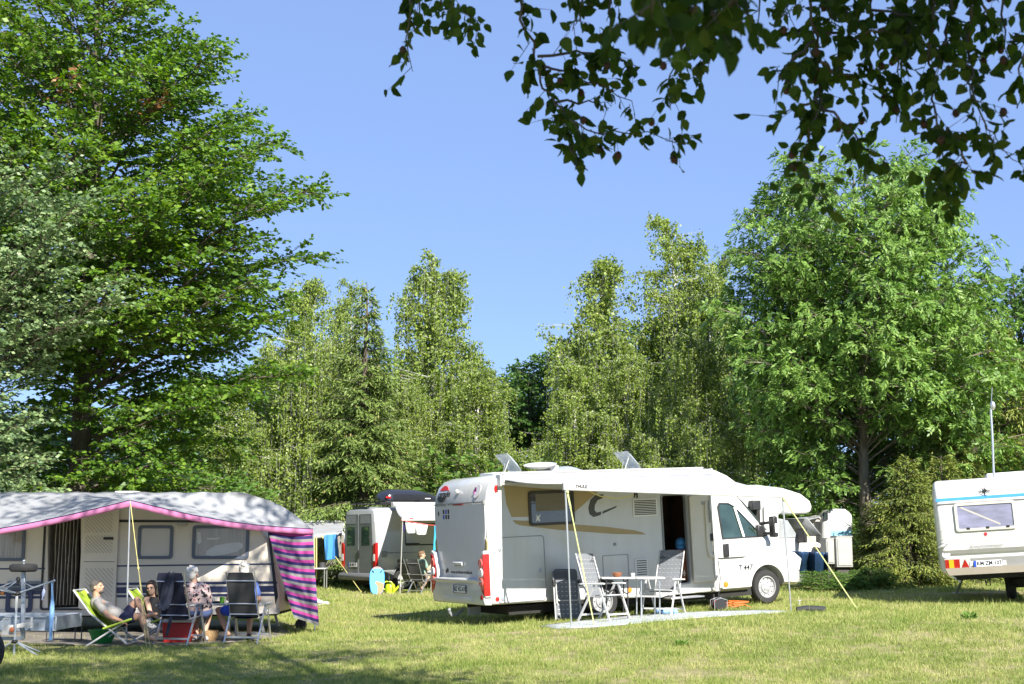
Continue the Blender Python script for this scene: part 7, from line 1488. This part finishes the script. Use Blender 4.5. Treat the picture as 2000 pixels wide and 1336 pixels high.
    for k in range(16): q.bar(P3(.085*math.cos(R(22.5*k)), .085*math.sin(R(22.5*k))), P3(.085*math.cos(R(22.5*k+22.5)), .085*math.sin(R(22.5*k+22.5))), .012, .003)
    for k in range(8): L_ = .16 if k % 2 == 0 else .08; aa = R(45*k); q.add([P3(0, 0), P3(.02*math.cos(aa+.6), .02*math.sin(aa+.6)), P3(L_*math.cos(aa), L_*math.sin(aa)), P3(.02*math.cos(aa-.6), .02*math.sin(aa-.6))], [(0, 1, 2, 3)])
    q.build('compass_emblem', INK, t, smooth=False)
    # chassis, wheel, steady, mast
    q = MB(); q.box((x0+.25, .3, zb-.12), (x1-.25, 4.2, zb)); q.build('chassis', DARK, t, smooth=False)
    gzl = -.36
    for xx, sd in ((x0+1.32, -1), (x1-.12, 1)): M2 = Matrix.Translation((xx, 1.9, .22)) @ Matrix.Rotation(R(90), 4, 'Y'); q = MB(); q.lathe([(.12, -.08), (.28, -.09), (.32, -.05), (.32, .05), (.28, .09), (.12, .08)], 28, M2); q.build('wheel', RUBBER, t)
    q = MB(); q.lathe([(.1, -.1), (.28, -.11), (.33, -.06), (.33, .06), (.28, .11), (.1, .1)], 28, Matrix.Translation((x0+1.66, 1.5, zb-.24))); q.build('underfloor_dark_disc', RUBBER, t)  # added dark disc, stands in for the wheel and shadow mass under the floor
    lf = RM.transposed() @ (gnd(1868, 1158) - O); q = MB(); q.bar(Vector((r(1884, 1128)[0], .35, zb-.03)), lf, .045, .03); q.bar(lf + Vector((-.08, -.03, .01)), lf + Vector((.08, -.03, .01)), .08, .02); q.bar(Vector((r(1858, 1128)[0], .4, zb-.02)), Vector((r(1878, 1140)[0], .35, zb-.16)), .025); q.build('corner_steady', STEEL, t)
    a = r(1925, 1132); q = MB(); q.tube([(a[0], .4, a[1]+.05), (a[0]+.02, .38, a[1]-.12), (a[0]+.09, .36, a[1]-.13), (a[0]+.10, .4, a[1]+.02)], .012, 6); q.build('cable_loop', BLACK, t)
    a = r(1950, 930); q = MB(); q.box((a[0]-.2, .5, zt), (a[0]+.6, 1.1, zt+.09)); q.build('roof_hatch', PLASTIC_W, t, bevel=.03)
    pts = [r(px, py, .35) for px, py in ((1941, 932), (1938, 850), (1935, 800), (1939, 792), (1938, 757))]; q = MB(); q.tube([(a_, .35, z) for a_, z in pts[:3]], .022, 8); q.tube([(pts[2][0], .35, pts[2][1]), (pts[4][0], .35, pts[4][1])], .007, 6); q.ball((pts[3][0], .35, pts[3][1]), (.05, .04, .09), 10, 8); q.build('aerial_mast', STEEL, t)
    return t
build_right_caravan()
# ================================================================ alcove motorhome behind the cab, far caravan, cabinets, tarpaulin
def build_alcove():
    YAW = R(20); O = gnd(1500, 1118); O = Vector((at(1470, 1060, 33.5).x, 33.5, 0)); O.z = g(O.x, 33.5)
    RM = Matrix.Rotation(YAW, 3, 'Z'); U, V_ = RM @ Vector((1,0,0)), RM @ Vector((0,1,0)); t = thing('alcove_motorhome', 'white motorhome with a rounded alcove over its cab behind the big one', 'motorhome', O, (0, 0, YAW))
    def s(px, py, v=0.): d = ray(px, py); c = Vector((0,0,CAM_H)); k = (O + V_*v - c).dot(V_)/d.dot(V_); P = c + d*k - O; return (P.dot(U), P.z)
    top = s(1480, 948); a = [s(*p) for p in ((1300, 950), (1480, 947), (1530, 953), (1565, 964), (1583, 978), (1588, 990), (1584, 1001), (1575, 1004), (1522, 1004), (1521, 1012), (1521, 1100), (1300, 1100))]
    MB().prism(a, 1, 0, 2.25).build('body', WHITE, t, bevel=.07, seg=3)
    MB().prism([s(*p) for p in ((1526, 997), (1541, 1001), (1549, 1003), (1526, 1003))], 1, -.005, .01).build('grey_stripe', PLASTIC_G, t, smooth=False)
    cb = [s(*p) for p in ((1519, 1010), (1540, 1013), (1566, 1047), (1590, 1062), (1608, 1076), (1612, 1092), (1608, 1112), (1519, 1112))]; MB().prism(cb, 1, .12, 2.1).build('cab', WHITE, t, bevel=.12, seg=4)
    q = MB(); q.prism([s(*p, .1) for p in ((1523, 1015), (1538, 1016), (1559, 1049), (1523, 1051))], 1, .10, .125); q.build('cab_window', mat('silver sun screen', (.30, .32, .34), .3, var=.15, scale=6), t)
    q = MB(); p0, p1 = s(1541, 1013, 1.1), s(1567, 1047, 1.1); q.add([(p0[0]+.04, .3, p0[1]), (p1[0]+.04, .25, p1[1]), (p1[0]+.04, 1.95, p1[1]), (p0[0]+.04, 1.9, p0[1])], [(0, 1, 2, 3)]); q.build('windscreen', bpy.data.materials['silver sun screen'], t, solid=.02)
    q = MB(); m0 = s(1564, 1046, -.1); q.box((m0[0], -.25, m0[1]-.18), (m0[0]+.1, .1, m0[1]+.18)); q.build('mirror', BLACK, t, bevel=.03)
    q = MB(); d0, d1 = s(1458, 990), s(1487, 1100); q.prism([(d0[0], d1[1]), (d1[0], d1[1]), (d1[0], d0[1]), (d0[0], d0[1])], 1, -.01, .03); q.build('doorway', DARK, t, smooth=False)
    d0, d1 = s(1489, 988), s(1519, 1098); q = MB().prism(rrect(d0[0], d1[1], d1[0], d0[1], .05), 1, -.09, -.03); d = q.build('door', PLASTIC_W, t, bevel=.01); q = MB(); hx = lerp(d0[0], d1[0], .65); q.tube([(hx, -.12, d0[1]-.25), (hx, -.12, d0[1]-.75)], .02, 6); q.build('door_handle', BLACK, d)
    l = s(1474, 987, -.1); q = MB(); q.box((l[0]-.12, -.2, l[1]-.12), (l[0]+.12, -.0, l[1]+.12)); q.build('porch_lamp', BLACK, t, bevel=.02)
    h = s(1592, 1066, .1); q = MB(); q.ball((h[0], .16, h[1]), (.22, .08, .1), 12, 8); q.build('headlamp', CLEARL, t)
    wheel(t, (s(1560, 1110)[0], .2, .33), r=.33)
    return t
build_alcove()
def build_third():
    YB = 36.3; O = Vector((at(1620, 1070, YB).x, YB, 0)); O.z = g(O.x, YB); t = thing('shaded_caravan', 'pale caravan under a small canopy between the alcove motorhome and the spruces', 'caravan', O); L = lambda px, py, dy=0.: at(px, py, YB + dy) - O
    p = [L(*q_) for q_ in ((1572, 1112), (1610, 1112), (1610, 1018), (1600, 1006), (1580, 1009), (1572, 1016))]; MB().prism([(a.x, a.z) for a in p], 1, 0, 1.6).build('body', mat('cream caravan wall', (.50, .46, .40), .5), t, bevel=.05)
    p = [L(*q_, -.3) for q_ in ((1604, 1112), (1666, 1112), (1666, 1004), (1652, 994), (1626, 993), (1606, 1014))]; MB().prism([(a.x, a.z) for a in p], 1, -.3, 1.5).build('front_body', WHITE, t, bevel=.1)
    a, b = L(1577, 1029), L(1590, 1043); window(t, rrect(a.x, b.z, b.x, a.z, .03), rrect(a.x+.03, b.z+.03, b.x-.03, a.z-.03, .02), lambda P, off: [(x, -off, z) for x, z in P], BLACK, GLASS, .03)
    a, b = L(1607, 1000, -.3), L(1617, 1016, -.3); window(t, rrect(a.x, b.z, b.x, a.z, .03), rrect(a.x+.03, b.z+.03, b.x-.03, a.z-.03, .02), lambda P, off: [(x, -.3-off, z) for x, z in P], BLACK, GLASS_G, .03)
    a, b = L(1622, 1036, -.3), L(1664, 1052, -.3); MB().prism([(a.x, b.z), (b.x, b.z), (b.x, a.z), (a.x, a.z)], 1, -.31, -.28).build('blue_band', mat('pale blue band', (.25, .5, .62), .4), t, smooth=False)
    q = MB(); q.grid([[L(lerp(1555, 1600, i/8), lerp(1011, 1008, i/8), -.05) + (L(lerp(1552, 1602, i/8), lerp(1022, 1010, i/8) + 6*math.sin(0), -1.0) - L(lerp(1555, 1600, i/8), lerp(1011, 1008, i/8), -.05))*(j/5) for i in range(9)] for j in range(6)]); q.build('canopy_cloth', CANOPY, t, solid=.01)
    a, b = L(1578, 1063), L(1608, 1069); q = MB(); q.bar((a.x, -.01, a.z), (b.x, -.01, b.z), .03, .05); q.build('side_stripe', NAVY, t)
    return t
build_third()
GC = 'grey electricity cabinets'
for px0, px1, y0, y1, lab in ((1615, 1632, 1053, 1102, 'narrow grey electricity cabinet with a pale note, on the left'), (1634, 1668, 1049, 1108, 'broad grey electricity cabinet beside the young spruce')):
    Yc = 33.6; O = Vector((at((px0+px1)/2, 1118, Yc).x, Yc, 0)); O.z = g(O.x, Yc); t = thing('power_cabinet', lab, 'cabinet', O, (0, 0, R(12)), GC); wd = (px1-px0)/F_PX*Yc; z0 = at(px0, y1, Yc).z - O.z; z1 = at(px0, y0, Yc).z - O.z; z0 = max(z0, .12)
    q = MB(); q.box((-wd/2, 0, z0), (wd/2, .35, z1)); q.build('housing', mat('pale grey cabinet', (.30, .30, .28), .6, var=.08) if 'pale grey cabinet' not in bpy.data.materials else bpy.data.materials['pale grey cabinet'], t, bevel=.015)
    q = MB(); q.box((-wd/2+.04, -.015, z0+.05), (wd/2-.04, -.001, z1-.05)); d = q.build('door', mat('grey cabinet door', (.34, .34, .32), .6), t, bevel=.006)
    q = MB(); q.box((-wd/2+.02, -.003, z1), (wd/2+.02, .37, z1+.03)); q.build('lid', bpy.data.materials['pale grey cabinet'], t, bevel=.008)
    if wd < .3: q = MB(); q.box((.0, -.02, z1-.2), (wd/2-.04, -.0155, z1-.06)); q.build('note', mat('pale note', (.55, .52, .44), .6), d, smooth=False)
    q = MB(); q.box((-wd/2+.06, .1, -.05), (wd/2-.06, .25, z0)); q.build('plinth', mat('dark plinth', (.06, .055, .05), .8), t)
O = gnd(1666, 1126); q = MB(); q.bar((0, 0, -.05), (0, 0, .36), .06); o = q.build('marker_post', mat('rusty orange post', (.30, .09, .03), .7, var=.3)); o.location = O; tag(o, 'short rusty orange post beside the broad grey cabinet', 'post')
Yt = 32.6; O = Vector((at(1575, 1120, Yt).x, Yt, 0)); O.z = g(O.x, Yt)
rows = []
for i in range(7): rows.append([at(lerp(1542, 1617, j/12), lerp(lerp(1076, 1079, j/12), 1122, i/6), Yt + .12*math.sin(j*1.3) + .05*i) - O for j in range(13)])
q = MB(); q.grid(rows); o = q.build('tarpaulin', mat('dark blue tarpaulin', (.018, .045, .11), .35, var=.5, scale=2.5), solid=.01); o.location = O; tag(o, 'dark blue tarpaulin windbreak under the alcove motorhome bonnet', 'tarpaulin')
# ================================================================ camping things in front of the motorhome
flat_mat('ground_mat', [tuple(MH_O + MHR @ Vector(p)) for p in ((.1, -2.3, 0), (.6, -2.75, 0), (1.6, -2.75, 0), (2.6, -2.55, 0), (3.6, -2.4, 0), (4.6, -2.35, 0), (5.15, -2.1, 0), (5.0, -1.4, 0), (4.5, -1.0, 0), (3.6, -.8, 0), (2.4, -.7, 0), (1.2, -.8, 0), (.3, -1.2, 0))], mat('pale blue grey mat', (.40, .43, .45), .9, var=.12, scale=6, bump=.4, bscale=50), 'pale blue grey ground mat under the motorhome awning', 'mat')
CG3 = 'grey folding chairs at the motorhome'
p = at(1180, 1206, 24.0); high_chair('grey folding chair with dashed stitching facing the table, left of it', 'folding chair', Vector((p.x, p.y, g(p.x, p.y))), R(-132), GREYFAB, CG3, head=mat('dark grey headrest', (.075, .08, .095), .9), dashes=True, recl=.22, tub=ALU_W)
p = at(1296, 1200, 24.9); high_chair('grey folding chair with dashed stitching at the open motorhome door', 'folding chair', Vector((p.x, p.y, g(p.x, p.y))), R(152), GREYFAB, CG3, head=bpy.data.materials['dark grey headrest'], dashes=True, recl=.26, tub=ALU_W, legrest=True)
# folded chair standing against the wall
p = MH_O + MHR @ Vector((1.42, -.30, 0)); p.z = g(p.x, p.y); zc = at(1101, 1112, p.y).z - p.z
t = thing('folding_chair', 'grey folding chair folded flat and leaning against the motorhome wall', 'folding chair', p, (R(-7), 0, R(27)), CG3); q = MB().prism(rrect(-.25, .02, .25, zc, .06), 1, -.02, .02); q.use(GREYFAB); q.mats = [GREYFAB]; 
q.mats.append(PLASTIC_W); q.cur = 1
for i in range(9):
    for j in range(5): x = -.18 + .09*j; z = .12 + i*(zc-.2)/9; q.box((x-.018, -.0235, z), (x+.018, -.0205, z+.008))
q.build('backrest', None, t); q = MB().prism(rrect(-.245, zc*.80, .245, zc+.01, .06), 1, -.035, -.021); q.build('headrest', bpy.data.materials['dark grey headrest'], t, bevel=.008)
q = MB(); 
for s in (-1, 1): q.tube([(s*.265, -.03, .02), (s*.265, -.03, zc*.85)], .014, 7); q.tube([(s*.235, -.06, .30), (s*.235, -.06, zc*.72)], .014, 7)
q.tube([(-.235, -.06, .42), (-.2, -.06, .36), (.2, -.06, .36), (.235, -.06, .42)], .014, 7); q.build('frame', ALU_W, t)
for s in (-1, 1): q = MB(); q.box((s*.265-.03, -.075, .62), (s*.265+.03, -.03, .74)); q.build('armrest', BLACK, t, bevel=.01)
# table
O = Vector((at(1236, 1205, 24.45).x, 24.45, 0)); O.z = g(O.x, O.y); t = thing('folding_table', 'white folding table with thin dark legs between the two grey chairs', 'table', O, (0, 0, R(4))); zt = at(1240, 1127, O.y).z - O.z
def lx(px): return at(px, 1127, O.y).x - O.x
q = MB(); q.box((lx(1171), -.28, zt-.03), (lx(1237)-.004, .28, zt)); q.box((lx(1237)+.004, -.30, zt-.03), (lx(1294), .28, zt+.006)); q.build('tabletop', ALU_W, t, bevel=.008)
for px, m in ((1180, BLACK), (1222, BLACK), (1248, STEEL), (1284, STEEL)):
    for sy in (-.24, .24): q = MB(); q.tube([(lx(px), sy, zt-.03), (lx(px) - .01, sy*1.05, 0)], .012, 7); q.build('leg', m, t)
for a, b in ((1180, 1222), (1222, 1180)): q = MB(); q.tube([(lx(a), -.2, zt-.05), (lx(b), -.2, zt-.30)], .010, 6); q.build('brace', BLACK, t)
p = at(1205, 1123, O.y - .05); q = MB(); q.lathe([(.05, 0), (.09, .05), (.10, .08), (.093, .08), (.05, .015), (.0001, .012)], 20); o = q.build('bowl', mat('terracotta bowl', (.28, .10, .04), .4)); o.location = (p.x, p.y, O.z + zt + .001); tag(o, 'terracotta bowl on the white folding table', 'bowl')
p = at(1236, 1124, O.y - .05); q = MB(); q.lathe([(.03, 0), (.042, .07), (.038, .07), (.028, .01), (.0001, .008)], 16); o = q.build('cup', PLASTIC_W); o.location = (p.x, p.y, O.z + zt + .001); tag(o, 'white cup on the seam of the folding table', 'cup')
p = Vector((at(1297, 1194, 25.0).x, 25.0, 0)); p.z = g(p.x, p.y) + .015; q = MB()
for dx, dy, rx in ((0, 0, .11), (.1, .05, .09), (-.08, .04, .07), (.2, .0, .06)): q.ball((dx, dy, .035), (rx, rx*.8, .05), 12, 7)
o = q.build('blue_cloth', mat('crumpled light blue bag', (.20, .36, .60), .5, var=.25)); o.location = p + Vector((0, 0, .01)); tag(o, 'crumpled light blue cloth lying on the mat under the chair', 'cloth')
# cable reel, cable, sack, peg, straps
O = Vector((at(1404, 1184, 25.9).x, 25.9, 0)); O.z = g(O.x, O.y); t = thing('cable_reel', 'red and black cable reel on the grass by the motorhome sill', 'cable reel', O, (0, 0, R(15))); q = MB()
for s in (-1, 1): M2 = Matrix.Translation((0, s*.09, .12)) @ Matrix.Rotation(R(90), 4, 'X'); q.lathe([(.0001, -.008), (.115, -.008), (.115, .008), (.0001, .008)], 22, M2)
q.build('flange', BLACK, t); q = MB(); q.lathe([(.06, -.08), (.085, -.06), (.085, .06), (.06, .08)], 22, Matrix.Translation((0, 0, .12)) @ Matrix.Rotation(R(90), 4, 'X')); q.build('drum', mat('red cable drum', (.5, .03, .03), .5), t)
q = MB()
for s in (-1, 1): q.tube([(-.13, s*.1, 0), (-.13, s*.1, .2), (0, s*.1, .24), (.13, s*.1, .2), (.13, s*.1, 0)], .009, 6)
q.tube([(0, -.1, .24), (0, .1, .24)], .012, 6); q.build('frame', STEEL, t)
O = Vector((at(1434, 1180, 26.2).x, 26.2, 0)); O.z = g(O.x, O.y) + .03; q = MB(); q.tube([Vector((-.25, -.05, .1)), Vector((-.12, .02, .02))] + [Vector((.16*math.cos(a*.5)*(1+.03*a), .07*math.sin(a*.5), .015 + .004*a)) for a in range(30)] + [Vector((.34, .1, .012))], .012, 6); o = q.build('power_cable', mat('orange cable', (.62, .14, .02), .5)); o.location = O; tag(o, 'coiled orange cable beside the red cable reel', 'cable')
uv = MH_O + MHR @ Vector((5.08, -.02, .95)); e = Vector((at(1402, 1184, 25.9).x, 25.95, 0)); e.z = g(e.x, e.y); q = MB(); q.tube([Vector((0, 0, 0)), Vector((.03, -.03, -.35)), e + Vector((0, 0, .1)) - uv], .008, 6); o = q.build('power_cable', BLACK); o.location = uv; tag(o, 'black power cable hanging from the motorhome side to the reel', 'cable')
O = gnd(1584, 1196); q = MB(); q.tube([(-.26, 0, .045), (-.1, .01, .06), (.1, 0, .06), (.26, -.01, .05)], [.05, .065, .06, .055], 12); o = q.build('canvas_roll', BLACKF); o.location = O; tag(o, 'black rolled canvas sack lying on the grass', 'sack')
O = gnd(1562, 1187); q = MB(); q.tube([(0, 0, -.05), (0, 0, .14)], .010, 6); q.tube([(-.03, 0, .14), (.03, 0, .14)], .010, 6); o = q.build('tent_peg', ALU_W); o.location = O; tag(o, 'white tent peg standing behind the black sack', 'peg')
def strap(A, B, w_, label, O=None):
    O = Vector(B); A = Vector(A) - O; q = MB(); d = A.normalized(); x = d.cross(Vector((0, 1, 0))).normalized(); q.bar(Vector((0, 0, 0)), A*.93, w_, .004, up=(0, 1, 0)); q.bar(A*.86, A, w_*1.5, .012, up=(0, 1, 0)); q.ball(A*.98, w_*1.4, 8, 6); q.ball(A*.88, w_*.9, 8, 6); q.tube([(0, 0, -.06), (0, 0, .06)], .012, 6); o = q.build('guy_strap', LIMEROPE); o.location = O; return tag(o, label, 'guy strap', 'lime guy straps of the motorhome awning')
tl = MH_O + MHR @ Vector((.36, -2.33, 2.40)); tr_ = MH_O + MHR @ Vector((4.93, -2.33, 2.11))
strap(tl, gnd(1161, 1222), .02, 'lime guy strap slanting down from the left awning corner'); strap(tr_, gnd(1675, 1191), .02, 'lime guy strap stretched far out from the right awning corner')
L_ = lambda u, z: MH_O + MHR @ Vector((u, -2.26, z)); O = L_(2.0, 2.30); c0 = at(1146, 957, O.y + .1); c1 = at(1172, 969, O.y + .2); c2 = at(1205, 974, O.y + .5); c3 = at(1238, 967, O.y + .9); q = MB(); q.tube([c0 - O, c1 - O, c2 - O, c3 - O], .010, 6); o = q.build('rope', YELLOW); o.location = O; tag(o, 'yellow rope sagging below the motorhome awning rail', 'rope')
q = MB(); c4 = at(1241, 963, O.y + .9); q.bar((-.02, 0, -.08), (.01, 0, .1), .03); q.bar((.03, 0, -.09), (.02, 0, .07), .03); q.ball((.0, 0, 0), .035, 8, 6); o = q.build('awning_clamp', BLACK); o.location = c4; tag(o, 'black clamp under the motorhome awning rail', 'clamp')
# a few weeds standing in the lawn
def weed(px, py, s, label):
    r = np.random.default_rng(int(px)); n = 60; O = gnd(px, py); a = r.random(n)*6.28; rr = r.random(n)*.10*s; C = np.stack([rr*np.cos(a), rr*np.sin(a), r.random(n)*.07*s], 1); D = np.stack([np.cos(a), np.sin(a), .6 + r.random(n)], 1)
    V = leaf_quads(C, D, r.normal(size=(n, 3)) + [0, 0, 1.0], np.full(n, .07*s), np.full(n, .035*s)); o = np_mesh('weed', V, np.arange(len(V)).reshape(-1, 4), material=LM_MID if 'LM_MID' in globals() else LIMEROPE); o.location = O; tag(o, label, 'weed', 'weeds in the lawn')
weed(1893, 1210, 1.1, 'leafy green weed on the lawn below the small white caravan'); weed(1330, 1262, .9, 'small green weed on the lawn in front of the motorhome')
build_grass()
